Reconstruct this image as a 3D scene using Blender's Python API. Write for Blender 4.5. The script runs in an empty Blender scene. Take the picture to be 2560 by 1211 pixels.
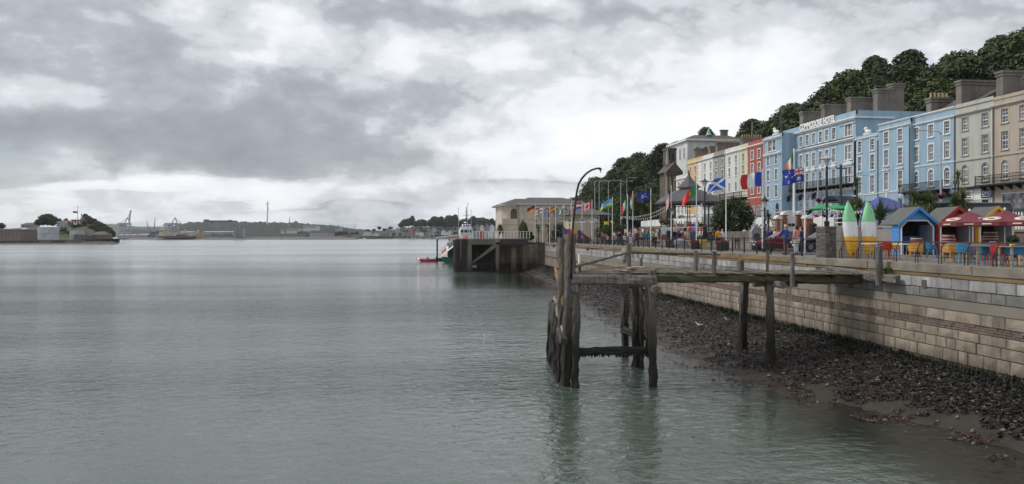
import bpy, bmesh, math, random
import numpy as np
from mathutils import Vector, Matrix, noise
R = math.radians
scene = bpy.context.scene
COL = scene.collection
random.seed(7); np.random.seed(7)
# ------------------------------------------------------------------ camera
EYE = 1.15                      # metres above the promenade (z = 0); the water lies at z = -5
YAW = R(6.8); SA, CA = math.sin(YAW), math.cos(YAW)
FPX = 1849.0; HOR = 590.0       # focal length and horizon in photo pixels
cam_d = bpy.data.cameras.new('camera'); cam = bpy.data.objects.new('camera', cam_d); COL.objects.link(cam)
cam.location = (0, 0, EYE); cam.rotation_euler = (R(90), 0, -YAW)
cam_d.sensor_width = 36; cam_d.lens = FPX/2560*36; cam_d.shift_y = -(605.5-HOR)/2560
cam_d.clip_start = .1; cam_d.clip_end = 30000
scene.camera = cam
vs = scene.view_settings; vs.view_transform = 'Standard'; vs.look = 'None'; vs.exposure = 0.52; vs.gamma = 1; vs.use_curve_mapping = False
# ------------------------------------------------------------------ photo pixel -> place
def ray(px, py):
    u = (px-1280)/FPX; return Vector((SA+u*CA, CA-u*SA, (HOR-py)/FPX))
def atd(px, py, d): return Vector((0, 0, EYE))+ray(px, py)*d
def atX(px, py, X): r = ray(px, py); return Vector((0, 0, EYE))+r*(X/r.x)
def atY(px, py, Y): r = ray(px, py); return Vector((0, 0, EYE))+r*(Y/r.y)
def atZ(px, py, z): r = ray(px, py); return Vector((0, 0, EYE))+r*((z-EYE)/r.z)
def gpos(px, d, z=0.0): p = atd(px, HOR, d); p.z = z; return p
# ------------------------------------------------------------------ sky and sun
SUN_AZ = R(-72); SUN_EL = R(48)          # azimuth from +Y towards +X
world = bpy.data.worlds.new('World'); scene.world = world; world.use_nodes = True
def build_sky():
    nt = world.node_tree; N = nt.nodes; L = nt.links
    for n in list(N): N.remove(n)
    def M(op, a, b=None, c=None):
        n = N.new('ShaderNodeMath'); n.operation = op
        for i, v in enumerate((a, b, c)):
            if v is None: continue
            if isinstance(v, (int, float)): n.inputs[i].default_value = v
            else: L.new(v, n.inputs[i])
        return n.outputs[0]
    tc = N.new('ShaderNodeTexCoord'); sep = N.new('ShaderNodeSeparateXYZ'); L.new(tc.outputs['Generated'], sep.inputs[0])
    x, y, z = sep.outputs
    az = M('ARCTAN2', x, y); el = M('ARCSINE', z)
    zc = M('ADD', M('MAXIMUM', z, 0.0), .13)
    cmb = N.new('ShaderNodeCombineXYZ'); L.new(M('DIVIDE', x, zc), cmb.inputs[0]); L.new(M('DIVIDE', y, zc), cmb.inputs[1])
    def noi(scale, detail, rough, dist=0, off=0, vec=None):
        n = N.new('ShaderNodeTexNoise'); n.inputs['Scale'].default_value = scale; n.inputs['Detail'].default_value = detail
        n.inputs['Roughness'].default_value = rough; n.inputs['Distortion'].default_value = dist
        v = N.new('ShaderNodeVectorMath'); v.operation = 'ADD'; v.inputs[1].default_value = (off, off*.7, off*.3)
        L.new(vec or cmb.outputs[0], v.inputs[0]); L.new(v.outputs[0], n.inputs['Vector']); return n.outputs['Fac']
    big = noi(.42, 4, .5, .3, 3.1); mid = noi(1.0, 9, .55, .15, 9.4)
    ce = N.new('ShaderNodeCombineXYZ'); L.new(M('MULTIPLY', az, 1.0), ce.inputs[0]); L.new(M('MULTIPLY', el, 1.75), ce.inputs[1])
    puff = noi(5.2, 11, .55, .1, 2.2, ce.outputs[0]); wisp = noi(2.6, 6, .5, .2, 5.7, ce.outputs[0]); fine = noi(17, 8, .6, .1, 7.7, ce.outputs[0])
    azw = M('ADD', az, M('MULTIPLY', M('SUBTRACT', puff, .5), .22)); elw = M('ADD', el, M('MULTIPLY', M('SUBTRACT', mid, .5), .10))
    val = M('ADD', M('MULTIPLY', M('SUBTRACT', mid, .5), .36), M('MULTIPLY', M('SUBTRACT', big, .5), .30))
    val = M('ADD', val, M('MULTIPLY', M('SUBTRACT', puff, .5), .95)); val = M('ADD', val, M('MULTIPLY', M('SUBTRACT', fine, .5), .20)); val = M('ADD', val, M('MULTIPLY', M('SUBTRACT', M('ABSOLUTE', M('SUBTRACT', noi(8.5, 7, .55, .1, 4.1, ce.outputs[0]), .5)), .09), 1.1)); val = M('ADD', val, M('MULTIPLY', M('SUBTRACT', wisp, .5), .3))
    val = M('ADD', val, .60)
    def blob(px, py, sx, sy, amp):
        nonlocal val
        r = ray(px, py).normalized(); a0 = math.atan2(r.x, r.y); e0 = math.asin(r.z)
        da = M('MULTIPLY', M('SUBTRACT', azw, a0), FPX/sx); de = M('MULTIPLY', M('SUBTRACT', elw, e0), FPX/sy)
        g = M('EXPONENT', M('MULTIPLY', M('ADD', M('MULTIPLY', da, da), M('MULTIPLY', de, de)), -1.0))
        val = M('ADD', val, M('MULTIPLY', g, amp))
    for b in [(330, 350, 430, 95, -.36), (60, 330, 300, 130, -.14), (820, 250, 300, 120, -.10), (560, 200, 330, 80, -.13), (150, 60, 330, 70, -.04),
              (870, 110, 260, 60, .10), (1330, 160, 260, 110, .16), (1500, 330, 420, 110, .24), (1950, 190, 420, 150, .20), (2300, 60, 420, 60, -.12),
              (1250, 20, 700, 40, -.14), (1250, 410, 260, 45, .16), (330, 470, 330, 32, .34), (760, 455, 200, 30, .18), (900, 500, 500, 26, .02),
              (500, 540, 900, 22, .06), (1000, 420, 160, 40, -.08), (100, 440, 160, 16, -.25), (660, 430, 90, 20, -.14), (1150, 260, 110, 40, -.08), (560, 508, 420, 9, -.10),
              (1300, 470, 260, 12, -.14), (950, 330, 200, 60, .06)]: blob(*b)
    rp = N.new('ShaderNodeValToRGB'); cr = rp.color_ramp
    st = [(0.0, (.215, .225, .25)), (.28, (.285, .298, .325)), (.42, (.35, .365, .395)), (.50, (.46, .477, .507)), (.59, (.515, .533, .565)), (.675, (.625, .64, .665)), (.82, (.69, .702, .722)), (1.0, (.76, .767, .78))]
    cr.elements[0].position = st[0][0]; cr.elements[0].color = (*st[0][1], 1); cr.elements[1].position = 1; cr.elements[1].color = (*st[-1][1], 1)
    for p, c in st[1:-1]: e = cr.elements.new(p); e.color = (*c, 1)
    L.new(val, rp.inputs[0])
    sky = N.new('ShaderNodeTexSky'); sky.sky_type = 'NISHITA'; sky.sun_disc = False; sky.sun_elevation = SUN_EL; sky.sun_rotation = SUN_AZ
    cs = N.new('ShaderNodeVectorMath'); cs.operation = 'SCALE'; cs.inputs['Scale'].default_value = 10.0; L.new(rp.outputs[0], cs.inputs[0])
    mx = N.new('ShaderNodeMix'); mx.data_type = 'RGBA'
    gap = N.new('ShaderNodeMapRange'); gap.inputs[1].default_value = .62; gap.inputs[2].default_value = .72; gap.inputs[3].default_value = .97; gap.inputs[4].default_value = .62
    L.new(wisp, gap.inputs[0]); L.new(gap.outputs[0], mx.inputs['Factor'])
    L.new(sky.outputs[0], mx.inputs['A']); L.new(cs.outputs[0], mx.inputs['B'])
    bg = N.new('ShaderNodeBackground'); bg.inputs['Strength'].default_value = .1; L.new(mx.outputs['Result'], bg.inputs['Color'])
    out = N.new('ShaderNodeOutputWorld'); L.new(bg.outputs[0], out.inputs['Surface'])
build_sky()
sl = bpy.data.lights.new('sun', 'SUN'); sl.energy = 1.5; sl.angle = R(14); sl.color = (1, .97, .92)
so = bpy.data.objects.new('sun', sl); COL.objects.link(so); so.location = (-60, 40, 80)
sdir = Vector((math.sin(SUN_AZ)*math.cos(SUN_EL), math.cos(SUN_AZ)*math.cos(SUN_EL), math.sin(SUN_EL)))
so.rotation_euler = sdir.to_track_quat('Z', 'Y').to_euler()
# ------------------------------------------------------------------ materials
MATS = {}
def mat(name, col, rough=.75, var=.18, scale=1.5, bump=0., bscale=12., metal=0., spec=.4, stain=None, stain_amt=.5, stain_scale=.6, streak=False, objvar=0., objcol=False, stretch=(1, 1, 1), extra=None, trans=0):
    """procedural paint, stone, wood, cloth... : world-space noise varies the colour, a second noise lays stains over it"""
    if name in MATS: return MATS[name]
    m = bpy.data.materials.new(name); m.use_nodes = True; MATS[name] = m
    nt = m.node_tree; N = nt.nodes; L = nt.links; b = N['Principled BSDF']
    b.inputs['Roughness'].default_value = rough; b.inputs['Metallic'].default_value = metal; b.inputs['Specular IOR Level'].default_value = spec
    geo = N.new('ShaderNodeNewGeometry')
    mp = N.new('ShaderNodeMapping'); L.new(geo.outputs['Position'], mp.inputs['Vector']); mp.inputs['Scale'].default_value = stretch
    def noi(s, d=5, r=.6, src=None):
        n = N.new('ShaderNodeTexNoise'); n.inputs['Scale'].default_value = s; n.inputs['Detail'].default_value = d; n.inputs['Roughness'].default_value = r
        L.new(src or mp.outputs[0], n.inputs['Vector']); return n.outputs['Fac']
    def mix(f, a, c, blend='MIX'):
        x = N.new('ShaderNodeMix'); x.data_type = 'RGBA'; x.blend_type = blend
        for k, v in (('Factor', f), ('A', a), ('B', c)):
            if isinstance(v, (float, int)): x.inputs[k].default_value = v
            elif isinstance(v, tuple): x.inputs[k].default_value = (*v[:3], 1)
            else: L.new(v, x.inputs[k])
        return x.outputs['Result']
    def rng(v, a, c, lo, hi):
        r = N.new('ShaderNodeMapRange'); r.inputs[1].default_value = a; r.inputs[2].default_value = c; r.inputs[3].default_value = lo; r.inputs[4].default_value = hi; L.new(v, r.inputs[0]); return r.outputs[0]
    cur = tuple(col)
    if objcol:
        oi = N.new('ShaderNodeObjectInfo'); cur = oi.outputs['Color']
    if var > 0:
        f = rng(noi(scale), .25, .75, 1-var, 1+var)
        g = N.new('ShaderNodeCombineColor')
        for i in range(3): L.new(f, g.inputs[i])
        cur = mix(1.0, cur, g.outputs[0], 'MULTIPLY')
    if objvar > 0:
        oi2 = N.new('ShaderNodeObjectInfo'); f = rng(oi2.outputs['Random'], 0, 1, 1-objvar, 1+objvar)
        g = N.new('ShaderNodeCombineColor')
        for i in range(3): L.new(f, g.inputs[i])
        cur = mix(1.0, cur, g.outputs[0], 'MULTIPLY')
    if stain is not None:
        src = None
        if streak:
            m2 = N.new('ShaderNodeMapping'); L.new(geo.outputs['Position'], m2.inputs['Vector']); m2.inputs['Scale'].default_value = (1, 1, .12); src = m2.outputs[0]
        cur = mix(rng(noi(stain_scale, 6, .65, src), .45, .72, 0, stain_amt), cur, tuple(stain))
    if extra: cur = extra(N, L, cur, noi, mix, rng, geo)
    if isinstance(cur, tuple): b.inputs['Base Color'].default_value = (*cur, 1)
    else: L.new(cur, b.inputs['Base Color'])
    if bump > 0:
        bn = N.new('ShaderNodeBump'); bn.inputs['Strength'].default_value = bump; bn.inputs['Distance'].default_value = .05
        L.new(noi(bscale, 6, .65), bn.inputs['Height']); L.new(bn.outputs[0], b.inputs['Normal'])
    return m
def grow_by_height(z0, z1, colr, amount=.92):
    """weed and slime that grows on timber and stone below the high-water mark"""
    def f(N, L, cur, noi, mix, rng, geo):
        s = N.new('ShaderNodeSeparateXYZ'); L.new(geo.outputs['Position'], s.inputs[0])
        a = N.new('ShaderNodeMath'); a.operation = 'MULTIPLY_ADD'; a.inputs[1].default_value = 1.1; L.new(noi(1.7, 5, .6), a.inputs[0]); L.new(s.outputs[2], a.inputs[2])
        return mix(rng(a.outputs[0], z0+.55, z1+.55, amount, 0), cur, colr)
    return f
# ------------------------------------------------------------------ mesh building
def wloc(o):
    v = Vector((0, 0, 0))
    while o is not None: v = v+o.location; o = o.parent
    return v
class MB:
    def __init__(s): s.v = []; s.f = []
    def add(s, vs, fs):
        k = len(s.v); s.v += [tuple(v) for v in vs]; s.f += [tuple(i+k for i in f) for f in fs]; return s
    def box(s, x0, x1, y0, y1, z0, z1, M=None):
        vs = [Vector((x, y, z)) for x in (x0, x1) for y in (y0, y1) for z in (z0, z1)]
        if M: vs = [M @ v for v in vs]
        return s.add(vs, [(0, 1, 3, 2), (4, 6, 7, 5), (0, 4, 5, 1), (2, 3, 7, 6), (0, 2, 6, 4), (1, 5, 7, 3)])
    def prism(s, poly, ext):
        n = len(poly); a = [Vector(p) for p in poly]; e = Vector(ext)
        return s.add(a+[p+e for p in a], [tuple(range(n))[::-1], tuple(range(n, 2*n))]+[(i, (i+1) % n, n+(i+1) % n, n+i) for i in range(n)])
    def tube(s, pts, r, n=8, cap=True):
        pts = [Vector(p) for p in pts]; rr = r if isinstance(r, (list, tuple)) else [r]*len(pts); rings = []
        a = None
        for i, p in enumerate(pts):
            t = (pts[min(i+1, len(pts)-1)]-pts[max(i-1, 0)]).normalized()
            a = t.cross(Vector((0, 0, 1)) if abs(t.z) < .95 else Vector((1, 0, 0))).normalized() if a is None else (a-t*a.dot(t)).normalized()
            b = t.cross(a)
            rings.append([p+(a*math.cos(2*math.pi*k/n)+b*math.sin(2*math.pi*k/n))*rr[i] for k in range(n)])
        fs = [(i*n+k, i*n+(k+1) % n, (i+1)*n+(k+1) % n, (i+1)*n+k) for i in range(len(pts)-1) for k in range(n)]
        if cap: fs += [tuple(range(n))[::-1], tuple(range((len(pts)-1)*n, len(pts)*n))]
        return s.add([v for q in rings for v in q], fs)
    def lathe(s, prof, c=(0, 0, 0), n=16, M=None):
        vs = [Vector((r*math.cos(2*math.pi*k/n), r*math.sin(2*math.pi*k/n), z)) for r, z in prof for k in range(n)]
        if M: vs = [M @ v for v in vs]
        vs = [v+Vector(c) for v in vs]
        fs = [(i*n+k, i*n+(k+1) % n, (i+1)*n+(k+1) % n, (i+1)*n+k) for i in range(len(prof)-1) for k in range(n)]
        return s.add(vs, fs+[tuple(range(n))[::-1], tuple(range((len(prof)-1)*n, len(prof)*n))])
    def loft(s, rings, cap=True, close=True):
        n = len(rings[0]); m = n if close else n-1
        fs = [(i*n+k, i*n+(k+1) % n, (i+1)*n+(k+1) % n, (i+1)*n+k) for i in range(len(rings)-1) for k in range(m)]
        if cap: fs += [tuple(range(n))[::-1], tuple(range((len(rings)-1)*n, len(rings)*n))]
        return s.add([v for q in rings for v in q], fs)
    def build(s, name, m=None, parent=None, smooth=False, bevel=0., kind=None):
        off = wloc(parent); me = bpy.data.meshes.new(name)
        me.from_pydata([(v[0]-off.x, v[1]-off.y, v[2]-off.z) for v in s.v], [], s.f); me.update()
        if smooth: me.polygons.foreach_set('use_smooth', [True]*len(me.polygons))
        if bevel or True:
            bm = bmesh.new(); bm.from_mesh(me)
            if bevel: bmesh.ops.bevel(bm, geom=list(bm.edges), offset=bevel, segments=1, affect='EDGES', clamp_overlap=True)
            bmesh.ops.recalc_face_normals(bm, faces=bm.faces); bm.to_mesh(me); bm.free()
        o = bpy.data.objects.new(name, me); COL.objects.link(o)
        if parent is not None: o.parent = parent
        if m is not None: me.materials.append(m)
        if kind: o['kind'] = kind
        return o
def npmesh(name, verts, faces, m, parent=None, kind=None):
    """fast mesh of many quads: verts (n,3), faces (k,4)"""
    me = bpy.data.meshes.new(name); nv, nf = len(verts), len(faces); w = faces.shape[1]
    me.vertices.add(nv); me.vertices.foreach_set('co', np.asarray(verts, dtype=np.float32).ravel())
    me.loops.add(nf*w); me.loops.foreach_set('vertex_index', faces.ravel().astype(np.int32))
    me.polygons.add(nf); me.polygons.foreach_set('loop_start', np.arange(0, nf*w, w, dtype=np.int32)); me.polygons.foreach_set('loop_total', np.full(nf, w, dtype=np.int32))
    me.update(); me.validate()
    if m: me.materials.append(m)
    o = bpy.data.objects.new(name, me); COL.objects.link(o)
    if parent is not None: o.parent = parent
    if kind: o['kind'] = kind
    return o
def tag(o, label=None, cat=None, group=None, kind=None):
    if label: o['label'] = label
    if cat: o['category'] = cat
    if group: o['group'] = group
    if kind: o['kind'] = kind
    return o
def T(name, label, cat, loc=(0, 0, 0), rz=0., group=None):
    o = bpy.data.objects.new(name, None); COL.objects.link(o); o.location = loc; o.rotation_euler = (0, 0, rz); o.empty_display_size = .2
    return tag(o, label, cat, group)
def link_copy(src, parent=None, loc=None, rz=None, scale=None, name=None):
    c = src.copy(); COL.objects.link(c); c.parent = parent
    if name: c.name = name
    if loc is not None: c.location = loc
    if rz is not None: c.rotation_euler = (0, 0, rz)
    if scale is not None: c.scale = scale if isinstance(scale, (tuple, list)) else (scale,)*3
    return c
def copy_tree(o, parent=None, loc=None, rz=None, scale=None, label=None, group=None):
    c = link_copy(o, parent, loc, rz, scale)
    if label: c['label'] = label
    if group: c['group'] = group
    for ch in list(o.children): copy_tree(ch, c)
    return c
def inst(mesh, name, parent, loc=(0, 0, 0), scale=(1, 1, 1), rot=(0, 0, 0), color=None):
    o = bpy.data.objects.new(name, mesh); COL.objects.link(o); o.parent = parent
    o.location = Vector(loc)-wloc(parent); o.scale = scale; o.rotation_euler = rot
    if color: o.color = (*color, 1)
    return o
def text_mesh(txt, size, depth=.02, bold=.0, align='CENTER'):
    cu = bpy.data.curves.new('lettering', 'FONT'); cu.body = txt; cu.size = size; cu.extrude = depth; cu.offset = bold; cu.align_x = align; cu.align_y = 'BOTTOM_BASELINE'
    o = bpy.data.objects.new('lettering', cu); COL.objects.link(o)
    dg = bpy.context.evaluated_depsgraph_get(); me = bpy.data.meshes.new_from_object(o.evaluated_get(dg)); bpy.data.objects.remove(o); return me
def F2(v): return (round(v, 3))
# ================================================================== SETTING: water, shore, quay
WATER = -5.0; WX = 20.3        # water level; the sea wall's face runs along x = WX
asphalt = mat('asphalt', (.065, .066, .07), .85, .15, .8, .15, 30, stain=(.1, .1, .1), stain_amt=.4)
paving = mat('paving', (.2, .185, .165), .85, .15, .7, .1, 20, stain=(.1, .095, .09), stain_amt=.4)
deckpave = mat('deck_paving', (.16, .15, .145), .8, .15, .7, .1, 20, stain=(.09, .09, .09), stain_amt=.4)
grassm = mat('turf', (.045, .075, .025), .9, .3, 1.5, .3, 20)
limestone = mat('limestone', (.33, .325, .315), .85, .25, 2.2, .35, 14, stain=(.11, .105, .10), stain_amt=.85, stain_scale=.9, streak=True, objvar=.2)
sandstone = mat('sandstone_block', (.265, .222, .172), .85, .28, 1.1, .6, 9, stain=(.08, .062, .05), stain_amt=.85, stain_scale=1.7, streak=True, objvar=.13, extra=grow_by_height(-4.0, -3.45, (.04, .036, .022), .85))
redrubble = mat('rubble_stone', (.155, .118, .096), .9, .3, 4, .5, 14, objvar=.25, stain=(.06, .05, .045), stain_amt=.6)
mortar = mat('mortar_joint', (.10, .085, .072), .95, .3, 3, .4, 20)
concrete = mat('coping_concrete', (.235, .205, .165), .85, .25, 1.2, .3, 16, stain=(.10, .085, .062), stain_amt=.75, stain_scale=.7)
darklime = mat('weathered_limestone', (.20, .195, .185), .85, .3, 2.2, .4, 12, stain=(.08, .075, .07), stain_amt=.8, stain_scale=.8, streak=True, objvar=.25)
ochre = mat('ochre_beam', (.23, .155, .075), .85, .3, 1.5, .4, 9, stain=(.09, .075, .055), stain_amt=.75, stain_scale=.9, stretch=(2, .4, 3))
ledgem = mat('slimed_ledge', (.17, .15, .12), .8, .25, 1.2, .3, 12, stain=(.09, .085, .07), stain_amt=.6)

def water_material():
    m = bpy.data.materials.new('harbour_water'); m.use_nodes = True; nt = m.node_tree; N = nt.nodes; L = nt.links
    for n in list(N): N.remove(n)
    geo = N.new('ShaderNodeNewGeometry')
    def noi(scale, stretch, detail=4, rough=.55, rot=0., dist=0.):
        mp = N.new('ShaderNodeMapping'); mp.inputs['Scale'].default_value = stretch; mp.inputs['Rotation'].default_value = (0, 0, rot); L.new(geo.outputs['Position'], mp.inputs['Vector'])
        n = N.new('ShaderNodeTexNoise'); n.inputs['Scale'].default_value = scale; n.inputs['Detail'].default_value = detail; n.inputs['Roughness'].default_value = rough; n.inputs['Distortion'].default_value = dist
        L.new(mp.outputs[0], n.inputs['Vector']); return n.outputs['Fac']
    def M(op, a, b=None, c=None):
        n = N.new('ShaderNodeMath'); n.operation = op
        for i, v in enumerate((a, b, c)):
            if v is None: continue
            if isinstance(v, (int, float)): n.inputs[i].default_value = v
            else: L.new(v, n.inputs[i])
        return n.outputs[0]
    def rng(v, a, c, lo, hi):
        r = N.new('ShaderNodeMapRange'); r.interpolation_type = 'SMOOTHSTEP'; r.inputs[1].default_value = a; r.inputs[2].default_value = c; r.inputs[3].default_value = lo; r.inputs[4].default_value = hi; L.new(v, r.inputs[0]); return r.outputs[0]
    h1 = noi(.95, (.8, 1.2, 1), 3, .5, R(12), .5); h2 = noi(2.5, (.9, 1.15, 1), 4, .58, R(-14), .9); h3 = noi(.23, (.5, 1, 1), 2, .5, R(5))
    wv = N.new('ShaderNodeTexWave'); wv.inputs['Scale'].default_value = .42; wv.inputs['Distortion'].default_value = 5.5; wv.inputs['Detail'].default_value = 2; wv.inputs['Detail Scale'].default_value = .9; wv.bands_direction = 'Y'
    mpw = N.new('ShaderNodeMapping'); mpw.inputs['Scale'].default_value = (.35, 1, 1); mpw.inputs['Rotation'].default_value = (0, 0, R(-10)); L.new(geo.outputs['Position'], mpw.inputs['Vector']); L.new(mpw.outputs[0], wv.inputs['Vector'])
    gust = rng(noi(.018, (.25, 1.6, 1), 4, .6, R(4)), .38, .62, .3, 1.35)
    sp = N.new('ShaderNodeSeparateXYZ'); L.new(geo.outputs['Position'], sp.inputs[0])
    lee = rng(sp.outputs[0], 6.0, 14.5, 1.0, .5)
    hh = M('ADD', M('MULTIPLY', h1, .85), M('MULTIPLY', h2, .62)); hh = M('ADD', hh, M('MULTIPLY', h3, .8)); hh = M('ADD', hh, M('MULTIPLY', wv.outputs['Fac'], .07))
    bp = N.new('ShaderNodeBump'); bp.inputs['Distance'].default_value = .24; L.new(hh, bp.inputs['Height']); L.new(M('MULTIPLY', M('MULTIPLY', gust, lee), rng(sp.outputs[1], 22, 170, .74, .36)), bp.inputs['Strength'])
    fr = N.new('ShaderNodeFresnel'); fr.inputs['IOR'].default_value = 1.7; L.new(bp.outputs[0], fr.inputs['Normal'])
    gl = N.new('ShaderNodeBsdfGlossy'); L.new(rng(sp.outputs[1], 25, 330, .025, .19), gl.inputs['Roughness']); gl.inputs['Color'].default_value = (.95, .97, .97, 1); L.new(bp.outputs[0], gl.inputs['Normal'])
    df = N.new('ShaderNodeBsdfDiffuse'); df.inputs['Color'].default_value = (.068, .088, .072, 1)
    tr = N.new('ShaderNodeBsdfTransparent'); tr.inputs['Color'].default_value = (.72, .74, .62, 1)
    edge = M('ADD', sp.outputs[0], M('MULTIPLY', M('SUBTRACT', noi(.35, (1, 1, 1), 3), .5), 5.0))
    clear = M('MULTIPLY', rng(edge, 9.5, 14.5, 0, .85), rng(sp.outputs[1], 140, 150, 1, 0))
    body = N.new('ShaderNodeMixShader'); L.new(clear, body.inputs[0]); L.new(df.outputs[0], body.inputs[1]); L.new(tr.outputs[0], body.inputs[2])
    mx = N.new('ShaderNodeMixShader'); L.new(M('MULTIPLY', fr.outputs[0], 1.0), mx.inputs[0]); L.new(body.outputs[0], mx.inputs[1]); L.new(gl.outputs[0], mx.inputs[2])
    out = N.new('ShaderNodeOutputMaterial'); L.new(mx.outputs[0], out.inputs['Surface']); return m
tag(MB().add([(-5000, -120, WATER), (WX+.6, -120, WATER), (WX+.6, 124, WATER), (2500, 600, WATER), (5000, 1800, WATER), (5000, 5200, WATER), (-5000, 5200, WATER)], [tuple(range(7))]).build('harbour_water', water_material()), kind='structure')

EDGE = [(0, 17.0), (18, 17.0), (22.5, 16.3), (26, 14.9), (29.5, 13.9), (33, 13.2), (37, 13.0), (59, 13.6), (80, 15.2), (95, 16.4), (130, 17.2)]
def edge_x(y): return float(np.interp(y, [e[0] for e in EDGE], [e[1] for e in EDGE]))
def shore_z(x, y):
    e = edge_x(y)+.8*noise.noise(Vector((y*.35, 3, 0)))
    z = -3.92+(x-WX)*(1.08/(WX-e)) if x > e else WATER-(e-x)*.075
    return z+.07*noise.noise(Vector((x*.9, y*.9, 0)))+.05*noise.noise(Vector((x*2.3, y*2.3, 5)))
def build_shore():
    xs = np.concatenate([np.linspace(-4, 9, 14), np.linspace(9.3, WX+.5, 46)]); ys = np.concatenate([np.linspace(4, 60, 220), np.linspace(60.6, 131, 130)])
    v = [(x, y, shore_z(x, y)) for y in ys for x in xs]; nx = len(xs)
    f = np.array([(j*nx+i, j*nx+i+1, (j+1)*nx+i+1, (j+1)*nx+i) for j in range(len(ys)-1) for i in range(nx-1)])
    mud = mat('shore_mud', (.036, .028, .019), .55, .4, 2.5, .5, 10, spec=.3, stain=(.03, .027, .024), stain_amt=.85, stain_scale=1.6)
    o = npmesh('shore', np.array(v), f, mud, kind='structure'); o.data.polygons.foreach_set('use_smooth', [True]*len(f))
build_shore()
def build_weed(name, n, xr, wet, sizes, m, seed, edge_pow=1.0, ymax=124, up=.10, clump=True):
    rs = np.random.RandomState(seed)
    y = 9+(ymax-9)*rs.rand(n)**2.0
    e = np.interp(y, [q[0] for q in EDGE], [q[1] for q in EDGE])
    t = rs.rand(n)**edge_pow; x = (e+xr[0])+(WX+xr[1]-e-xr[0])*t
    if clump:
        keep = np.array([noise.noise(Vector((a*.8, b*.8, 1)))+.6*noise.noise(Vector((a*2.2, b*2.2, 4)))+wet+1.1*min(1, max(0, (a-c-.8)/2.2)) > 0 for a, b, c in zip(x, y, e)])
        x, y = x[keep], y[keep]; n = len(x)
    z = np.array([shore_z(a, b) for a, b in zip(x, y)])
    z = np.maximum(z, WATER+.005)
    L = sizes[0]+(sizes[1]-sizes[0])*rs.rand(n); W = L*(.12+.26*rs.rand(n)); a = rs.rand(n)*6.283; bend = (rs.rand(n)-.5)*1.8
    hh = up*(rs.rand(n)); tw = (rs.rand(n)-.5)*2.2
    vs = np.zeros((n, 6, 3)); 
    for k in range(3):
        s = k/2.0; ang = a+bend*(s-.5); px = x+np.cos(ang)*L*(s-.5); py = y+np.sin(ang)*L*(s-.5)
        pz = z+.015+hh*[.25, 1.0, .1][k]; w = W*[.8, 1.0, .35][k]*.5; tl = tw*[.6, 1, .3][k]
        nx, ny, nz = -np.sin(ang)*w*np.cos(tl), np.cos(ang)*w*np.cos(tl), w*np.sin(tl)
        vs[:, k*2] = np.stack([px-nx, py-ny, np.maximum(pz-nz, z-.02)], 1); vs[:, k*2+1] = np.stack([px+nx, py+ny, np.maximum(pz+nz, z-.02)], 1)
    base = (np.arange(n)*6)[:, None, None]; q = np.array([[0, 1, 3, 2], [2, 3, 5, 4]])[None]
    return npmesh(name, vs.reshape(-1, 3), (base+q).reshape(-1, 4), m, kind='stuff')
weedm = mat('wrack', (.019, .0155, .014), .34, .75, 4.0, .3, 25, spec=.5, stain=(.042, .037, .035), stain_amt=.5, stain_scale=3)
tag(build_weed('seaweed', 92000, (.35, -.12), .0, (.07, .24), weedm, 3, .85, up=.055), 'thick dark brown seaweed covering the shore under the sea wall', 'seaweed')
redweed = mat('red_wrack', (.055, .022, .014), .4, .5, 4, .3, 20, spec=.5, stain=(.02, .014, .012), stain_amt=.7, stain_scale=3)
tag(build_weed('seaweed_scraps', 22000, (-1.6, -3.2), -.16, (.06, .22), redweed, 5, .9, up=.09), 'loose reddish scraps of seaweed along the water edge', 'seaweed')
alg = mat('green_algae', (.014, .021, .011), .7, .5, 3, .3, 20)
def build_algae():
    rs = np.random.RandomState(9); n = 12000; y = 9+113*rs.rand(n)**1.7; x = WX-.02-1.0*rs.rand(n)**2.2
    z = np.array([shore_z(a, b) for a, b in zip(x, y)]); L = .1+.16*rs.rand(n); a = rs.rand(n)*6.28
    up = np.stack([-.3+.6*rs.rand(n), -.3+.6*rs.rand(n), .45+.4*rs.rand(n)], 1)*L[:, None]*np.where(x > WX-.3, 1.6, .8)[:, None]
    p = np.stack([x, y, z-.02], 1); s = np.stack([np.cos(a), np.sin(a), 0*a], 1)*(L*.22)[:, None]
    vs = np.stack([p-s, p+s, p+up+s*.3, p+up-s*.3], 1).reshape(-1, 3)
    tag(npmesh('algae', vs, (np.arange(n)*4)[:, None]+np.arange(4)[None], alg, kind='stuff'), 'dark green algae at the foot of the sea wall', 'algae')
build_algae()

def build_pebbles():
    rs = np.random.RandomState(15); n = 700; y = 10+100*rs.rand(n)**2; e = np.interp(y, [q[0] for q in EDGE], [q[1] for q in EDGE]); x = e-.6+(WX-e)*rs.rand(n)
    z = np.array([shore_z(a, b) for a, b in zip(x, y)]); r = .03+.10*rs.rand(n)**3; u = np.array([[1, 0, 0], [0, 1, 0], [-1, 0, 0], [0, -1, 0], [0, 0, .7], [0, 0, -.5]])
    V = np.stack([x, y, z+.02], 1)[:, None]+u[None]*r[:, None, None]*(.7+.6*rs.rand(n, 6, 1)); f = np.array([[0, 1, 4], [1, 2, 4], [2, 3, 4], [3, 0, 4], [1, 0, 5], [2, 1, 5], [3, 2, 5], [0, 3, 5]])
    tag(npmesh('pebbles', V.reshape(-1, 3), ((np.arange(n)*6)[:, None, None]+f[None]).reshape(-1, 3), mat('pebble', (.13, .12, .11), .7, .6, 3), kind='stuff'), 'scattered pale stones among the seaweed', 'stones')
build_pebbles()
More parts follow.
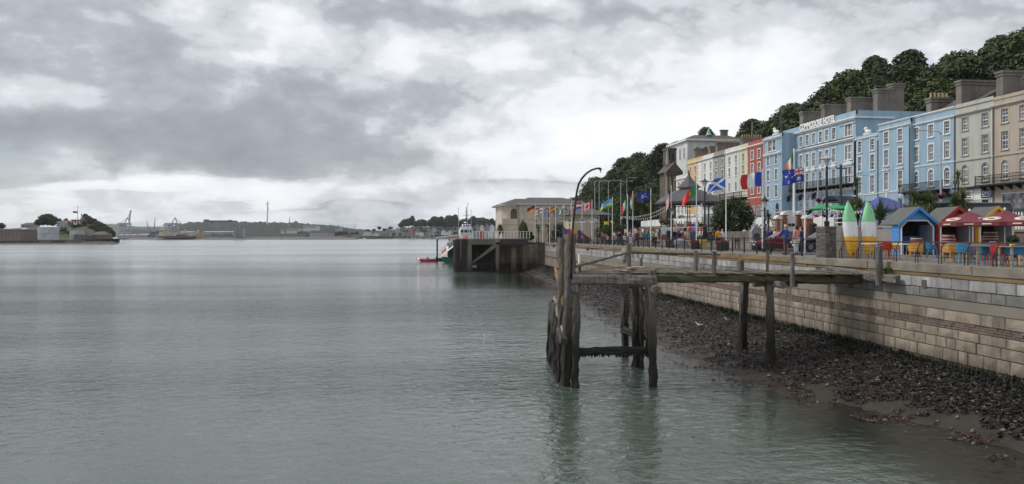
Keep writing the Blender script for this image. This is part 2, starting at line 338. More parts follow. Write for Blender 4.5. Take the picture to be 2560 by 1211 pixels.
# ---- ground levels (one sheet each)
def sheet(name, pts, m, z=None):
    return tag(MB().add([(p[0], p[1], p[2] if z is None else z) for p in pts], [tuple(range(len(pts)))]).build(name, m), kind='structure')
STREET = 2.4; RX = 37.0; PARK = .6        # street level and the retaining wall between park and street
sheet('promenade_ground', [(WX+.05, 4), (RX, 4), (RX, 124), (60, 150), (60, 330), (45, 330), (26, 150), (WX+.05, 124)], asphalt, 0.0)
sheet('promenade_pavement', [(WX+.06, 44.5), (24.6, 44.5), (24.6, 123.5), (WX+.06, 123.5)], paving, .02)
sheet('terrace_pavement', [(WX+.06, 6), (RX-.05, 6), (RX-.05, 44.4), (WX+.06, 44.4)], deckpave, .012)
sheet('park_paving', [(28.2, 60), (RX-.05, 60), (RX-.05, 122), (28.2, 122)], paving, PARK)
sheet('park_lawn', [(29.2, 62.5), (33.6, 62.5), (33.6, 82), (29.2, 82)], grassm, PARK+.006)
def sz(y): return float(np.interp(y, [55, 95], [1.4, STREET]))     # the street climbs gently away from the cafe
tag(MB().add([(RX, -10, 1.4), (140, -10, 1.4), (RX, 55, 1.4), (140, 55, 1.4), (RX, 95, STREET), (140, 95, STREET), (RX, 124, STREET), (140, 124, STREET), (60, 150, STREET), (60, 400, STREET), (140, 400, STREET)], [(0, 1, 3, 2), (2, 3, 5, 4), (4, 5, 7, 6), (6, 7, 10, 9, 8)]).build('street', asphalt), kind='structure')
tag(MB().add([(x, y, sz(y)+.1) for y in (40, 55, 95, 235) for x in (57.5, 66)], [(0, 1, 3, 2), (2, 3, 5, 4), (4, 5, 7, 6)]).build('street_pavement', paving), kind='structure')
# ---- hillside behind the houses
def hill_z(x, y):
    top = float(np.interp(y, [40, 136, 150, 167, 182, 198, 212, 235, 260, 285, 330, 420, 520, 700], [25, 29, 28, 27.5, 33, 34.5, 31, 28.5, 25, 28, 31, 28, 15, 7]))
    t = min(1, max(0, (x-74)/50)); s = t*t*(3-2*t)
    return STREET+.2+(top-2)*s+1.5*noise.noise(Vector((x*.05, y*.05, 0)))*t
def build_hill():
    xs = np.linspace(73, 260, 40); ys = np.linspace(20, 760, 90); nx = len(xs)
    v = np.array([(x+max(0, y-420)*.05, y, hill_z(x, y)) for y in ys for x in xs])
    f = np.array([(j*nx+i, j*nx+i+1, (j+1)*nx+i+1, (j+1)*nx+i) for j in range(len(ys)-1) for i in range(nx-1)])
    npmesh('hillside', v, f, mat('hill_undergrowth', (.025, .036, .014), .95, .5, .25, .5, 1.5), kind='structure')
    ground = mat('land', (.06, .075, .035), .95, .3, .05)
    sheet('town_land', [(26, 150, 0), (45, 330, 0), (60, 420, 0), (110, 900, -2), (260, 900, 1), (260, 420, 2), (60, 250, 2)], ground)
build_hill()

# ================================================================== SEA WALL: every stone near enough to read is its own piece
def stone_mesh(name, seed, m, depth=.12):
    rs = random.Random(seed); b = .025; mb = MB(); j = lambda: (rs.random()-.5)*.03
    o = [(0, -.5, -.5), (0, .5, -.5), (0, .5, .5), (0, -.5, .5)]
    back = [(depth, y*.998, z*.998) for _, y, z in o]; rim = [(.02+.01*rs.random(), y, z) for _, y, z in o]
    fr = [(-.012+.02*rs.random(), y*(1-2*b)+j(), z*(1-3.2*b)+j()) for _, y, z in o]; mid = [(-.03*rs.random(), j(), j())]
    mb.add(back+rim+fr+mid, [(i, (i+1) % 4, 4+(i+1) % 4, 4+i) for i in range(4)]+[(4+i, 4+(i+1) % 4, 8+(i+1) % 4, 8+i) for i in range(4)]+[(8+i, 8+(i+1) % 4, 12) for i in range(4)])
    me = mb.build(name, m); d = me.data; bpy.data.objects.remove(me); return d
def build_sea_wall():
    w = T('sea_wall', 'long stone sea wall below the promenade with pale limestone top courses', 'sea wall', (WX, 60, -4))
    MB().box(WX+.10, WX+.9, 4, 124, -6, -.05).build('wall_core', mortar, w)
    ss = [stone_mesh('stone', k, sandstone) for k in range(5)]; ls = [stone_mesh('stone', 20+k, limestone) for k in range(5)]; gs = [stone_mesh('stone', 40+k, darklime) for k in range(4)]
    rng = random.Random(4); cand = []
    courses = [(-.94, -.50, .8, 1.6, 'L'), (-1.33, -.95, .5, 1.3, 'G'), (-2.17, -1.73, .8, 2.0, 'S'), (-2.82, -2.48, .45, 1.4, 'S'), (-3.24, -2.83, .45, 1.3, 'S'), (-3.74, -3.25, .4, 1.1, 'S'), (-4.25, -3.75, .5, 1.2, 'S')]
    for z0, z1, l0, l1, k in courses:
        y = 9.5+rng.random()
        while y < 122.6:
            ln = l0+(l1-l0)*rng.random(); kk = k
            if k == 'L' and rng.random() < .13: kk = 'R'; ln = .55
            if y+ln > 123: ln = 123-y
            if ln > .15: cand.append((y+ln/2, ln, z0, z1, kk))
            y += ln
    cand.sort(key=lambda c: (c[2] < -4, c[0])); single = [c for c in cand if c[2] > -4][:292]; rest = [c for c in cand if c not in single]
    for y, ln, z0, z1, k in single:
        if k == 'R':
            continue
        me = rng.choice(ls if k == 'L' else gs if k == 'G' else ss); g = .009
        inst(me, 'stone', w, (WX+(.03 if k == 'L' else .045 if k == 'G' else (-.0 if z1 > -2 else -.03))+.012*rng.random(), y, (z0+z1)/2), (1, ln-2*g, z1-z0-2*g*.8), (R(.5)*(rng.random()-.5), 0, 0))
    far = MB(); rub = MB()
    for y, ln, z0, z1, k in rest:
        if k == 'R': continue
        x = WX+(.04 if k in 'LG' else -.02)
        (far if k == 'S' else rub).box(x+.02*rng.random(), x+.2, y-ln/2+.014, y+ln/2-.014, z0+.012, z1-.012)
    far.build('stone_courses', sandstone, w, kind='stuff'); rub.build('limestone_courses', limestone, w, kind='stuff')
    band = MB()
    for z0 in (-2.465, -2.365, -2.27):
        y = 9.5
        while y < 122:
            ln = .18+.3*rng.random(); band.box(WX+.02+.035*rng.random(), WX+.2, y+.008, y+ln-.008, z0+.008, z0+.09+.01*rng.random()); y += ln
    for y, ln, z0, z1, k in cand:
        if k == 'R':
            for i in range(5): band.box(WX+.05+.05*rng.random(), WX+.2, y-ln/2+.02*rng.random(), y+ln/2-.03*rng.random(), z0+i*.088, z0+i*.088+.075)
    band.build('rubble_band', redrubble, w, kind='stuff')
    MB().prism([(WX+.06, 9.5, -1.345), (WX-.02, 9.5, -1.70), (WX-.02, 9.5, -1.725), (WX+.2, 9.5, -1.725), (WX+.2, 9.5, -1.345)], (0, 113, 0)).build('sloping_ledge', ledgem, w)
    y = 9.5; cmesh = [stone_mesh('coping_slab', 60+k, concrete, .9) for k in range(3)]; cm2 = [stone_mesh('timber_coping', 65+k, ochre, .9) for k in range(3)]; MB().box(WX-.06, WX+.9, 36.5, 123, -.075, .015).build('coping_lip', concrete, w)
    while y < 122:
        ln = 2.4+1.6*rng.random(); ln = min(ln, 123-y)
        far = y > 36; inst(rng.choice(cm2 if far else cmesh), 'timber_coping' if far else 'coping_slab', w, (WX-.05+.02*rng.random(), y+ln/2, -.21 if far else -.165), (1, ln-.03, .26 if far else .36)); y += ln
    # timber fender beams under the coping
    om = [stone_mesh('fender_beam', 70+k, ochre, .2) for k in range(3)]; y = 9.5
    while y < 121:
        ln = 1.5+4*rng.random(); ln = min(ln, 122.5-y)
        if rng.random() < .86: inst(rng.choice(om), 'fender_beam', w, (WX-.0+.03*rng.random(), y+ln/2, -.425), (1, ln-.04, .15))
        y += ln
    # steps let into the wall, drain pipes and a stone buttress
    MB().box(WX-.02, WX+.25, 72.6, 74.4, -1.32, -.02).build('step_recess', mortar, w)
    for i in range(6): MB().box(WX-.32+.05*i, WX+.2, 72.7, 74.3, -1.28+.2*i, -1.28+.2*i+.15).build('step', limestone, w)
    for py, z in ((33.2, -1.1), (27.9, -.75), (52, -1.2)): MB().box(WX-.0, WX+.2, py, py+.28, z-.22, z+.1).build('drain_outlet', mortar, w)
    for py, n in ((30.2, 4), (90, 3), (108, 3), (114, 5)):
        t = MB()
        for i in range(60*n//3):
            a = rng.random()*6.28; l = .12+.16*rng.random(); p = Vector((WX-.06-.12*rng.random(), py+(rng.random()-.5)*.5, -.55+(rng.random()-.5)*.3)); d = Vector((-abs(math.cos(a))*.6, math.sin(a), .5+rng.random())).normalized()*l; s = d.cross(Vector((0, 0, 1))).normalized()*.05
            t.add([p-s*.4, p+d*.5-s, p+d, p+d*.5+s], [(0, 1, 2, 3)])
        tag(t.build('wall_plant', mat('wall_plant_leaf', (.09, .13, .03), .7, .5, 6)), {30.2: 'bright green weed growing out of the wall below the cafe terrace', 90: 'small green tuft on the sea wall beside the lower steps', 108: 'green tuft growing in the sea wall near the pier', 114: 'bushy green weed on the wall corner by the pier bridge'}[py], 'weed')
build_sea_wall()
# ================================================================== RUINED TIMBER JETTY
def wood_mat(name, col, lichen, amt):
    def ex(N, L, cur, noi, mix, rng, geo):
        cur = mix(rng(noi(.9, 5, .6), .54, .7, 0, amt), cur, lichen)
        return grow_by_height(-3.5, -1.3, (.014, .012, .009), .96)(N, L, cur, noi, mix, rng, geo)
    return mat(name, col, .85, .45, 3.0, .8, 6, stretch=(4, 4, .7), stain=(.04, .036, .033), stain_amt=.8, stain_scale=1.6, extra=ex, objvar=.15)
timber_m = wood_mat('old_timber', (.15, .138, .125), (.23, .13, .045), .45)
planks_m = mat('weathered_plank', (.14, .115, .09), .85, .45, 2.5, .7, 6, stretch=(.8, 5, 5), stain=(.05, .045, .03), stain_amt=.8, stain_scale=1.3, objvar=.3, extra=lambda N, L, cur, noi, mix, rng, geo: mix(rng(noi(.7, 4, .6), .52, .68, 0, .55), cur, (.20, .125, .05)))
pale_m = mat('bleached_plank', (.26, .24, .205), .85, .35, 2.5, .6, 6, stain=(.08, .07, .06), stain_amt=.7, stain_scale=1.5, objvar=.15)
moss_m = mat('mossy_timber', (.085, .08, .045), .9, .45, 2.2, .7, 7, stretch=(.8, 4, 4), stain=(.03, .03, .024), stain_amt=.85, stain_scale=1.3, objvar=.2)
def timber(name, p0, p1, w, h, m, parent, jag=.03, seed=0, seg=None, ragged=False, foot=0., roll=0.):
    p0, p1 = Vector(p0), Vector(p1); d = p1-p0; Ln = d.length; t = d/Ln
    a = t.cross(Vector((0, 0, 1)) if abs(t.z) < .9 else Vector((0, 1, 0))).normalized(); b = t.cross(a).normalized()
    if roll: a, b = a*math.cos(roll)+b*math.sin(roll), b*math.cos(roll)-a*math.sin(roll)
    if name == 'pile': w, h = w*.9, h*.9
    seg = seg or max(4, int(Ln/.28)); rings = []
    for i in range(seg+1):
        s = i/seg; c = p0+d*s; k = 1+foot*max(0, .16-s)/.16; r = []
        for q in range(12):
            an = q/12*6.2832; ca, sn = math.cos(an), math.sin(an); e = max(abs(ca), abs(sn)); ca, sn = ca/e*(.94 if e < .8 else 1), sn/e*(.94 if e < .8 else 1)
            nz = noise.noise(Vector((seed*3.7+ca*1.3, sn*1.3, s*Ln*1.4)))*jag*1.7+noise.noise(Vector((seed*9.1+ca*3, sn*3, s*Ln*4)))*jag
            if foot and s < .45: nz += jag*1.4*noise.noise(Vector((ca*3+seed, sn*3, s*Ln*5)))
            off = t*(noise.noise(Vector((ca*4+seed, sn*4, 7)))*.12 if (ragged and i in (0, seg)) else 0)
            r.append(c+a*ca*(w/2*k+nz)+b*sn*(h/2*k+nz)+off)
        rings.append(r)
    return MB().loft(rings).build(name, m, parent)
def build_jetty():
    j = T('timber_jetty', 'derelict timber jetty on weedy piles standing out from the sea wall', 'jetty', (8, 33, WATER))
    D = -.45; rn = random.Random(2)
    P = lambda px, d, z: gpos(px, d, z)
    # tall front post with gooseneck, second post behind it
    timber('pile', P(1413, 30.4, -5.6), P(1427, 30.4, 1.18), .43, .45, timber_m, j, .035, 1, ragged=True)
    timber('pile', P(1400, 31.2, -5.6), P(1404, 31.2, 1.05), .28, .32, timber_m, j, .05, 2, ragged=True)
    timber('pile', P(1437, 30.0, -5.5), P(1440, 30.3, -.62), .31, .33, timber_m, j, .045, 3, foot=.8)
    timber('pile', P(1634, 30.2, -5.5), P(1629, 30.2, -.28), .32, .34, timber_m, j, .04, 4, foot=.7, ragged=True)
    timber('pile', P(1617, 30.9, -3.9), P(1620, 30.9, -.8), .16, .2, timber_m, j, .05, 5, ragged=True)
    timber('pile', P(1563, 37.6, -5.8), P(1561, 37.6, -.6), .36, .36, timber_m, j, .05, 6, foot=.3)
    timber('pile', P(1592, 34.6, -5.8), P(1588, 34.6, -.6), .38, .36, timber_m, j, .05, 7, foot=.4)
    timber('pile', P(1605, 34.3, -5.8), P(1602, 34.3, -.7), .2, .24, timber_m, j, .05, 8, foot=.5)
    for k, (px, pt, d, top) in enumerate([(1373, 1380, 36.5, -2.1), (1380, 1385, 35.4, -1.9), (1386, 1390, 34.4, -2.0), (1392, 1394, 33, -2.7), (1397, 1399, 32, -3.2)]):
        timber('pile', P(px, d, -5.7), P(pt, d, top), .34, .36, timber_m, j, .055, 10+k, foot=.5, ragged=True)
    # leaning fender rails on the outer side (ochre lichen, bleached)
    lr = mat('lichen_plank', (.24, .135, .035), .85, .35, 2.5, .5, 7, stain=(.08, .06, .04), stain_amt=.6, stain_scale=2)
    timber('fender_rail', P(1388, 36.5, -.45), P(1410, 30.5, -1.65), .12, .30, lr, j, .03, 20)
    timber('fender_rail', P(1386, 36.0, -1.9), P(1409, 30.3, -2.85), .14, .32, pale_m, j, .03, 21)
    timber('fender_rail', P(1390, 36.0, -3.3), P(1408, 30.8, -3.9), .14, .3, timber_m, j, .03, 22)
    timber('fender_rail', P(1399, 30.9, -2.8), P(1410, 29.7, -3.1), .3, .3, timber_m, j, .03, 23)
    # low weed-hung cross beam and top beams
    timber('cross_beam', P(1436, 30.6, -3.62), P(1614, 30.9, -3.62), .34, .28, timber_m, j, .05, 30)
    timber('cross_beam', P(1560, 37.4, -3.6), P(1606, 34.6, -3.6), .34, .3, timber_m, j, .05, 31)
    wf = MB()
    for i in range(260):
        s = rn.random(); p = P(1436+178*s, 30.55+.3*s+(rn.random()-.5)*.3, -3.74); l = .03+.16*rn.random()**2; a = rn.random()*6.28; d = Vector((math.cos(a), math.sin(a), 0))*(.03+.05*rn.random())
        wf.add([p-d, p+d, p+d*.3+Vector((0, 0, -l)), p-d*.3+Vector((0, 0, -l))], [(0, 1, 2, 3)])
    wf.build('hanging_weed', weedm, j, kind='stuff')
    timber('deck_beam', P(1432, 30.1, -.62), P(1640, 30.0, -.66), .3, .4, timber_m, j, .035, 33, ragged=True)
    timber('deck_beam', P(1440, 31.6, -.58), P(1638, 31.4, -.6), .26, .26, timber_m, j, .03, 34)
    timber('deck_beam', P(1560, 37.4, -.6), P(1800, 35.6, -.6), .3, .3, moss_m, j, .03, 35)
    timber('cap_beam', P(1590, 34.9, -.85), P(1642, 29.4, -1.0), .34, .3, timber_m, j, .03, 36)
    timber('cap_beam', P(1438, 30.0, -.98), P(1440, 36.5, -.98), .3, .28, timber_m, j, .03, 37)
    # planks of the outer platform, lying along the front beam
    for k in range(11):
        d = 30.35+k*.42; x0 = 1440+rn.random()*14+k*4; x1 = 1618+rn.random()*26
        timber('plank', P(x0, d, -.385+rn.random()*.05), P(x1, d+.3*rn.random(), -.385+rn.random()*.05), .3, .06, planks_m, j, .012, 50+k, seg=9)
    for k, (xa, da, xb, db) in enumerate([(1538, 31.5, 1572, 30.4), (1552, 31.9, 1590, 31.2), (1570, 31.9, 1584, 30.9), (1545, 32.2, 1580, 32.0), (1580, 31.6, 1612, 31.1)]):
        timber('loose_plank', P(xa, da, -.30+.03*k), P(xb, db, -.28+.03*k), .26, .05, lr if k % 2 else pale_m, j, .012, 70+k, seg=5)
    # gangway to the sea wall: stringers, rotten deck boards, stub posts, two tall piles on the shore
    Yn, Yf = 31.6, 34.8
    timber('stringer', (9.6, Yn, -.72), (15.2, Yn+.2, -.78), .28, .34, moss_m, j, .035, 80)
    timber('stringer', (15.0, Yn+.2, -.80), (20.1, Yn+.5, -.92), .28, .34, moss_m, j, .035, 81)
    timber('stringer', (10.0, Yf+.3, -.68), (20.1, Yf+.6, -.80), .28, .34, moss_m, j, .035, 82)
    timber('stringer', (9.8, (Yn+Yf)/2, -.78), (20.1, (Yn+Yf)/2+.4, -.9), .24, .3, moss_m, j, .035, 83)
    x = 9.9; k = 0
    while x < 20.0:
        if rn.random() < .88: timber('plank', (x, Yn-.1+.25*rn.random(), -.50-.012*(x-10)), (x+.1*rn.random(), Yf+.5-.5*rn.random(), -.48-.012*(x-10)), .27, .06, moss_m if rn.random() < .6 else planks_m, j, .015, 100+k, seg=6)
        x += .29; k += 1
    for px, d, z0, z1, w in [(1785, 33.0, -.95, .42, .17), (1740, 34.5, -.9, .45, .15), (1981, 31.5, -1.0, .42, .16), (1852, 35.2, -.7, -.02, .26), (1918, 34.4, -.8, .45, .12), (1572, 37.6, -.5, .75, .22)]:
        timber('rail_post', P(px, d, z0), P(px, d, z1), w, w, timber_m, j, .02, 140+px % 17, ragged=True)
    timber('rail_post', atX(2197, 700, 19.9)+Vector((0, 0, -.25)), atX(2199, 615, 19.9), .24, .22, timber_m, j, .03, 150, ragged=True)
    timber('wall_beam', atX(2070, 676, 20.0), atX(2245, 700, 20.05), .2, .38, timber_m, j, .04, 151, ragged=True)
    timber('pile', P(1855, 37.4, -5.6), P(1861, 37.4, -.85), .42, .4, timber_m, j, .04, 160)
    timber('pile', P(1930, 33.6, -5.6), P(1924, 33.6, -.9), .36, .36, timber_m, j, .05, 161)
    timber('cap_beam', (15.7, Yn-.7, -1.02), (15.9, Yf+.9, -1.0), .3, .26, timber_m, j, .03, 162)
    timber('cap_beam', (14.9, Yn+.5, -1.05), (17.0, Yn+.6, -1.1), .26, .2, timber_m, j, .03, 163)
    # slanting iron rod and the gooseneck davit
    rust = mat('rusted_iron', (.045, .028, .02), .75, .4, 5, .3, 20, stain=(.12, .05, .02), stain_amt=.4, stain_scale=3)
    timber('brace_rail', P(1440, 30.6, -.12), P(1572, 37.6, .30), .1, .1, timber_m, j, .012, 170)
    timber('brace_rail', P(1572, 37.6, .30), atX(1800, 637, 20.0), .12, .12, timber_m, j, .012, 171)
    pts = [P(1428, 30.2, -.6)]
    for px, py in [(1430, 590), (1433, 560), (1436, 530), (1439, 505), (1442, 480), (1447, 460), (1455, 446), (1466, 434), (1478, 426), (1490, 422), (1501, 421)]: pts.append(atd(px, py, 30.2))
    MB().tube(pts, [.048]*4+[.044]*4+[.04]*4, 10).build('davit', rust, j, smooth=True)
    MB().tube([atd(1501, 421, 30.2), atd(1501, 426, 30.2)], .055, 10).tube([atd(1501, 426, 30.2), atd(1501.5, 432, 30.2)], .02, 6).build('davit_hook', rust, j)
build_jetty()
# ---- stub posts and white pipe on the shore between jetty and wall
def shore_posts():
    for px, py0, py1, d, lab in [(1603, 645, 662, 58, 'short black post by the wall beyond the jetty')]:
        b = atX(px, py1, 19.6); t = atX(px, py0, 19.6)
        o = MB().tube([b+Vector((0, 0, -.8)), t], [.13, .12], 8).build('mooring_post', MATS['old_timber']); tag(o, lab, 'post')
    p = atX(1449, 660, 19.4); q = atX(1449, 636, 19.4)
    o = T('mooring_post', 'white capped dark mooring post standing before the sea wall', 'post', (p.x, p.y, -4.3))
    MB().tube([(p.x, p.y, -4.6), p], .16, 10).build('pile', timber_m, o); MB().tube([p, q], [.2, .22], 10).build('cap', mat('white_paint', (.75, .75, .73), .5, .1), o)
shore_posts()
# ================================================================== TERRACE OF HOUSES
whitep = mat('white_trim', (.72, .72, .71), .55, .08, 1.2, stain=(.45, .44, .42), stain_amt=.35, stain_scale=.8, streak=True)
glassm = mat('window_glass', (.085, .09, .10), .06, .5, 1.3, spec=.6, objvar=.8, stain=(.42, .42, .41), stain_amt=.75, stain_scale=1.1)
slate = mat('roof_slate', (.085, .08, .082), .7, .25, 1.5, .3, 6, stain=(.13, .09, .07), stain_amt=.4)
chimney_m = mat('chimney_render', (.19, .168, .145), .9, .25, .8, .2, 8, stain=(.07, .06, .052), stain_amt=.8, stain_scale=.5, streak=True)
pot_m = mat('chimney_pot', (.42, .33, .2), .8, .2)
iron = mat('black_iron', (.016, .016, .018), .5, .2, 4)
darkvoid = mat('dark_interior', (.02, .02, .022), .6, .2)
def wallpaint(name, col): return mat('render_'+name, col, .85, .07, .35, .06, 6, stain=tuple(c*.5 for c in col), stain_amt=.5, stain_scale=.8, streak=True)
_wc = {}
def win_meshes(w, h, arch, sur, bars=(2, 4), style='sash', surw=.15):
    key = (round(w, 2), round(h, 2), arch, sur.name if sur else None, bars, style)
    if key in _wc: return _wc[key]
    r = w/2; hs = h-r if arch else h
    def outline(rr, dz=0):
        if not arch: return [(-rr, dz), (-rr, h+rr-r), (rr, h+rr-r), (rr, dz)]
        return [(-rr, dz)]+[(-rr*math.cos(a), hs+rr*math.sin(a)) for a in [math.pi*i/10 for i in range(11)]]+[(rr, dz)]
    def ring(ro, ri, x0, x1, z0=0.):
        a, b = outline(ro, z0), outline(ri, z0+(ro-ri if z0 == 0 and ro <= r else 0)); n = len(a)
        vs = [(x0, p[0], p[1]) for p in a]+[(x0, p[0], p[1]) for p in b]+[(x1, p[0], p[1]) for p in a]+[(x1, p[0], p[1]) for p in b]
        fs = []
        for i in range(n-1): fs += [(i, i+1, n+i+1, n+i), (2*n+i, 3*n+i, 3*n+i+1, 2*n+i+1), (i, 2*n+i, 2*n+i+1, i+1), (n+i, n+i+1, 3*n+i+1, 3*n+i)]
        fs += [(0, n, 3*n, 2*n), (n-1, 3*n-1, 4*n-1, 2*n-1)]
        return MB().add(vs, fs)
    fr = ring(r, r-.075, .10, .17); fr.box(.10, .17, -r+.07, r-.07, 0.0, .09)
    mid = hs*.5 if not arch else hs*.42
    fr.box(.095, .165, -r+.06, r-.06, mid-.045, mid+.045)
    if arch: fr.box(.105, .165, -r+.06, r-.06, hs-.04, hs+.03)
    nb, nh = bars
    for i in range(1, nb): y = -r+2*r*i/nb; fr.box(.118, .15, y-.017, y+.017, .08, h-.08 if not arch else h-.1)
    for i in range(1, nh):
        z = h*i/nh
        if abs(z-mid) > .1 and not (arch and z > hs): fr.box(.118, .15, -r+.06, r-.06, z-.016, z+.016)
    if style == 'triple':
        for y in (-r*.46, r*.46): fr.box(.08, .17, y-.09, y+.09, .06, h-.06)
    if style == 'double': fr.box(.04, .17, -.13, .13, .0, h)
    o = [(.14, p[0], p[1]) for p in outline(r-.03, .02)]
    pane = MB().add(o, [tuple(range(len(o)))])
    sill = MB().box(-.13, .02, -r-.16, r+.16, -.13, -.02)
    sr = ring(r+surw, r+.0, -.045, .06) if sur else None
    res = []
    for nm, b, m in (('window', fr, whitep), ('pane', pane, glassm), ('sill', sill, sur or whitep), ('surround', sr, sur)):
        if b is None: res.append(None); continue
        ob = b.build(nm, m); res.append(ob.data); bpy.data.objects.remove(ob)
    _wc[key] = res; return res
def add_window(parent, X, y, z, w, h, arch=False, sur=None, bars=(2, 4), style='sash', sill=True):
    ms = win_meshes(w, h, arch, sur, bars, style)
    o = inst(ms[0], 'window', parent, (X, y, z))
    for nm, me in zip(('pane', 'sill', 'surround'), ms[1:]):
        if me is None or (nm == 'sill' and not sill): continue
        c = bpy.data.objects.new(nm, me); COL.objects.link(c); c.parent = o
    return o
def wall_holes(X, y0, y1, z0, z1, holes, m, parent, depth=.2, arches=()):
    """front wall with real openings and reveals, facing -x"""
    ys = sorted({y0, y1, *[h[0] for h in holes], *[h[1] for h in holes]}); zs = sorted({z0, z1, *[h[2] for h in holes], *[h[3] for h in holes]})
    mb = MB()
    for a, b in zip(ys, ys[1:]):
        for c, d in zip(zs, zs[1:]):
            ym, zm = (a+b)/2, (c+d)/2
            if any(h[0] < ym < h[1] and h[2] < zm < h[3] for h in holes): continue
            mb.add([(X, a, c), (X, b, c), (X, b, d), (X, a, d)], [(0, 1, 2, 3)])
    for h in holes:
        a, b, c, d = h[:4]; e = X+depth
        mb.add([(X, a, c), (e, a, c), (e, a, d), (X, a, d)], [(0, 1, 2, 3)]); mb.add([(X, b, c), (e, b, c), (e, b, d), (X, b, d)], [(0, 1, 2, 3)])
        mb.add([(X, a, c), (X, b, c), (e, b, c), (e, a, c)], [(0, 1, 2, 3)]); mb.add([(X, a, d), (X, b, d), (e, b, d), (e, a, d)], [(0, 1, 2, 3)])
        mb.add([(e, a, c), (e, b, c), (e, b, d), (e, a, d)], [(0, 1, 2, 3)])
        if len(h) > 4 and h[4]:
            r = (b-a)/2; hs = d-r; ym = (a+b)/2
            arc = [(ym-r*math.cos(t), hs+r*math.sin(t)) for t in [math.pi*i/10 for i in range(11)]]
            for i in range(5): mb.add([(X, a, d), (X, arc[i][0], arc[i][1]), (X, arc[i+1][0], arc[i+1][1])], [(0, 1, 2)])
            for i in range(5, 10): mb.add([(X, b, d), (X, arc[i][0], arc[i][1]), (X, arc[i+1][0], arc[i+1][1])], [(0, 1, 2)])
            for i in range(10): mb.add([(X, *arc[i]), (X, *arc[i+1]), (X+depth-.02, *arc[i+1]), (X+depth-.02, *arc[i])], [(0, 1, 2, 3)])
    o = mb.build('wall', m, parent); return o
def shell(X, y0, y1, z0, z1, depth, m, parent):
    mb = MB(); x = X+.003; e = X+depth
    mb.add([(x, y0, z0), (e, y0, z0), (e, y0, z1), (x, y0, z1)], [(0, 1, 2, 3)]); mb.add([(x, y1, z0), (e, y1, z0), (e, y1, z1), (x, y1, z1)], [(0, 1, 2, 3)])
    mb.add([(e, y0, z0), (e, y1, z0), (e, y1, z1), (e, y0, z1)], [(0, 1, 2, 3)]); mb.add([(x+.25, y0, z1-.5), (e, y0, z1-.5), (e, y1, z1-.5), (x+.25, y1, z1-.5)], [(0, 1, 2, 3)])
    mb.box(x, x+.25, y0, y1, z1-.6, z1+.002)
    return mb.build('side_wall', m, parent)
def moulding(parent, X, y0, y1, z, m, h=.28, p=.22, name='cornice', ret=0):
    mb = MB().prism([(X+.02, y0, z), (X-p*.35, y0, z), (X-p*.5, y0, z+h*.35), (X-p, y0, z+h*.55), (X-p, y0, z+h), (X+.02, y0, z+h)], (0, y1-y0, 0))
    if ret: mb.box(X-p, X+ret, y0-p*.8, y0-.002, z+h*.4, z+h)
    return mb.build(name, m, parent)
def chimney(parent, x0, x1, y, ztop, zb, th=.9, pots=0, cap=True, m=None):
    c = MB().box(x0, x1, y-th/2, y+th/2, zb, ztop-.6 if cap else ztop)
    if cap: c.box(x0-.12, x1+.12, y-th/2-.12, y+th/2+.12, ztop-.6, ztop-.42).box(x0-.05, x1+.05, y-th/2-.05, y+th/2+.05, ztop-.42, ztop-.25).box(x0-.18, x1+.18, y-th/2-.18, y+th/2+.18, ztop-.25, ztop)
    o = c.build('chimney', m or chimney_m, parent)
    for i in range(pots):
        px = x0+(x1-x0)*(i+.5)/pots
        MB().lathe([(.15, 0), (.17, .1), (.13, .15), (.12, .55), (.16, .6), (.15, .68), (.1, .68)], (px, y, ztop), 10).build('chimney_pot', pot_m, o)
    return o
def pchimney(parent, Y, x0, x1, yt, yb, **k):
    Y = max(Y, atX(x0, HOR, 66.5).y)
    a, b, c = atY(x0, yt, Y), atY(x1, yt, Y), atY((x0+x1)/2, yb, Y); return chimney(parent, a.x, b.x, Y, (a.z+b.z)/2, c.z-1.5, **k)
def balcony(parent, X, y0, y1, z, depth=1.0, h=1.0, step=.14, lattice=False, m=None):
    m = m or iron
    s = MB().box(X-depth, X-.002, y0, y1, z-.16, z); s.box(X-depth-.06, X-depth, y0-.06, y1+.06, z-.2, z-.02)
    o = s.build('balcony', m, parent)
    r = MB().box(X-depth+.01, X-depth+.06, y0, y1, z+h-.06, z+h).box(X-depth+.01, X-depth+.06, y0, y1, z+.08, z+.12)
    for yy in (y0+.03, y1-.03): r.box(X-depth+.06, X-.002, yy-.02, yy+.02, z+h-.06, z+h); r.box(X-depth, X-depth+.07, yy-.04, yy+.04, z, z+h+.05)
    n = int((y1-y0)/step)
    for i in range(1, n):
        yy = y0+(y1-y0)*i/n; r.box(X-depth+.02, X-depth+.05, yy-.014, yy+.014, z+.1, z+h-.05)
        if lattice and i % 2 == 0:
            for q in (.3, .62): r.box(X-depth+.015, X-depth+.055, yy-.1, yy+.1, z+h*q-.05, z+h*q+.05)
    r.build('balcony_railing', m, o)
    b = MB().prism([(-.002, -.06, -.17), (-depth*.85, -.06, -.17), (-depth*.6, -.06, -.3), (-.002, -.06, -.75)], (0, .12, 0)).build('bracket', m); me = b.data; bpy.data.objects.remove(b); yy = y0+.4
    while yy < y1: inst(me, 'bracket', o, (X, yy, z)); yy += 1.25
    return o
XF = 64.0; XN = 61.5; GR = 1.3
def yof(px, X=XF): return atX(px, HOR, X).y
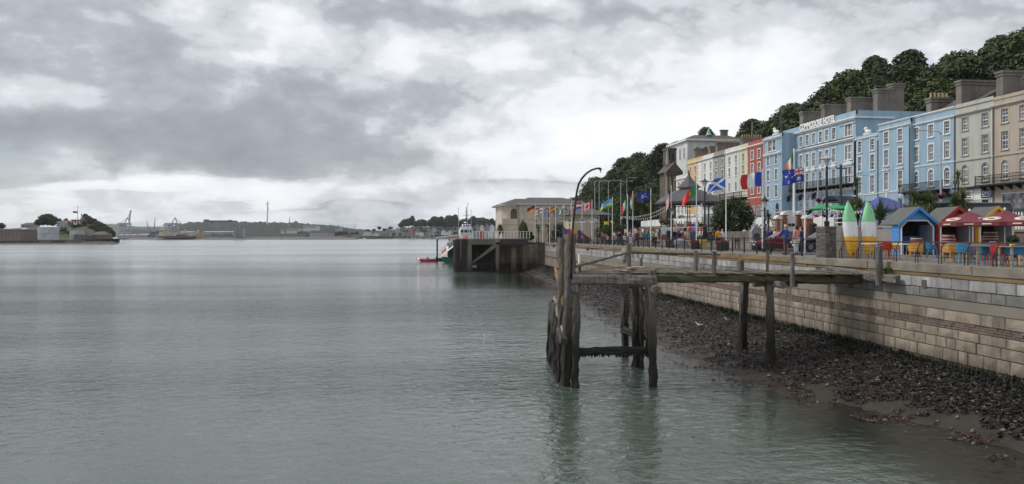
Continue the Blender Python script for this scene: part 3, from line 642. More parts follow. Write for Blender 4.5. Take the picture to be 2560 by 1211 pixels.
def terrace_house(name, label, X, xl, xr, ztop, wm, cols, rows, w, sur, bands=(), cornices=(), trim=None, ground=(), depth=11, group='painted terrace houses facing the harbour', bars=(2, 4), style='sash', winw=None):
    """rows: (z0, z1, arch); cols: photo x of the window columns on the facade plane"""
    y0, y1 = yof(xr, X), yof(xl, X)
    h = T(name, label, 'house', (X+depth/2, (y0+y1)/2, GR), group=group)
    holes = []; wins = []
    for cx in cols:
        yc = yof(cx, X)
        for z0, z1, a in rows: holes.append((yc-w/2, yc+w/2, z0, z1, a)); wins.append((yc, z0, z1, a))
    for g in ground: holes.append((yof(g[1], X), yof(g[0], X), g[2], g[3], g[4]))
    wall_holes(X, y0, y1, GR, ztop, holes, wm, h); shell(X, y0, y1, GR, ztop, depth, wm, h)
    for yc, z0, z1, a in wins: add_window(h, X, yc, z0, w, z1-z0, a, sur, bars)
    for b in bands: moulding(h, X, y0, y1, b, trim or sur or whitep, .2, .12, 'string_course')
    for c in cornices: moulding(h, X, y0, y1, c[0], trim or sur or whitep, c[1], c[2])
    for g in ground:
        ga, gb = yof(g[1], X), yof(g[0], X); kind = g[5] if len(g) > 5 else 'shop'
        o = MB().box(X+.1, X+.16, ga+.02, gb-.02, g[2]+.02, g[3]-.02).build('door' if kind == 'door' else 'shop_window', glassm if kind == 'shop' else darkvoid, h)
        f = MB(); 
        for yy in (ga, gb-.08): f.box(X+.02, X+.1, yy, yy+.08, g[2], g[3])
        f.box(X+.02, X+.1, ga, gb, g[3]-.1, g[3]); f.build('frame', whitep, o)
    MB().tube([(X-.09, y0+.12, GR), (X-.09, y0+.12, ztop-1.2)], .05, 6).build('downpipe', iron if wm.name.endswith('blue') else (trim or whitep), h)
    return h, y0, y1
RW = [(13.72, 15.28, False), (10.75, 12.78, False), (7.45, 9.58, True)]
beige = wallpaint('beige', (.41, .35, .285)); sage = wallpaint('sage', (.43, .43, .375)); skyb = wallpaint('sky_blue', (.285, .405, .505)); skyb2 = wallpaint('powder_blue', (.30, .42, .515)); hotelb = wallpaint('hotel_blue', (.295, .415, .515))
beige_t = wallpaint('beige_trim', (.44, .38, .315)); sage_t = wallpaint('sage_trim', (.38, .375, .325))
# A: beige house on the right, house beyond it mostly outside the frame
hA, a0, a1 = terrace_house('terrace_house', 'beige terrace house with lattice iron balcony and dark shop glass', XF, 2484, 2640, 16.8, beige, [2512, 2558, 2610], RW, .95, beige_t, bands=[10.0], cornices=[(15.55, .3, .28), (16.35, .14, .1)], ground=[(2503, 2600, 3.0, 5.9, False)])
balcony(hA, XF, a0+.3, a1+1.4, 6.95, 1.2, 1.0, .2, True)
pchimney(hA, a1-.3, 2499, 2590, 180, 245, th=1.0)
dm = MB().box(XF+.8, XF+2.6, yof(2575), yof(2545), 16.6, 18.2).build('dormer', slate, hA); MB().box(XF+.74, XF+.8, yof(2571), yof(2549), 16.9, 17.9).build('dormer_window', whitep, dm); MB().prism([(XF+.5, yof(2580), 18.15), (XF+.5, yof(2540), 18.15), (XF+.5, yof(2560), 19.0)], (2.4, 0, 0)).build('dormer_roof', slate, dm); MB().box(XF+.70, XF+.74, yof(2567), yof(2553), 17.05, 17.75).build('pane', glassm, dm)
MB().tube([(XF-.12, a1-.05, GR), (XF-.12, a1-.05, 15.6)], .06, 8).build('drain_pipe', chimney_m, hA)
# B: sage
hB, b0, b1 = terrace_house('terrace_house', 'pale sage terrace house with white ground floor office', XF, 2390, 2484, 17.0, sage, [2412.5, 2462.5], RW, .95, sage_t, bands=[9.98], cornices=[(15.5, .3, .28), (16.45, .16, .12)], ground=[(2400, 2432, 3.0, 5.2, False), (2452, 2472, GR, 5.4, False, 'door')])
pchimney(hB, b1-.5, 2397, 2496, 203, 262, th=1.0); MB().prism([(XF+1, b0, 16.6), (XF+6, b0, 18.6), (XF+10.9, b0, 16.6)], (0, b1-b0-1.2, 0)).build('roof', slate, hB)
MB().box(XF-.06, XF-.004, yof(2480), yof(2398), 5.35, 6.55).build('fascia', whitep, hB)
MB().box(XF-.7, XF-.004, b0+.2, b1-.2, 6.7, 6.9).build('canopy', iron, hB)
signm = mat('navy_sign', (.03, .035, .08), .5, .05); dngw = mat('sign_white', (.8, .8, .8), .5, .05)
for cx, bgm, tm in ((2421, dngw, signm), (2469.5, signm, mat('sign_pale', (.45, .5, .6), .5, .05))):
    yc = yof(cx); s = MB().box(XF-.16, XF-.07, yc-.85, yc+.85, 5.5, 6.5).build('sign_board', bgm, hB)
    me = text_mesh('DNG', .62, .01, .018); me.materials.append(tm); o = inst(me, 'lettering', s, (XF-.172, yc, 5.85), rot=(R(90), 0, R(-90)))
    MB().box(XF-.168, XF-.161, yc-.6, yc+.6, 5.62, 5.74).build('underline', tm, s)
# C: blue, three bays with balcony
hC, c0, c1 = terrace_house('terrace_house', 'blue terrace house with three bays, arched windows and black balcony', XF, 2277, 2390, 16.85, skyb, [2290.7, 2327.6, 2367.5], RW, .95, whitep, bands=[10.05], cornices=[(15.55, .24, .25), (16.6, .28, .22)], ground=[(2320, 2345, GR, 6.0, False, 'door'), (2285, 2312, 3.0, 5.6, False)])
balcony(hC, XF, yof(2376), yof(2266), 6.95, 1.1, 1.0, .13)
MB().prism([(XF+1, c0, 16.5), (XF+6, c0, 19.2), (XF+10.9, c0, 16.5)], (0, c1-c0, 0)).build('roof', slate, hC)
pchimney(hC, c1-1.0, 2322, 2372, 246, 275, th=1.0, pots=5, m=chimney_m)
MB().box(XF-.9, XF-.004, c0+.5, c1-1, 5.9, 6.3).build('porch_canopy', iron, hC)
# D: blue with quoins, slightly forward
XD = XF-.5
hD, d0, d1 = terrace_house('terrace_house', 'narrow blue terrace house with quoined corners and two bays', XD, 2197, 2277, 16.7, skyb2, [2216, 2250.5], [(13.9, 15.5, False), (10.85, 13.0, False), (7.5, 9.9, False)], .95, whitep, bands=[7.05], cornices=[(15.75, .2, .22), (16.55, .24, .2)], ground=[(2243, 2257, 4.4, 6.3, True), (2212, 2222, 4.4, 6.3, True)])
for yy in (d0, d1-.55):
    for i in range(17): MB().box(XD-.035, XD-.003, yy+(.0 if i % 2 else .0), yy+(.55 if i % 2 else .4), 7.3+i*.49, 7.3+i*.49+.44).build('quoin', skyb2, hD)
for cx in (2216, 2250.5): MB().prism([(XD-.05, yof(cx, XD)-.22, 7.05), (XD-.05, yof(cx, XD)+.22, 7.05), (XD-.05, yof(cx, XD)+.12, 6.35), (XD-.05, yof(cx, XD)-.12, 6.35)], (.046, 0, 0)).build('keystone', whitep, hD); MB().box(XD-.2, XD-.003, yof(cx, XD)-.7, yof(cx, XD)+.7, 10.15, 10.3).build('window_head', whitep, hD)
# E: blue, lower link beside the hotel
hE, e0, e1 = terrace_house('terrace_house', 'low blue terrace house joining the hotel, lion statue on its parapet', XF, 2135, 2197, 15.9, hotelb, [2149.5, 2181], [(13.45, 15.1, False), (10.65, 12.85, False), (7.4, 9.8, False)], .95, whitep, bands=[7.0], cornices=[(15.3, .24, .22)], ground=[(2168, 2180, 4.4, 6.3, True)])
def lion(parent, p, s=1.0):
    m = whitep; o = MB()
    o.loft([[Vector(p)+Vector((rx*math.cos(a)*s, yy*s, (.32+zz+rz*math.sin(a))*s)) for a in [6.2832*i/10 for i in range(10)]] for yy, rx, rz, zz in [(-.75, .12, .14, .0), (-.6, .26, .28, 0), (-.1, .24, .26, 0), (.3, .26, .36, .08), (.5, .26, .36, .2), (.6, .12, .2, .3)]])
    o.lathe([(.05, -.28), (.24, -.18), (.3, 0), (.24, .18), (.06, .3)], Vector(p)+Vector((0, .55*s, .85*s)), 10); o.lathe([(.02, -.1), (.12, -.05), (.12, .1), (.02, .15)], Vector(p)+Vector((0, .83*s, .78*s)), 8)
    for sx in (-.17, .17): o.box(p[0]+sx*s-.07, p[0]+sx*s+.07, p[1]+.35*s, p[1]+.85*s, p[2], p[2]+.16)
    o.box(p[0]-.3, p[0]+.3, p[1]-.85*s, p[1]+.85*s, p[2]-.15, p[2]); return o.build('lion_statue', m, parent, smooth=True)
lion(hE, (XF+.3, yof(2165), 16.05), .9)
# hotel
def build_hotel():
    y0, y1, ym = yof(2140), yof(1911, XN), yof(1958)
    h = T('hotel', 'large pale blue hotel with rooftop name letters and long first floor balcony', 'hotel', (XF+7, (y0+y1)/2, GR))
    holes = []; wins = []
    for cx, w, st in [(1976.5, 1.7, 'triple')]+[(c, .92, 'sash') for c in (2002.5, 2018.5, 2034.5, 2051.5, 2067.5, 2085)]+[(2122, 1.9, 'triple')]:
        yc = yof(cx)
        for z0, z1 in ((16.3, 18.1), (12.7, 14.9), (9.15, 11.6)): holes.append((yc-w/2, yc+w/2, z0, z1)); wins.append((yc, z0, z1, w, st, False))
        if st == 'sash': holes.append((yc-.5, yc+.5, 4.3, 7.6, True)); wins.append((yc, 4.3, 7.6, 1.0, 'sash', True))
    yd = yof(1976.5); holes.append((yd-1.0, yd+1.0, GR, 7.6, True))
    yp = yof(2122); holes.append((yp-.9, yp+.9, GR, 6.0, False))
    wall_holes(XF, y0, ym, GR, 19.9, holes, hotelb, h)
    for yc, z0, z1, w, st, a in wins: add_window(h, XF, yc, z0, w, z1-z0, a, whitep if z0 > 5 else None, (2, 4) if st == 'sash' else (3, 2), st)
    shell(XF, y0, ym, GR, 19.9, 15, hotelb, h)
    MB().box(XF+.1, XF+.16, yd-.98, yd+.98, GR, 7.58).build('door', mat('hotel_door', (.45, .42, .38), .5, .3), h); MB().box(XF+.1, XF+.16, yp-.88, yp+.88, GR, 5.98).build('door', glassm, h)
    # projecting left wing
    holes = []; wins = []
    for cx in (1920.8, 1940.8):
        yc = yof(cx, XN)
        for z0, z1 in ((13.75, 15.4), (10.95, 12.9), (7.95, 10.1)): holes.append((yc-.5, yc+.5, z0, z1)); wins.append((yc, z0, z1, 1.0, 'sash'))
    yc = yof(1930, XN); holes.append((yc-1.45, yc+1.45, 16.25, 18.15)); wins.append((yc, 16.25, 18.15, 2.9, 'double'))
    yc = yof(1943, XN); holes.append((yc-.6, yc+.6, GR, 6.9, True))
    yw = yof(1955, XN)
    wall_holes(XN, yw, y1, GR, 19.0, holes, hotelb, h)
    MB().box(XN+.1, XN+.16, yc-.58, yc+.58, GR, 6.88).build('door', darkvoid, h)
    for yc, z0, z1, w, st in wins: add_window(h, XN, yc, z0, w, z1-z0, False, whitep, (2, 3), st)
    shell(XN, yw, y1, GR, 19.0, 12, hotelb, h)
    # right end bay comes a little forward
    for z in (18.55, 15.5): moulding(h, XF, y0, ym, z, whitep, .42, .4, ret=6 if z > 18 else 0); moulding(h, XN, yw, y1, z-.35 if z > 18 else z-.1, whitep, .4, .36)
    moulding(h, XN, yw, y1, 7.35, whitep, .22, .12, 'string_course')
    dent = MB().box(XF-.16, XF-.003, y0+.1, ym-.05, 8.3, 8.5)
    yy = y0+.2
    while yy < ym-.2: dent.box(XF-.12, XF-.003, yy, yy+.25, 8.02, 8.3); yy += .5
    dent.build('dentil_course', whitep, h)
    balcony(h, XF, y0+.2, ym-.1, 9.05, 1.3, 1.0, .16, m=iron)
    MB().box(XF-.06, XF-.003, y0, yof(2100), 18.0, 18.06).build('cable', iron, h)
    MB().box(XF-.34, XF-.003, yof(2131), yof(1965), 15.93, 16.1).build('lead_flashing', darkvoid, h)
    for cx in (2002.5, 2018.5, 2034.5, 2051.5, 2067.5, 2085, 2122):   # pediments over the balcony windows
        yc = yof(cx); w = .75 if cx < 2100 else 1.3
        MB().prism([(XF-.28, yc-w, 12.0), (XF-.28, yc+w, 12.0), (XF-.28, yc+w, 12.12), (XF-.28, yc, 12.5), (XF-.28, yc-w, 12.12)], (.277, 0, 0)).box(XF-.2, XF-.003, yc-w+.1, yc+w-.1, 11.85, 12.0).build('pediment', whitep, h)
        if cx < 2100: MB().prism([(XF-.08, yc-.26, 8.0), (XF-.08, yc+.26, 8.0), (XF-.08, yc+.15, 7.55), (XF-.08, yc-.15, 7.55)], (.077, 0, 0)).build('keystone', whitep, h)
    sb = MB().box(XF-.12, XF-.05, yof(2091), yof(1999), 19.0, 19.08); sign = sb.build('sign_rail', iron, h)
    lw = mat('sign_letter', (.78, .77, .75), .5, .05)
    ya, yb = yof(2001.5), yof(2089.5); txt = 'COMMODORE HOTEL'; me = text_mesh(txt, 1.25, .05, .045); me.materials.append(lw)
    wd = max(v.co.x for v in me.vertices)-min(v.co.x for v in me.vertices); k = (ya-yb)/wd
    inst(me, 'lettering', sign, (XF-.16, (ya+yb)/2, 19.12), (k, 1.12, 1), (R(90), 0, R(-90)))
    lion(h, (XN+.4, yof(1935, XN), 19.15), 1.1)
    # glass entrance canopy
    c = MB(); ycn = yof(2122)
    for i in range(6): a0, a1 = math.pi*i/6, math.pi*(i+1)/6; c.add([(XF-3, ycn-2.2*math.cos(a0), 6.2+1.0*math.sin(a0)), (XF-3, ycn-2.2*math.cos(a1), 6.2+1.0*math.sin(a1)), (XF-.02, ycn-2.2*math.cos(a1), 6.2+1.0*math.sin(a1)), (XF-.02, ycn-2.2*math.cos(a0), 6.2+1.0*math.sin(a0))], [(0, 1, 2, 3)])
    c.tube([(XF-3, ycn-2.2*math.cos(math.pi*i/8), 6.2+math.sin(math.pi*i/8)) for i in range(9)], .06, 6); c.tube([(XF-3, ycn-2.2, 6.2), (XF-3, ycn+2.2, 6.2)], .06, 6)
    for s in (-2.1, 2.1): c.tube([(XF-2.9, ycn+s, GR), (XF-2.9, ycn+s, 6.2)], .07, 6)
    c.build('entrance_canopy', mat('canopy_glass', (.05, .06, .065), .3, .2), h)
    for cx in (1994, 2024, 2058):   # small flags under the balcony
        yc = yof(cx); MB().add([(XF-1.2, yc, 8.2), (XF-1.9, yc+.1, 7.9), (XF-1.8, yc+.35, 6.9), (XF-1.25, yc+.1, 7.2)], [(0, 1, 2, 3)]).tube([(XF-.1, yc, 7.6), (XF-2.0, yc, 8.3)], .025, 5).build('facade_flag', mat('navy_cloth', (.02, .025, .07), .8, .2), h)
    for (xa, xb, yt, yb, yy) in [(2003, 2054, 280, 306, ym-4), (2057, 2120, 263, 290, yof(2085)), (2122, 2183, 245, 280, yof(2120)), (2188, 2232, 224, 285, y0+1.4)]:
        pchimney(h, yy, xa, xb, yt, yb, th=1.1)
    pchimney(h, y0+1.5, 2226, 2254, 211, 285, th=1.2)
    for cx, zt in ((1951, 25.2), (1955, 26.6), (2033, 22.8)): p = atX(cx, 400, XF+6); MB().tube([(p.x, p.y, 18.4), (p.x, p.y, zt)], .05, 6).build('roof_pole', chimney_m, h)
build_hotel()
# far end of the terrace
mat('balcony_slate', (.05, .045, .042), .8, .3)
RN = [(15.6, 17.1, False), (13.1, 14.85, False), (10.0, 11.85, False)]; RNa = RN[:2]+[(10.0, 11.85, True)]
redp = wallpaint('brick_red', (.37, .095, .07)); greyp = wallpaint('warm_grey', (.30, .28, .26)); offw = wallpaint('off_white', (.62, .62, .59)); cream = wallpaint('cream', (.60, .56, .40)); white2 = wallpaint('white', (.68, .68, .66)); apric = wallpaint('apricot', (.62, .42, .2)); pearl = wallpaint('pearl', (.6, .61, .6))
hR, r0, r1 = terrace_house('terrace_house', 'brick red terrace house with white windows next to the hotel', XN, 1870, 1911, 18.95, redp, [1880.8, 1897.8], [(15.5, 17.15, False), (12.9, 14.7, False), (9.0, 11.1, False)], 1.1, whitep, bands=[8.15], cornices=[(17.85, .35, .3)], ground=[(1891, 1903, 3.6, 6.8, False), (1875, 1887, 3.6, 6.8, False)])
pchimney(hR, r1-.5, 1853, 1905, 345, 366, th=1.2, pots=9)
for (nm, xl, xr, wm, cols, lab, rows) in [
    ('terrace_house', 1849, 1870, cream, [1857.8], 'narrow cream terrace house beside the brick red one', RNa), ('terrace_house', 1813, 1849, offw, [1823.3, 1839.6], 'off white terrace house with arched windows over a dark balcony', RNa),
    ('terrace_house', 1784, 1813, greyp, [1790.6, 1806.4], 'warm grey terrace house between two white ones', RN), ('terrace_house', 1756, 1784, white2, [1762.2, 1776.5], 'white terrace house with dark bare windows and quoins', RN),
    ('terrace_house', 1719, 1756, apric, [1726.6, 1738.6], 'apricot terrace house with parapet panel', RN), ('terrace_house', 1690, 1719, pearl, [1697, 1706, 1714.5], 'small pearl grey house at the far end of the terrace', [(12.6, 14.2, False), (9.6, 11.5, False), (6.6, 8.4, False)])]:
    zt = 15.8 if xr == 1719 else 18.9
    hh, q0, q1 = terrace_house(nm, lab, XN, xl, xr, zt, wm, cols, rows, .95 if xr != 1784 else .85, None if wm in (white2, cream, offw) else whitep, bands=[9.0] if zt > 18 else [], cornices=[(zt-1.15, .3, .3)], trim=whitep if wm is not greyp else greyp, ground=[(xl+2, xr-2, 3.2, 6.0, False)], bars=(2, 2))
    if wm is apric:
        for i in range(20): MB().box(XN-.06, XN-.003, q0+.0, q0+(2.6 if i % 2 else 2.3), 4+i*.68, 4+i*.68+.6).build('quoin', whitep, hh)
        pchimney(hh, q0+.5, 1736, 1772, 372, 390, th=1.1)
    if wm is white2: pchimney(hh, q0+.4, 1773, 1791, 366, 386, th=1.1); balcony(hh, XN, q0, q1, 8.5, 1.2, 1.0, .25)
    if wm is greyp: balcony(hh, XN, q0+.02, q1-.02, 8.5, 1.2, 1.0, .25)
    if wm is offw: pchimney(hh, q1-1, 1791, 1853, 357, 380, th=1.2, pots=10); balcony(hh, XN, q0+.02, q1-.02, 8.6, 1.3, 1.1, .2, m=mat('balcony_slate', (.05, .045, .042), .8, .3))
    if wm is cream: balcony(hh, XN, q0+.02, q1-.02, 8.6, 1.3, 1.1, .2, m=MATS['balcony_slate'])
# villa above, facing the camera
def gable_windows(parent, Y, xs, z0, z1, w, m=None):
    for x in xs:
        f = MB().box(x-w/2, x+w/2, Y-.05, Y-.003, z0, z1).build('window', whitep, parent)
        MB().box(x-w/2+.12, x+w/2-.12, Y-.065, Y-.052, z0+.12, z1-.12).build('pane', glassm, f)
        MB().box(x-w/2-.1, x+w/2+.1, Y-.16, Y-.004, z0-.14, z0).build('sill', whitep, f)
def build_villa():
    Y = 205; xa, xb = atY(1731, 350, Y).x, atY(1852, 350, Y).x; zt = atY(1780, 353, Y).z
    v = T('villa', 'tall white villa on the hillside above the terrace with slate roof', 'house', ((xa+xb)/2, Y+8, 6))
    MB().box(xa-1.5, xb, Y, Y+16, 5, zt).build('wall', pearl, v)
    MB().box(xa-2.2, xb+.7, Y-.7, Y+16.7, zt, zt+.5).build('cornice', whitep, v)
    MB().add([(xa-2.2, Y-.7, zt+.5), (xb+.7, Y-.7, zt+.5), (xb+.7, Y+16.7, zt+.5), (xa-2.2, Y+16.7, zt+.5), (xa+2, Y+4, zt+2.2), (xb-2, Y+4, zt+2.2), (xb-2, Y+12, zt+2.2), (xa+2, Y+12, zt+2.2)], [(0, 1, 5, 4), (1, 2, 6, 5), (2, 3, 7, 6), (3, 0, 4, 7), (4, 5, 6, 7)]).build('roof', slate, v)
    gable_windows(v, Y, [atY(p, 370, Y).x for p in (1744, 1764, 1784, 1806, 1828)], zt-4.6, zt-1.6, 1.2)
    for i, yy in enumerate((2.5, 6, 9.5, 13)): f = MB().box(xa-1.56, xa-1.503, Y+yy-.6, Y+yy+.6, zt-5, zt-1.6).build('window', whitep, v); MB().box(xa-1.575, xa-1.562, Y+yy-.48, Y+yy+.48, zt-4.9, zt-1.72).build('pane', glassm, f)
    MB().lathe([(1.0, 0), (.6, .7), (.02, 2.6)], (atY(1782, 345, Y).x, Y+3, zt+2.0), 6).build('spirelet', mat('verdigris', (.2, .42, .34), .6, .1), v)
    chimney(v, xb-4, xb-2, Y+5, zt+4, zt)
build_villa()
def build_church():
    d = 205; stone = mat('dark_church_stone', (.105, .085, .07), .9, .25, 1, .2, 6, stain=(.05, .042, .036), stain_amt=.6); col = mat('column_stone', (.30, .25, .18), .85, .2)
    p = gpos(1685, d); k = d/FPX; zz = lambda y: EYE+(590-y)*k
    c = T('church', 'dark stone church with square tower and columned portico among the trees', 'church', (p.x, p.y, 4))
    x0, x1 = gpos(1667, d).x, gpos(1700, d).x
    MB().box(x0+.5, x1+1.2, p.y+1.5, p.y+8, 3, zz(430)).build('nave', stone, c)
    MB().prism([(x0-.3, p.y-.4, zz(430)), (x1+.8, p.y-.4, zz(430)), ((x0+x1)/2+.3, p.y-.4, zz(406))], (0, 8.6, 0)).build('pediment_roof', stone, c)
    MB().box(x0-.3, x1+.8, p.y-.3, p.y+1.7, zz(440), zz(430)).build('entablature', stone, c)
    for px in (1668, 1676.5, 1686, 1696): q = gpos(px, d); MB().lathe([(.55, 0), (.55, .3), (.42, .4), (.36, (zz(440)-zz(497))*.95), (.5, zz(440)-zz(497))], (q.x, p.y+.4, zz(497)), 12).build('column', col, c)
    MB().box(x0-.5, x1+1, p.y-1, p.y+2, 2.4, zz(497)).build('podium', stone, c)
    ta, tb = gpos(1680, d).x, gpos(1706, d).x; t = MB().box(ta, tb, p.y+5, p.y+5+tb-ta, zz(430), zz(368)).box(ta-.2, tb+.2, p.y+4.8, p.y+5.2+tb-ta, zz(371), zz(365)).box(ta-.2, tb+.2, p.y+4.8, p.y+5.2+tb-ta, zz(404), zz(401)).build('tower', stone, c)
    for q in (.3, .7): MB().box(ta+(tb-ta)*q-.25, ta+(tb-ta)*q+.25, p.y+4.94, p.y+4.997, zz(396), zz(378)).build('louvre', darkvoid, t)
    o = gpos(1677, d); MB().lathe([(.55, 0), (.5, 1), (.06, zz(360)-zz(410))], (o.x, p.y+3, zz(410)), 8).build('pinnacle', mat('grey_stone', (.3, .3, .3), .8, .2), c)
build_church()
# ---- arts centre by the pier and the small pavilion beside it
def build_arts_centre():
    Y = 138.; bst = mat('buff_stone', (.5, .44, .355), .85, .12, .8, .15, 6, stain=(.24, .2, .16), stain_amt=.4, stain_scale=.5, streak=True); k = lambda px, py: atY(px, py, Y)
    xa, xb, xm = k(1257, 500).x, k(1470, 500).x, k(1299, 500).x; ze = k(1350, 512).z; zr = k(1350, 491).z
    b = T('arts_centre', 'buff stone waterfront building with arched windows and hipped slate roof', 'building', ((xa+xb)/2, Y+7, 0))
    def fwall(x0, x1, yy, holes, z0=0, z1=ze):   # wall facing -y with openings
        xs = sorted({x0, x1, *[q for h in holes for q in h[:2]]}); zs = sorted({z0, z1, *[q for h in holes for q in h[2:4]]}); m = MB()
        for a, c in zip(xs, xs[1:]):
            for e, f in zip(zs, zs[1:]):
                if any(h[0] < (a+c)/2 < h[1] and h[2] < (e+f)/2 < h[3] for h in holes): continue
                m.add([(a, yy, e), (c, yy, e), (c, yy, f), (a, yy, f)], [(0, 1, 2, 3)])
        for a, c, e, f, ar in holes:
            y2 = yy+.5; m.add([(a, yy, e), (a, y2, e), (a, y2, f), (a, yy, f)], [(0, 1, 2, 3)]); m.add([(c, yy, e), (c, y2, e), (c, y2, f), (c, yy, f)], [(0, 1, 2, 3)]); m.add([(a, yy, f), (c, yy, f), (c, y2, f), (a, y2, f)], [(0, 1, 2, 3)]); m.add([(a, yy, e), (c, yy, e), (c, y2, e), (a, y2, e)], [(0, 1, 2, 3)])
            if ar:
                r = (c-a)/2; hs = f-r; xm_ = (a+c)/2; arc = [(xm_-r*math.cos(t), hs+r*math.sin(t)) for t in [math.pi*i/12 for i in range(13)]]
                for i in range(12): q = a if i < 6 else c; m.add([(q, yy, f), (arc[i][0], yy, arc[i][1]), (arc[i+1][0], yy, arc[i+1][1])], [(0, 1, 2)]); m.add([(arc[i][0], yy, arc[i][1]), (arc[i+1][0], yy, arc[i+1][1]), (arc[i+1][0], y2, arc[i+1][1]), (arc[i][0], y2, arc[i][1])], [(0, 1, 2, 3)])
        return m
    hw = []
    for px in (1344, 1368, 1390, 1412): x = k(px, 530).x; hw.append((x-.62, x+.62, k(px, 547).z, k(px, 520).z, True))
    for px in (1344, 1368, 1392): x = k(px, 530).x; hw.append((x-.38, x+.38, k(px, 571).z, k(px, 562).z, False))
    m = fwall(xm, xb, Y, hw); m.add([(xm, Y, 0), (xm, Y+16, 0), (xm, Y+16, ze), (xm, Y, ze)], [(0, 1, 2, 3)]); m.add([(xb, Y, 0), (xb, Y+16, 0), (xb, Y+16, ze), (xb, Y, ze)], [(0, 1, 2, 3)])
    m.build('wall', bst, b)
    lx = k(1286.5, 530).x; dx = k(1291, 570).x; z2 = ze-.15
    w2 = fwall(xa+1.4, xm, Y+.9, [(lx-.62, lx+.62, k(1286, 548).z, k(1286, 522).z, True), (dx-.4, dx+.4, 0.02, k(1291, 566).z, False)], 0, z2)
    w2.add([(xa+1.4, Y+.9, 0), (xa, Y+2.6, 0), (xa, Y+2.6, z2), (xa+1.4, Y+.9, z2)], [(0, 1, 2, 3)]); w2.add([(xa, Y+2.6, 0), (xa, Y+14, 0), (xa, Y+14, z2), (xa, Y+2.6, z2)], [(0, 1, 2, 3)])
    w2.build('wall', bst, b)
    MB().add([(lx-.8, Y+1.5, 0), (lx+.8, Y+1.5, 0), (lx+.8, Y+1.5, ze-.3), (lx-.8, Y+1.5, ze-.3)], [(0, 1, 2, 3)]).build('loggia_back', mat('loggia_stone', (.2, .17, .14), .9, .2), b)
    MB().add([(dx-.5, Y+1.35, 0), (dx+.5, Y+1.35, 0), (dx+.5, Y+1.35, 2.4), (dx-.5, Y+1.35, 2.4)], [(0, 1, 2, 3)]).build('door', darkvoid, b)
    tint = mat('pale_glass', (.28, .36, .38), .12, .2, .6, spec=.6)
    for a, c, e, f, ar in hw:
        r = (c-a)/2; o = MB()
        o.add([(a, Y+.4, e), (c, Y+.4, e), (c, Y+.4, f), (a, Y+.4, f)], [(0, 1, 2, 3)]); w = o.build('window', tint if ar else darkvoid, b)
        fr = MB()
        for x in (a, (a+c)/2-.04, c-.1): fr.box(x, x+.1, Y+.3, Y+.38, e, f if not ar or x == (a+c)/2-.04 else f-r)
        fr.box(a, c, Y+.3, Y+.38, e, e+.12); fr.box(a, c, Y+.29, Y+.37, f-r-.06 if ar else (e+f)/2, f-r+.06 if ar else (e+f)/2+.06)
        fr.build('frame', whitep, w)
        if ar:
            pts = [(-(r+.09)*math.cos(t), (r+.09)*math.sin(t)) for t in [math.pi*i/12 for i in range(13)]]
            MB().tube([((a+c)/2+p[0], Y-.02, f-r+p[1]) for p in pts], .09, 6).build('arch_moulding', whitep, w)
    for z in (k(1350, 548).z, k(1350, 560).z, k(1350, 529).z): MB().box(xm-.12, xb, Y-.09, Y-.004, z-.07, z+.07).build('string_course', bst, b)
    bz = k(1350, 560).z; MB().box(xa-.1, xm-.14, Y+.3, Y+.55, bz, bz+.95).box(xa-.1, xa+.15, Y+.55, Y+3, bz, bz+.95).box(xa-.1, xm-.14, Y+.25, Y+2.5, bz-.15, bz).build('balcony_parapet', bst, b)
    MB().box(xa-.1, xm-.13, Y+.35, Y+.6, 0, bz-.15).build('arcade_wall', bst, b)
    MB().box(xm-.4, xb+.5, Y-.55, Y+16, ze, ze+.18).build('gutter', whitep, b); MB().box(xa-.6, xm-.4, Y+.3, Y+15, z2, z2+.17).build('gutter', whitep, b)
    ra, rb = k(1330, 491).x, k(1418, 491).x
    MB().add([(xm-.45, Y-.6, ze+.18), (xb+.6, Y-.6, ze+.18), (xb+.6, Y+16, ze+.18), (xm-.45, Y+16, ze+.18), (ra, Y+5, zr), (rb, Y+5, zr), (rb, Y+10, zr), (ra, Y+10, zr)], [(0, 1, 5, 4), (1, 2, 6, 5), (2, 3, 7, 6), (3, 0, 4, 7), (4, 5, 6, 7)]).build('roof', slate, b)
    MB().add([(xa-.9, Y+1.2, z2+.17), (xa+.8, Y+.1, z2+.17), (xm+.6, Y+.1, z2+.17), (xm+.6, Y+15, z2+.17), (xa-.9, Y+15, z2+.17), (k(1296, 493).x, Y+5, zr-.25), (ra, Y+5.5, zr-.25), (ra, Y+9, zr-.25), (k(1296, 493).x, Y+9, zr-.25)], [(0, 1, 5), (1, 2, 6, 5), (2, 3, 7, 6), (3, 4, 8, 7), (4, 0, 5, 8), (5, 6, 7, 8)]).build('roof', slate, b)
    Y2 = 128.; k2 = lambda px, py: atY(px, py, Y2); xa, xb = k2(1432, 540).x, k2(1497, 540).x; ze = k2(1460, 536).z; zr = k2(1460, 519).z
    s = T('pavilion', 'small buff stone pavilion with low slate roof and two square windows', 'building', ((xa+xb)/2, Y2+4, 0))
    MB().box(xa, xb, Y2, Y2+8, 0, ze).build('wall', bst, s)
    MB().add([(xa-1, Y2-.9, ze-.1), (xb+2.5, Y2-.9, ze-.1), (xb+2.5, Y2+9, ze-.1), (xa-1, Y2+9, ze-.1), ((xa+xb)/2-.5, Y2+4, zr), ((xa+xb)/2+1.5, Y2+4, zr)], [(0, 1, 5, 4), (1, 2, 5), (2, 3, 4, 5), (3, 0, 4), (0, 3, 2, 1)]).build('roof', slate, s)
    gable_windows(s, Y2, [k2(1455, 550).x, k2(1480.5, 550).x], k2(1455, 556).z, k2(1455, 546).z, .8)
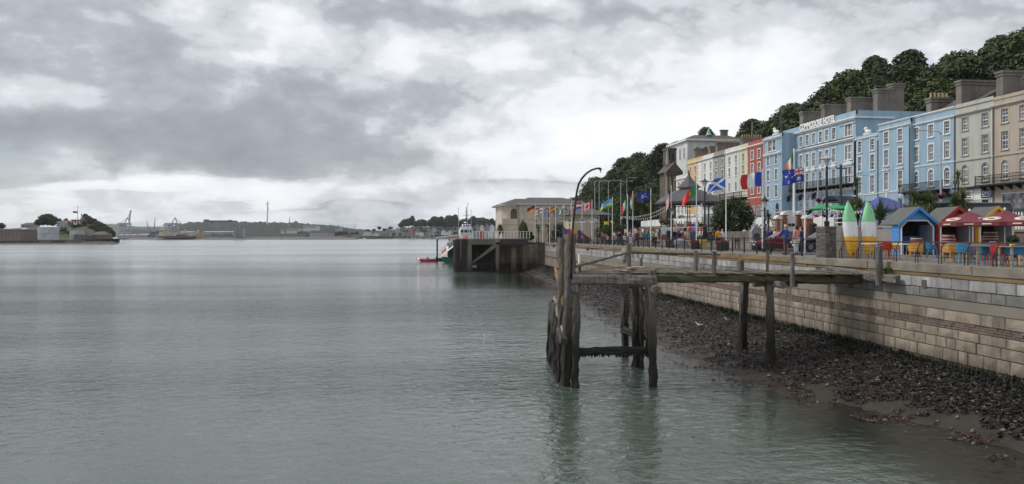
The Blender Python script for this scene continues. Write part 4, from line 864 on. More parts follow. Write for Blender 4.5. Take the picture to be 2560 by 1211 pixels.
    for x in (k2(1455, 550).x, k2(1480.5, 550).x): MB().box(x-.03, x+.03, Y2-.09, Y2-.07, k2(1455, 556).z, k2(1455, 546).z).build('mullion', whitep, s)
build_arts_centre()
# ================================================================== TREES AND PLANTS
bark = mat('bark', (.05, .042, .034), .9, .3, 4, .5, 12)
def leafmat(name, col, ov=.25): return mat(name, col, .65, .4, .6, objvar=ov, spec=.25, stain=tuple(c*.45 for c in col), stain_amt=.6, stain_scale=.35)
leaf_d = leafmat('leaf_dark', (.04, .055, .018)); leaf_m = leafmat('leaf_mid', (.06, .08, .024)); leaf_o = leafmat('leaf_olive', (.075, .075, .026)); leaf_b = leafmat('leaf_bush', (.035, .055, .015))
def leaf_cloud(rs, centres, radii, n, size, squash=.8):
    """n leaf-sized quads spread through a set of clump volumes, denser near the surface"""
    c = np.array(centres); r = np.array(radii); w = r**2; idx = rs.choice(len(c), n, p=w/w.sum())
    d = rs.normal(size=(n, 3)); d /= np.linalg.norm(d, axis=1)[:, None]; rad = r[idx]*(.55+.5*rs.rand(n)**.6)
    p = c[idx]+d*rad[:, None]*np.array([1, 1, squash]); nrm = d+rs.normal(size=(n, 3))*.55+np.array([0, 0, .35]); nrm /= np.linalg.norm(nrm, axis=1)[:, None]
    t = np.cross(nrm, rs.normal(size=(n, 3))); t /= np.linalg.norm(t, axis=1)[:, None]; b = np.cross(nrm, t); s = (size*(.6+.8*rs.rand(n)))[:, None]
    droop = np.array([0, 0, -.25])*s
    v = np.stack([p-t*s, p-b*s*.5, p+t*s+droop, p+b*s*.5], 1).reshape(-1, 3)
    return v, (np.arange(n)*4)[:, None]+np.arange(4)[None]
def tree_proto(name, label, seed, H, Rr, trunk_h, n, size, m, clumps=26, shape='round', group=None):
    rs = np.random.RandomState(seed); t = T(name, label, 'tree', group=group)
    cs = []; rr = []
    for i in range(clumps):
        f = (i+.5)/clumps; z = trunk_h+(H-trunk_h)*(.08+.9*f)
        prof = {'round': math.sqrt(max(.05, 1-(2*f-.85)**2)) if f > .0 else .3, 'cone': 1.05-f, 'flat': .5+.7*f if f < .8 else 1.0}[shape]
        a = i*2.4+rs.rand()*.8; q = Rr*prof*(.25+.6*rs.rand()); k = Rr*(.26+.2*rs.rand())*(1.0 if shape != 'cone' else .5+.6*(1-f))
        cs.append((q*math.cos(a), q*math.sin(a), z)); rr.append(k)
    v, f = leaf_cloud(rs, cs, rr, n, size)
    npmesh('crown', v, f, m, t)
    tb = MB(); lean = rs.normal(size=2)*.3
    tb.tube([(0, 0, -1.0), (lean[0]*.3, lean[1]*.3, trunk_h*.6), (lean[0], lean[1], H*.6), (lean[0], lean[1], H*.85)], [.035*H, .028*H, .015*H, .005*H], 7)
    for i in range(0, clumps, 3): c = cs[i]; tb.tube([(lean[0]*.6, lean[1]*.6, max(trunk_h*.7, c[2]-.3*H)), (c[0]*.5, c[1]*.5, c[2]-.1*H), c], [.012*H, .008*H, .003*H], 5)
    tb.build('trunk', bark, t); return t
G1 = 'broadleaf trees in the wood on the hillside'
TP = [tree_proto('broadleaf_tree', 'dense dark green broadleaf tree in the hillside wood', 11, 11, 5.4, 2.5, 6500, .38, leaf_d, 34, group=G1),
      tree_proto('broadleaf_tree', 'mid green rounded broadleaf tree in the hillside wood', 12, 12.5, 6.0, 3, 7000, .40, leaf_m, 38, group=G1),
      tree_proto('broadleaf_tree', 'olive green spreading tree in the hillside wood', 13, 10, 5.6, 2.2, 6000, .37, leaf_o, 30, group=G1),
      tree_proto('broadleaf_tree', 'tall narrow dark tree in the hillside wood', 14, 14, 4.4, 3, 6000, .37, leaf_d, 34, group=G1)]
def plant_wood():
    rn = random.Random(21); used = [False]*4; X = 79.5
    while X < 132:
        Y = 66+rn.random()*6
        while Y < 470:
            x, y = X+(rn.random()-.5)*7, Y+(rn.random()-.5)*6; k = rn.choice((0, 0, 1, 1, 2, 3)); s = .85+.4*rn.random()
            if y > 300: s *= 1.1
            skip = (y > 196 and y < 232 and x < 102) or (rn.random() < .06)
            # hidden behind the terrace: low rows near the houses cannot be seen
            if (x < 88 and y < 190) or (y > 265 and x > 117): skip = True
            if not skip:
                z = hill_z(x, y)-.4; src = TP[k]
                where = ('on the ridge top ' if x > 110 else 'on the slope ')+('behind the beige and sage houses' if y < 100 else 'behind the blue houses' if y < 130 else 'behind the hotel' if y < 165 else 'behind the pale terrace houses' if y < 235 else 'beyond the church'); lab = ['dense dark broadleaf tree ', 'mid green rounded tree ', 'olive green spreading tree ', 'tall narrow dark tree '][k]+where
                if not used[k]: o = src; o['label'] = lab; o.location = (x, y, z); o.rotation_euler = (0, 0, rn.random()*6); o.scale = (s*1.2, s*1.2, s*.95); used[k] = True
                else: copy_tree(src, None, (x, y, z), rn.random()*6.28, (s*1.22, s*(1.1+.25*rn.random()), s*(.85+.25*rn.random())), label=lab)
            Y += (8.0 if X < 104 else 6.4)+rn.random()*2.2+max(0, Y-250)*.012
        X += 8.6
    # lower trees on the bank left of the church and behind the pavilion
    for i in range(46):
        d = 215+rn.random()*230; px = 1490+rn.random()*190
        p = gpos(px, d); 
        if p.x < 62 or (p.y < 235 and px > 1650): continue
        z = hill_z(max(p.x, 74), p.y)-.5 if p.x > 74 else STREET; k = rn.choice((0, 1, 1, 2)); s = .6+.35*rn.random()
        copy_tree(TP[k], None, (p.x, p.y, z), rn.random()*6.28, s, label=['dark green tree on the bank behind the park', 'mid green rounded tree on the bank behind the park', 'olive green tree on the bank behind the park'][k], group='trees on the bank behind the park').name = 'bank_tree'
plant_wood()
ced = tree_proto('cedar_tree', 'very dark cedar standing left of the church tower', 31, 15, 5.5, 4, 4200, .42, leafmat('leaf_cedar', (.018, .025, .012)), 40, 'round'); p = gpos(1655, 250); ced.location = (p.x, p.y, 16.5)
ct = copy_tree(TP[2], None, gpos(1765, 262, 31.5), 1.0, .75, label='rounded tree showing over the villa roof', group='tree behind the villa')
# ---- palms and cordylines
blade_m = mat('cordyline_leaf', (.085, .105, .03), .6, .4, 3, objvar=.15, stain=(.14, .1, .04), stain_amt=.5, stain_scale=2); yucca_m = mat('yucca_leaf', (.05, .095, .035), .55, .3, 3); phorm_m = mat('flax_leaf', (.09, .105, .055), .6, .35, 3, stain=(.15, .13, .06), stain_amt=.4, stain_scale=2)
def blades(rs, c, n, L, w, droop, elev=(.0, 1.4)):
    vs = []; 
    a = rs.rand(n)*6.283; e = elev[0]+(elev[1]-elev[0])*rs.rand(n); l = L*(.7+.5*rs.rand(n)); out = np.zeros((n, 8, 3))
    for k in range(4):
        s = k/3; r = l*s*np.cos(e)*(1-.1*s); z = l*s*np.sin(e)-droop*l*(s**2)*(1.2-np.sin(e)); ww = w*[.6, 1, .8, .08][k]
        px, py = r*np.cos(a), r*np.sin(a); nx, ny = -np.sin(a)*ww, np.cos(a)*ww
        out[:, 2*k] = np.stack([c[0]+px-nx, c[1]+py-ny, c[2]+z], 1); out[:, 2*k+1] = np.stack([c[0]+px+nx, c[1]+py+ny, c[2]+z], 1)
    q = np.array([[0, 1, 3, 2], [2, 3, 5, 4], [4, 5, 7, 6]])
    return out.reshape(-1, 3), ((np.arange(n)*8)[:, None, None]+q[None]).reshape(-1, 4)
def palm(label, loc, H, heads, L, m, seed, cat='palm', name='cordyline_palm', n=150, w=.035, droop=.5, elev=(-.5, 1.45)):
    rs = np.random.RandomState(seed); t = T(name, label, cat); tb = MB(); V = []; Fc = []; k = 0
    for h in range(heads):
        top = (0, 0, H) if heads == 1 else ((rs.rand()-.5)*H*.5, (rs.rand()-.5)*H*.5, H*(.72+.28*rs.rand()))
        if H > .3: tb.tube([(0, 0, -.3), (top[0]*.25, top[1]*.25, H*.45), top], [.12, .09, .07], 7)
        v, f = blades(rs, top, n, L, w, droop, elev); V.append(v); Fc.append(f+k); k += len(v)
    npmesh('leaves', np.concatenate(V), np.concatenate(Fc), m, t)
    if tb.v: tb.build('trunk', bark, t)
    t.location = loc; return t
def put_plants():
    P = lambda px, py, d: atd(px, py, d)
    palm('young spiky palm behind the white kayak wall', gpos(2200, 52, .0), 2.2, 1, 1.5, yucca_m, 1, droop=.12, elev=(.25, 1.5), n=130, w=.045)
    palm('shaggy cordyline between the kayaks and the hotel entrance', gpos(2142, 66, 1.6), 2.3, 3, 1.1, blade_m, 2)
    palm('broad many headed cordyline in front of the blue balcony house', gpos(2310, 60, 1.45), 2.6, 5, 1.25, blade_m, 3)
    palm('cordyline with bushy head beside the office signs', gpos(2390, 60, 1.45), 2.7, 4, 1.15, blade_m, 4)
    palm('thin tall cordyline stem rising above the others', gpos(2395, 62, 1.5), 4.6, 1, .8, blade_m, 5, n=80)
    palm('slim small palm against the low blue house', gpos(2142.5, 70, 1.7), 4.5, 1, .7, blade_m, 15, n=60)
    palm('clump of grey green flax behind the blue hut', gpos(2265, 50, .0), .3, 1, 3.3, phorm_m, 6, 'plant', 'flax_plant', 420, .05, .35, (.5, 1.5))
    palm('lower flax clump by the hut roof', gpos(2300, 51, .0), .3, 1, 3.0, phorm_m, 7, 'plant', 'flax_plant', 300, .05, .4, (.5, 1.5))
    palm('cordyline palm at the corner of the arts centre', gpos(1245, 133, 0), 2.6, 4, .9, blade_m, 8)
    palm('small palm in front of the arts centre windows', gpos(1346, 130, 0), 2.2, 1, 1.1, blade_m, 9, n=90)
    palm('second small palm by the arts centre', gpos(1372, 130, 0), 2.4, 1, 1.1, blade_m, 10, n=90)
    palm('cordyline beside the promenade lamp near the cars', gpos(1921, 66, 0), 2.8, 1, .8, blade_m, 12, n=110)
    # clipped conifers and shrubs
    rs = np.random.RandomState(40)
    for px, d, H, Rr, lab in [(1307, 132, 4.0, .75, 'columnar green conifer against the arts centre'), (1312, 131, 3.7, .6, 'second columnar conifer beside it')]:
        t = T('columnar_conifer', lab, 'tree'); cs = [(0, 0, H*f) for f in np.linspace(.08, .9, 9)]; v, f = leaf_cloud(rs, cs, [Rr*(1 if q < 6 else 1-.2*(q-5)) for q in range(9)], 1800, .13, 1.1); npmesh('foliage', v, f, leaf_m, t); MB().tube([(0, 0, -.2), (0, 0, H*.7)], [.12, .04], 6).build('trunk', bark, t); t.location = gpos(px, d)
    t = T('round_bush', 'big rounded dark green bush between the flagpoles in the park', 'bush'); cs = []; rr = []
    for i in range(46):
        a = i*2.4; f = (i+.5)/46; q = 1.75*math.sqrt(1-(2*f-1)**2)*(.8+.2*rs.rand()); cs.append((q*math.cos(a), q*math.sin(a), .35+3.5*f)); rr.append(.55+.25*rs.rand())
    v, f = leaf_cloud(rs, cs, rr, 9000, .11); npmesh('foliage', v, f, leaf_b, t); tb = MB()
    for i in range(6): tb.tube([(0, 0, -.2), (.7*math.cos(i), .7*math.sin(i), 1.6), (1.1*math.cos(i), 1.1*math.sin(i), 2.8)], [.1, .06, .02], 5)
    tb.build('stems', bark, t); t.location = gpos(1832, 72, PARK)
    for px, d, H, Rr, lab, z in [(1394, 128, 3.6, 1.4, 'dark shrub tree in front of the arts centre', 0), (1325, 131, 2.0, 1.0, 'low shrub by the arts centre door', 0), (1538, 110, 2.9, 2.2, 'tall clipped hedge shrub below the white fence', 0), (1560, 109, 2.9, 2.2, 'second clipped hedge shrub below the white fence', 0), (1518, 111, 2.7, 1.9, 'hedge shrub behind the yellow boxes', 0), (1668, 100, 4.0, 1.4, 'yellowish shrub beside the bandstand', 0)]:
        t = T('shrub', lab, 'shrub'); cs = [((rs.rand()-.5)*Rr*1.2, (rs.rand()-.5)*Rr*1.2, H*(.25+.6*rs.rand())) for _ in range(12)]; v, f = leaf_cloud(rs, cs, [Rr*.45]*12, 1500, .13); npmesh('foliage', v, f, leaf_o if 'yellowish' in lab else leaf_b, t); MB().tube([(0, 0, -.2), (0, 0, H*.5)], [.08, .03], 6).build('stem', bark, t); t.location = gpos(px, d, z)
put_plants()
# ================================================================== PROMENADE FURNITURE
wpaint = MATS['white_paint']; brick_m = mat('red_brick', (.30, .11, .06), .85, .25, 3, .3, 14, objvar=.2); galv = mat('galvanised', (.42, .43, .44), .45, .15, 3, metal=.5); darkwood = mat('bench_wood', (.035, .03, .026), .7, .3, 4); greystone = mat('grey_granite', (.24, .24, .24), .8, .15, 4, .2, 20)
rubstone = mat('retaining_stone', (.15, .13, .11), .9, .3, 2.2, .6, 8, stain=(.07, .06, .05), stain_amt=.7)
def railing():
    r = T('promenade_railing', 'long black iron railing with posts along the promenade edge', 'railing', (20.85, 80, 0)); x = 20.85; y0, y1 = 37.0, 121.0
    post = MB().box(-.035, .035, -.035, .035, 0, 1.02).lathe([(.02, 1.02), (.045, 1.06), (.0, 1.1)], n=8).build('post', iron); me = post.data; bpy.data.objects.remove(post)
    for i in range(46): inst(me, 'post', r, (x, y0+i*(y1-y0)/45, 0))
    for z, h in ((.96, .05), (.70, .035), (.12, .035)): MB().box(x-.02, x+.02, y0, y1, z, z+h).build('rail', iron, r)
    b = MB(); y = y0
    while y < y1: b.box(x-.006, x+.006, y-.006, y+.006, .14, .70); y += .115
    b.build('bars', iron, r, kind='stuff')
railing()
def lamp_post(loc, label, H=3.7):
    l = T('lamp_post', label, 'lamp', (0, 0, 0), group='black lantern lamps along the promenade')
    MB().lathe([(.2, 0), (.2, .25), (.13, .35), (.13, .8), (.09, .9), (.06, 1.0), (.05, H-.75), (.09, H-.7), (.04, H-.65), (.05, H-.6)], n=10).build('post', iron, l)
    MB().lathe([(.11, H-.58), (.19, H-.2), (.19, H-.18)], n=6).build('lantern_glass', mat('lantern_glass', (.45, .45, .42), .2, .1), l)
    MB().lathe([(.29, H-.2), (.26, H-.12), (.12, H), (.1, H+.05), (.04, H+.1), (.015, H+.24)], n=10).build('lantern_hood', iron, l)
    MB().box(-.3, .3, -.02, .02, H-.85, H-.81).build('ladder_bar', iron, l); l.location = loc; return l
for px, d, lab in [(1912, 51, 'black lantern lamp post beside the parked red car'), (1681, 69, 'black lantern lamp post next to the striped flag'), (1555, 88, 'black lantern lamp post between orange striped and green striped flags'), (1493, 103, 'black lantern lamp post in front of the small pavilion'), (1424, 122, 'black lantern lamp post behind the gooseneck davit'), (1372, 128, 'black lantern lamp post before the arched windows'), (1339, 128, 'black lantern lamp post by the black and red flag')]:
    lamp_post(gpos(px, d, .02), lab)
# ---- flags
def flag_mat():
    m = bpy.data.materials.new('flag_cloth'); m.use_nodes = True; N = m.node_tree.nodes; b = N['Principled BSDF']; b.inputs['Roughness'].default_value = .8
    a = N.new('ShaderNodeVertexColor'); a.layer_name = 'Col'; m.node_tree.links.new(a.outputs[0], b.inputs['Base Color']); return m
flagm = flag_mat()
Wh, Rd, Bl, Gn, Yl, Or, Nv, Bk = (.7, .7, .7), (.5, .03, .035), (.02, .06, .38), (.02, .2, .06), (.75, .52, .03), (.75, .24, .04), (.015, .02, .13), (.02, .02, .02)
def hs(*c): return lambda u, v: c[min(len(c)-1, int((1-v)*len(c)))]
def vs_(*c): return lambda u, v: c[min(len(c)-1, int(u*len(c)))]
def star(u, v, cx, cy, r, asp=1.6, n=7):
    x, y = (u-cx)*asp, v-cy; d = math.hypot(x, y); a = math.atan2(x, y); return d < r*(.55+.45*math.cos(n*a))
def f_scot(u, v): return Wh if min(abs(v-u), abs(v-1+u)) < .11 else (.03, .13, .48)
def f_aus(u, v):
    if u < .5 and v > .5:
        a, b = u*2, (v-.5)*2
        if abs(a-.5) < .08 or abs(b-.5) < .12: return Rd
        if abs(a-.5) < .15 or abs(b-.5) < .22 or min(abs(b-a), abs(b-1+a)) < .1: return Wh
        return Nv
    if star(u, v, .25, .25, .17) or any(star(u, v, x, y, .09) for x, y in ((.75, .82), (.62, .5), (.88, .55), (.75, .17))): return Wh
    return (.015, .035, .25)
def f_usa(u, v): return Nv if u < .4 and v > .46 else (Rd if int((1-v)*13) % 2 == 0 else Wh)
def f_can(u, v):
    if u < .25 or u > .75: return Rd
    x, y = abs(u-.5)*2, v-.5; return Rd if (abs(y) < .33 and x < .34*(1-abs(y)/.33)+.05) or (x < .03 and -.4 < y < 0) or (x < .36 and abs(y-.05) < .05) else Wh
def f_esp(u, v): return (Rd if u > .22 and u < .42 and .38 < v < .62 else Yl) if .25 < v < .75 else Rd
def f_eng(u, v): return Rd if abs(u-.5) < .08 or abs(v-.5) < .12 else Wh
def f_eu(u, v):
    for k in range(12):
        if math.hypot((u-.5)*1.5-.33*math.cos(k*math.pi/6), v-.5-.33*math.sin(k*math.pi/6)) < .045: return Yl
    return (.012, .03, .22)
def f_star(u, v):
    return Wh if any(math.hypot((u-x)*1.4, v-y) < .05 for x, y in ((.3, .35), (.42, .45), (.5, .55), (.6, .5), (.68, .6), (.72, .4), (.62, .33), (.4, .75))) else (.02, .03, .2)
def f_rw(u, v): return (.08, .35, .75) if v > .5 else (Yl if v > .25 else (.05, .28, .1))
def f_wal(u, v): return Rd if ((u-.5)*1.5)**2+(v-.5)**2 < .07 and (int(u*13)+int(v*9)) % 3 else (Wh if v > .5 else Gn)
def f_por(u, v): return Gn if u < .4 else ((.7, .05, .04) if math.hypot((u-.4)*1.5, v-.5) > .16 else Yl)
FL = [  # photo x of the pole, x of the pole plane, y of the top, label, design, limp, size
    (1338, 25.5, 513, 'black red and gold striped flag on a white pole', hs(Bk, Rd, Yl), .25, 1.35), (1357, 25.0, 518, 'white flag with red cross on a white pole', f_eng, .30, 1.3), (1374, 26.0, 517, 'dark blue flag hanging limp on a white pole', f_eu, .96, 1.2),
    (1389, 24.6, 514, 'red and yellow striped flag on a white pole', f_esp, .35, 1.35), (1410, 24.2, 511, 'white green and red emblem flag drooping on a white pole', f_wal, .75, 1.3), (1429, 24.0, 506, 'white and red flag drooping beside the davit', vs_(Wh, Rd), .9, 1.3),
    (1455, 24.0, 504, 'red white and blue striped flag on a white pole', hs(Rd, Wh, (.03, .1, .4)), .06, 1.5), (1480, 23.6, 502, 'red and white leaf flag on a white pole', f_can, .28, 1.5), (1531, 23.8, 495, 'light blue yellow and green flag on a white pole', f_rw, .30, 1.6),
    (1569, 24.0, 488, 'green white and red flag drooping on a white pole', vs_(Gn, Wh, Rd), .82, 1.5), (1582, 24.6, 480, 'orange white and green flag drooping on a white pole', vs_(Or, Wh, Gn), .95, 1.6), (1627, 24.0, 474, 'dark blue flag with white stars on a white pole', f_star, .1, 1.5),
    (1678, 24.0, 466, 'red and white striped flag hanging limp on a white pole', f_usa, .9, 1.5), (1741, 24.0, 458, 'green and red flag on a white pole beside the bandstand', f_por, .55, 1.5), (1815, 24.0, 440, 'blue flag with white diagonal cross on a white pole', f_scot, .12, 1.45),
    (1906, 24.0, 426, 'blue white and red flag on a white pole', vs_((.02, .06, .36), Wh, Rd), .08, 1.55), (2012, 24.0, 413, 'dark blue flag with stars and small union cross on a white pole', f_aus, .05, 1.45)]
def build_flag(parent, top, size, fn, limp, seed, dirv=(-1, .18)):
    nu, nv = 42, 26; h = size*.66; d = Vector((dirv[0], dirv[1], 0)).normalized(); n = Vector((-d.y, d.x, 0)); rn = random.Random(seed); ph = rn.random()*6; V = []
    for j in range(nv+1):
        for i in range(nu+1):
            u, v = i/nu, j/nv; L = u*size
            sag = limp*(.25+.75*limp)
            x = L*math.cos(sag*1.45)*(1-.06*limp)*(.93+.05*math.sin(ph+v*4)); z = -L*math.sin(sag*1.45)*(.95)-(.10+.1*limp+.1*abs(math.sin(ph)))*L*u-.055*size*u*math.sin(u*6.5+ph*1.7+v*.8)
            w = .09*size*u*math.sin(u*7.5+v*1.5+ph)*(1+limp)+.04*size*math.sin(u*15+ph*2-v*2.)*u
            xx = x*(1-.0*v)+(-.25*limp*L*(1-v) if limp > .6 else 0)*.2; p = top+d*xx+n*w+Vector((0, 0, -(1-v)*h*(1-.25*limp*u)+z)); V.append(p)
    F = [(j*(nu+1)+i, j*(nu+1)+i+1, (j+1)*(nu+1)+i+1, (j+1)*(nu+1)+i) for j in range(nv) for i in range(nu)]
    o = MB().add(V, F).build('flag', flagm, parent, smooth=True); ca = o.data.color_attributes.new('Col', 'FLOAT_COLOR', 'CORNER'); me = o.data
    W = nu+1
    for p in me.polygons:
        ii = [me.loops[l].vertex_index for l in p.loop_indices]; i = min(q % W for q in ii); j = min(q//W for q in ii); c = fn((i+.5)/nu, (j+.5)/nv)
        for l in p.loop_indices: ca.data[l].color = (*c, 1)
    return o
for k, (px, X, yt, lab, fn, limp, fsz) in enumerate(FL):
    p = atX(px, yt, X) if px > 1400 else atd(px, yt, 123+k); f = T('flagpole', lab, 'flag', (p.x, p.y, 0.02), group='flagpoles along the promenade')
    MB().tube([(p.x, p.y, .0), (p.x, p.y, p.z)], [.055, .035], 8).lathe([(.0, 0), (.05, .03), (.05, .06), (0, .1)], (p.x, p.y, p.z), 8).build('pole', wpaint, f)
    build_flag(f, Vector((p.x-.05, p.y, p.z-.12)), fsz, fn, limp, k, (-1, .15+.2*math.sin(k)))
pI = atd(1985, 372, 62); f = T('flagpole', 'green white and orange flag drooping on a thick tall white pole', 'flag', (pI.x, pI.y, 1.6)); MB().tube([(pI.x, pI.y, 1.2), (pI.x, pI.y, pI.z)], [.13, .07], 10).build('pole', wpaint, f); build_flag(f, Vector((pI.x-.06, pI.y, pI.z-.15)), 1.45, vs_(Gn, Wh, Or), .86, 33)

def pz(p): return PARK+.012 if p[0] > 28.2 and 60 < p[1] < 122 else .022
# ---- retaining wall, white fence, park kerb
def retaining():
    w = T('retaining_wall', 'rough stone retaining wall between the park and the street', 'wall', (RX, 65, 0)); MB().box(RX-.3, RX+.1, 4, 123.5, -.05, 1.4).build('wall', rubstone, w); MB().prism([(RX-.29, 55, 1.4), (RX-.29, 123.5, 1.4), (RX-.29, 123.5, STREET+.05), (RX-.29, 95, STREET+.05), (RX-.29, 55, 1.45)], (.38, 0, 0)).build('wall', rubstone, w); MB().box(RX-.38, RX+.12, 4, 55, 1.4, 1.55).build('coping', concrete, w); MB().prism([(RX-.38, 55, 1.42), (RX-.38, 95, STREET+.05), (RX-.38, 123.5, STREET+.05), (RX-.38, 123.5, STREET+.2), (RX-.38, 95, STREET+.2), (RX-.38, 55, 1.57)], (.5, 0, 0)).build('coping', concrete, w)
    MB().box(RX, 60, 123.6, 124, -.05, STREET+.05).build('end_wall', rubstone, w)
    k = T('park_kerb', 'low pale stone kerb wall along the park edge', 'kerb', (28, 85, 0)); y = 58.
    while y < 121: MB().box(27.8, 28.2, y, min(y+1.98, 121), 0, PARK+.05).build('kerb_stone', mat('kerb_stone', (.36, .3, .22), .85, .15, 1, objvar=.1), k); y += 2.0
    f = T('white_fence', 'long white panel fence along the street edge above the park', 'fence', (RX-.1, 90, STREET+.2)); y = 61.; n = 0; fm = mat('fence_white', (.7, .7, .68), .6, .1, 1, objvar=.08, stain=(.4, .4, .38), stain_amt=.4)
    while y < 123:
        S = sz(y); MB().box(RX-.2, RX-.08, y-.06, y+.06, S+.2, S+1.35).build('post', fm, f)
        if n % 7 not in (3,):
            if y > 86 or n % 3: MB().box(RX-.15, RX-.12, y+.1, y+1.9, S+.3, S+1.25).build('panel', fm, f)
            else:
                for z in (.35, .75, 1.15): MB().box(RX-.16, RX-.11, y+.06, y+1.94, S+z, S+z+.08).build('rail', fm, f)
        y += 2.0; n += 1
retaining()
# ---- brick piers and white balustrade of the park steps
def balustrade():
    d = 62; b = T('balustrade', 'white balustrade with red brick piers and a round vented base at the park steps', 'balustrade', gpos(1985, d, 0)); P = lambda px, py, dd=d: atd(px, py, dd)
    def pier(px, y0, y1, w, dd):
        a, c = P(px, y1, dd), P(px, y0, dd); s = w/2
        MB().box(a.x-s, a.x+s, a.y-s, a.y+s, 0, c.z).build('pier', brick_m, b); MB().box(a.x-s-.1, a.x+s+.1, a.y-s-.1, a.y+s+.1, c.z, c.z+.14).prism([(a.x-s-.1, a.y-s-.1, c.z+.14), (a.x+s+.1, a.y-s-.1, c.z+.14), (a.x, a.y-s-.1, c.z+.3)], (0, 2*s+.2, 0)).build('pier_cap', whitep, b)
    pier(1944, 548, 560, .32, d); pier(1961.5, 538, 566, .36, d); pier(1997, 537, 560, .36, d); pier(2020, 547, 566, .6, d-1)
    A, B = P(1964.5, 568), P(1991, 568); zt = P(1975, 542).z; zb = P(1975, 570).z
    MB().box(A.x, B.x, A.y-.15, A.y+.1, 0, zb+.95).build('plinth', whitep, b); MB().box(A.x, B.x, A.y-.18, A.y+.12, zt-.12, zt+.03).build('handrail', whitep, b)
    n = 9
    for i in range(n): x = A.x+(B.x-A.x)*(i+.5)/n; MB().lathe([(.04, 0), (.065, .12), (.03, .3), (.05, .5), (.05, zt-.12-zb-.95)], (x, A.y-.02, zb+.95), 8).build('baluster', whitep, b)
    for px in (1972, 1981): q = P(px, 562.5); MB().lathe([(.13, 0), (.13, .04)], (q.x, A.y-.19, q.z), 14, Matrix.Rotation(R(90), 3, 'X').to_4x4()).build('vent', darkvoid, b)
    C, D = P(2001, 548), P(2014, 562); MB().prism([C+Vector((0, 0, -1.0)), C+Vector((0, 0, .2)), D+Vector((0, 0, .3)), D+Vector((0, 0, -.8))], (0, .15, 0)).build('stair_panel', whitep, b)
    C, D = P(1948, 556), P(1959, 546); MB().prism([C+Vector((0, 0, -1.2)), C+Vector((0, 0, .15)), D+Vector((0, 0, .15)), D+Vector((0, 0, -1.2))], (0, .15, 0)).build('stair_panel', whitep, b)
    u = T('stone_urn', 'dark stone urn on a pier by the park steps', 'urn', P(2020, 545, d-1)); c = Vector(u.location); MB().lathe([(.2, 0), (.2, .08), (.07, .15), (.09, .25), (.28, .4), (.36, .6), (.4, .62), (.3, .62)], c, 12).build('bowl', iron, u)
    t2 = T('park_terrace', 'raised stone terrace with railings behind the park steps', 'terrace', gpos(2000, 66, 0)); q = gpos(1930, 66); MB().box(q.x-3, RX-.31, 60.5, 68, -.02, 1.55).build('terrace_wall', rubstone, t2)
balustrade()
# ---- bandstand
def bandstand():
    d = 95; c = gpos(1722, d); k = d/FPX; z = lambda py: EYE+(590-py)*k; b = T('bandstand', 'octagonal bandstand with tiered slate roof and gilt lantern band', 'bandstand', (c.x, c.y, 0)); rm = mat('bandstand_slate', (.075, .072, .078), .6, .2, 2, .2, 5); M8 = Matrix.Rotation(R(22.5), 4, 'Z')
    MB().lathe([(4.0, -.02), (4.0, 1.2)], c, 8, M8).build('platform', rubstone, b)
    for i in range(8): a = R(45*i+22.5); MB().lathe([(.12, 1.2), (.12, 1.5), (.07, 1.6), (.06, z(512)-.3), (.14, z(512))], c+Vector((3.5*math.cos(a), 3.5*math.sin(a), 0)), 8).build('post', iron, b)
    for i in range(8):
        a, e = R(45*i+22.5), R(45*i+67.5); p, q = c+Vector((3.5*math.cos(a), 3.5*math.sin(a), 0)), c+Vector((3.5*math.cos(e), 3.5*math.sin(e), 0)); r = MB()
        for t in np.linspace(.04, .96, 14): s = p.lerp(q, t); r.box(s.x-.02, s.x+.02, s.y-.02, s.y+.02, 1.25, 2.15)
        r.tube([p+Vector((0, 0, 2.2)), q+Vector((0, 0, 2.2))], .045, 6); r.build('balustrade_panel', whitep, b)
        MB().tube([p+Vector((0, 0, z(516))), (p+q)/2+Vector((0, 0, z(513))), q+Vector((0, 0, z(516)))], .06, 6).build('arch_bracket', iron, b)
    MB().lathe([(4.25, z(511)), (4.3, z(506)), (4.15, z(505)), (3.3, z(492)), (2.3, z(481)), (1.55, z(476))], c, 8, M8).build('lower_roof', rm, b)
    MB().lathe([(1.2, z(478)), (1.2, z(468))], c, 8, M8).build('lantern', mat('gilt_lantern', (.16, .1, .04), .6, .4, 6), b)
    MB().lathe([(1.55, z(470)), (1.5, z(468)), (.9, z(458)), (.42, z(448)), (.18, z(439)), (.1, z(437))], c, 8, M8).build('upper_roof', rm, b)
    MB().lathe([(.1, z(437)), (.16, z(434)), (.05, z(432)), (.12, z(429)), (.02, z(425)), (.0, z(418))], c, 8).build('finial', iron, b)
bandstand()
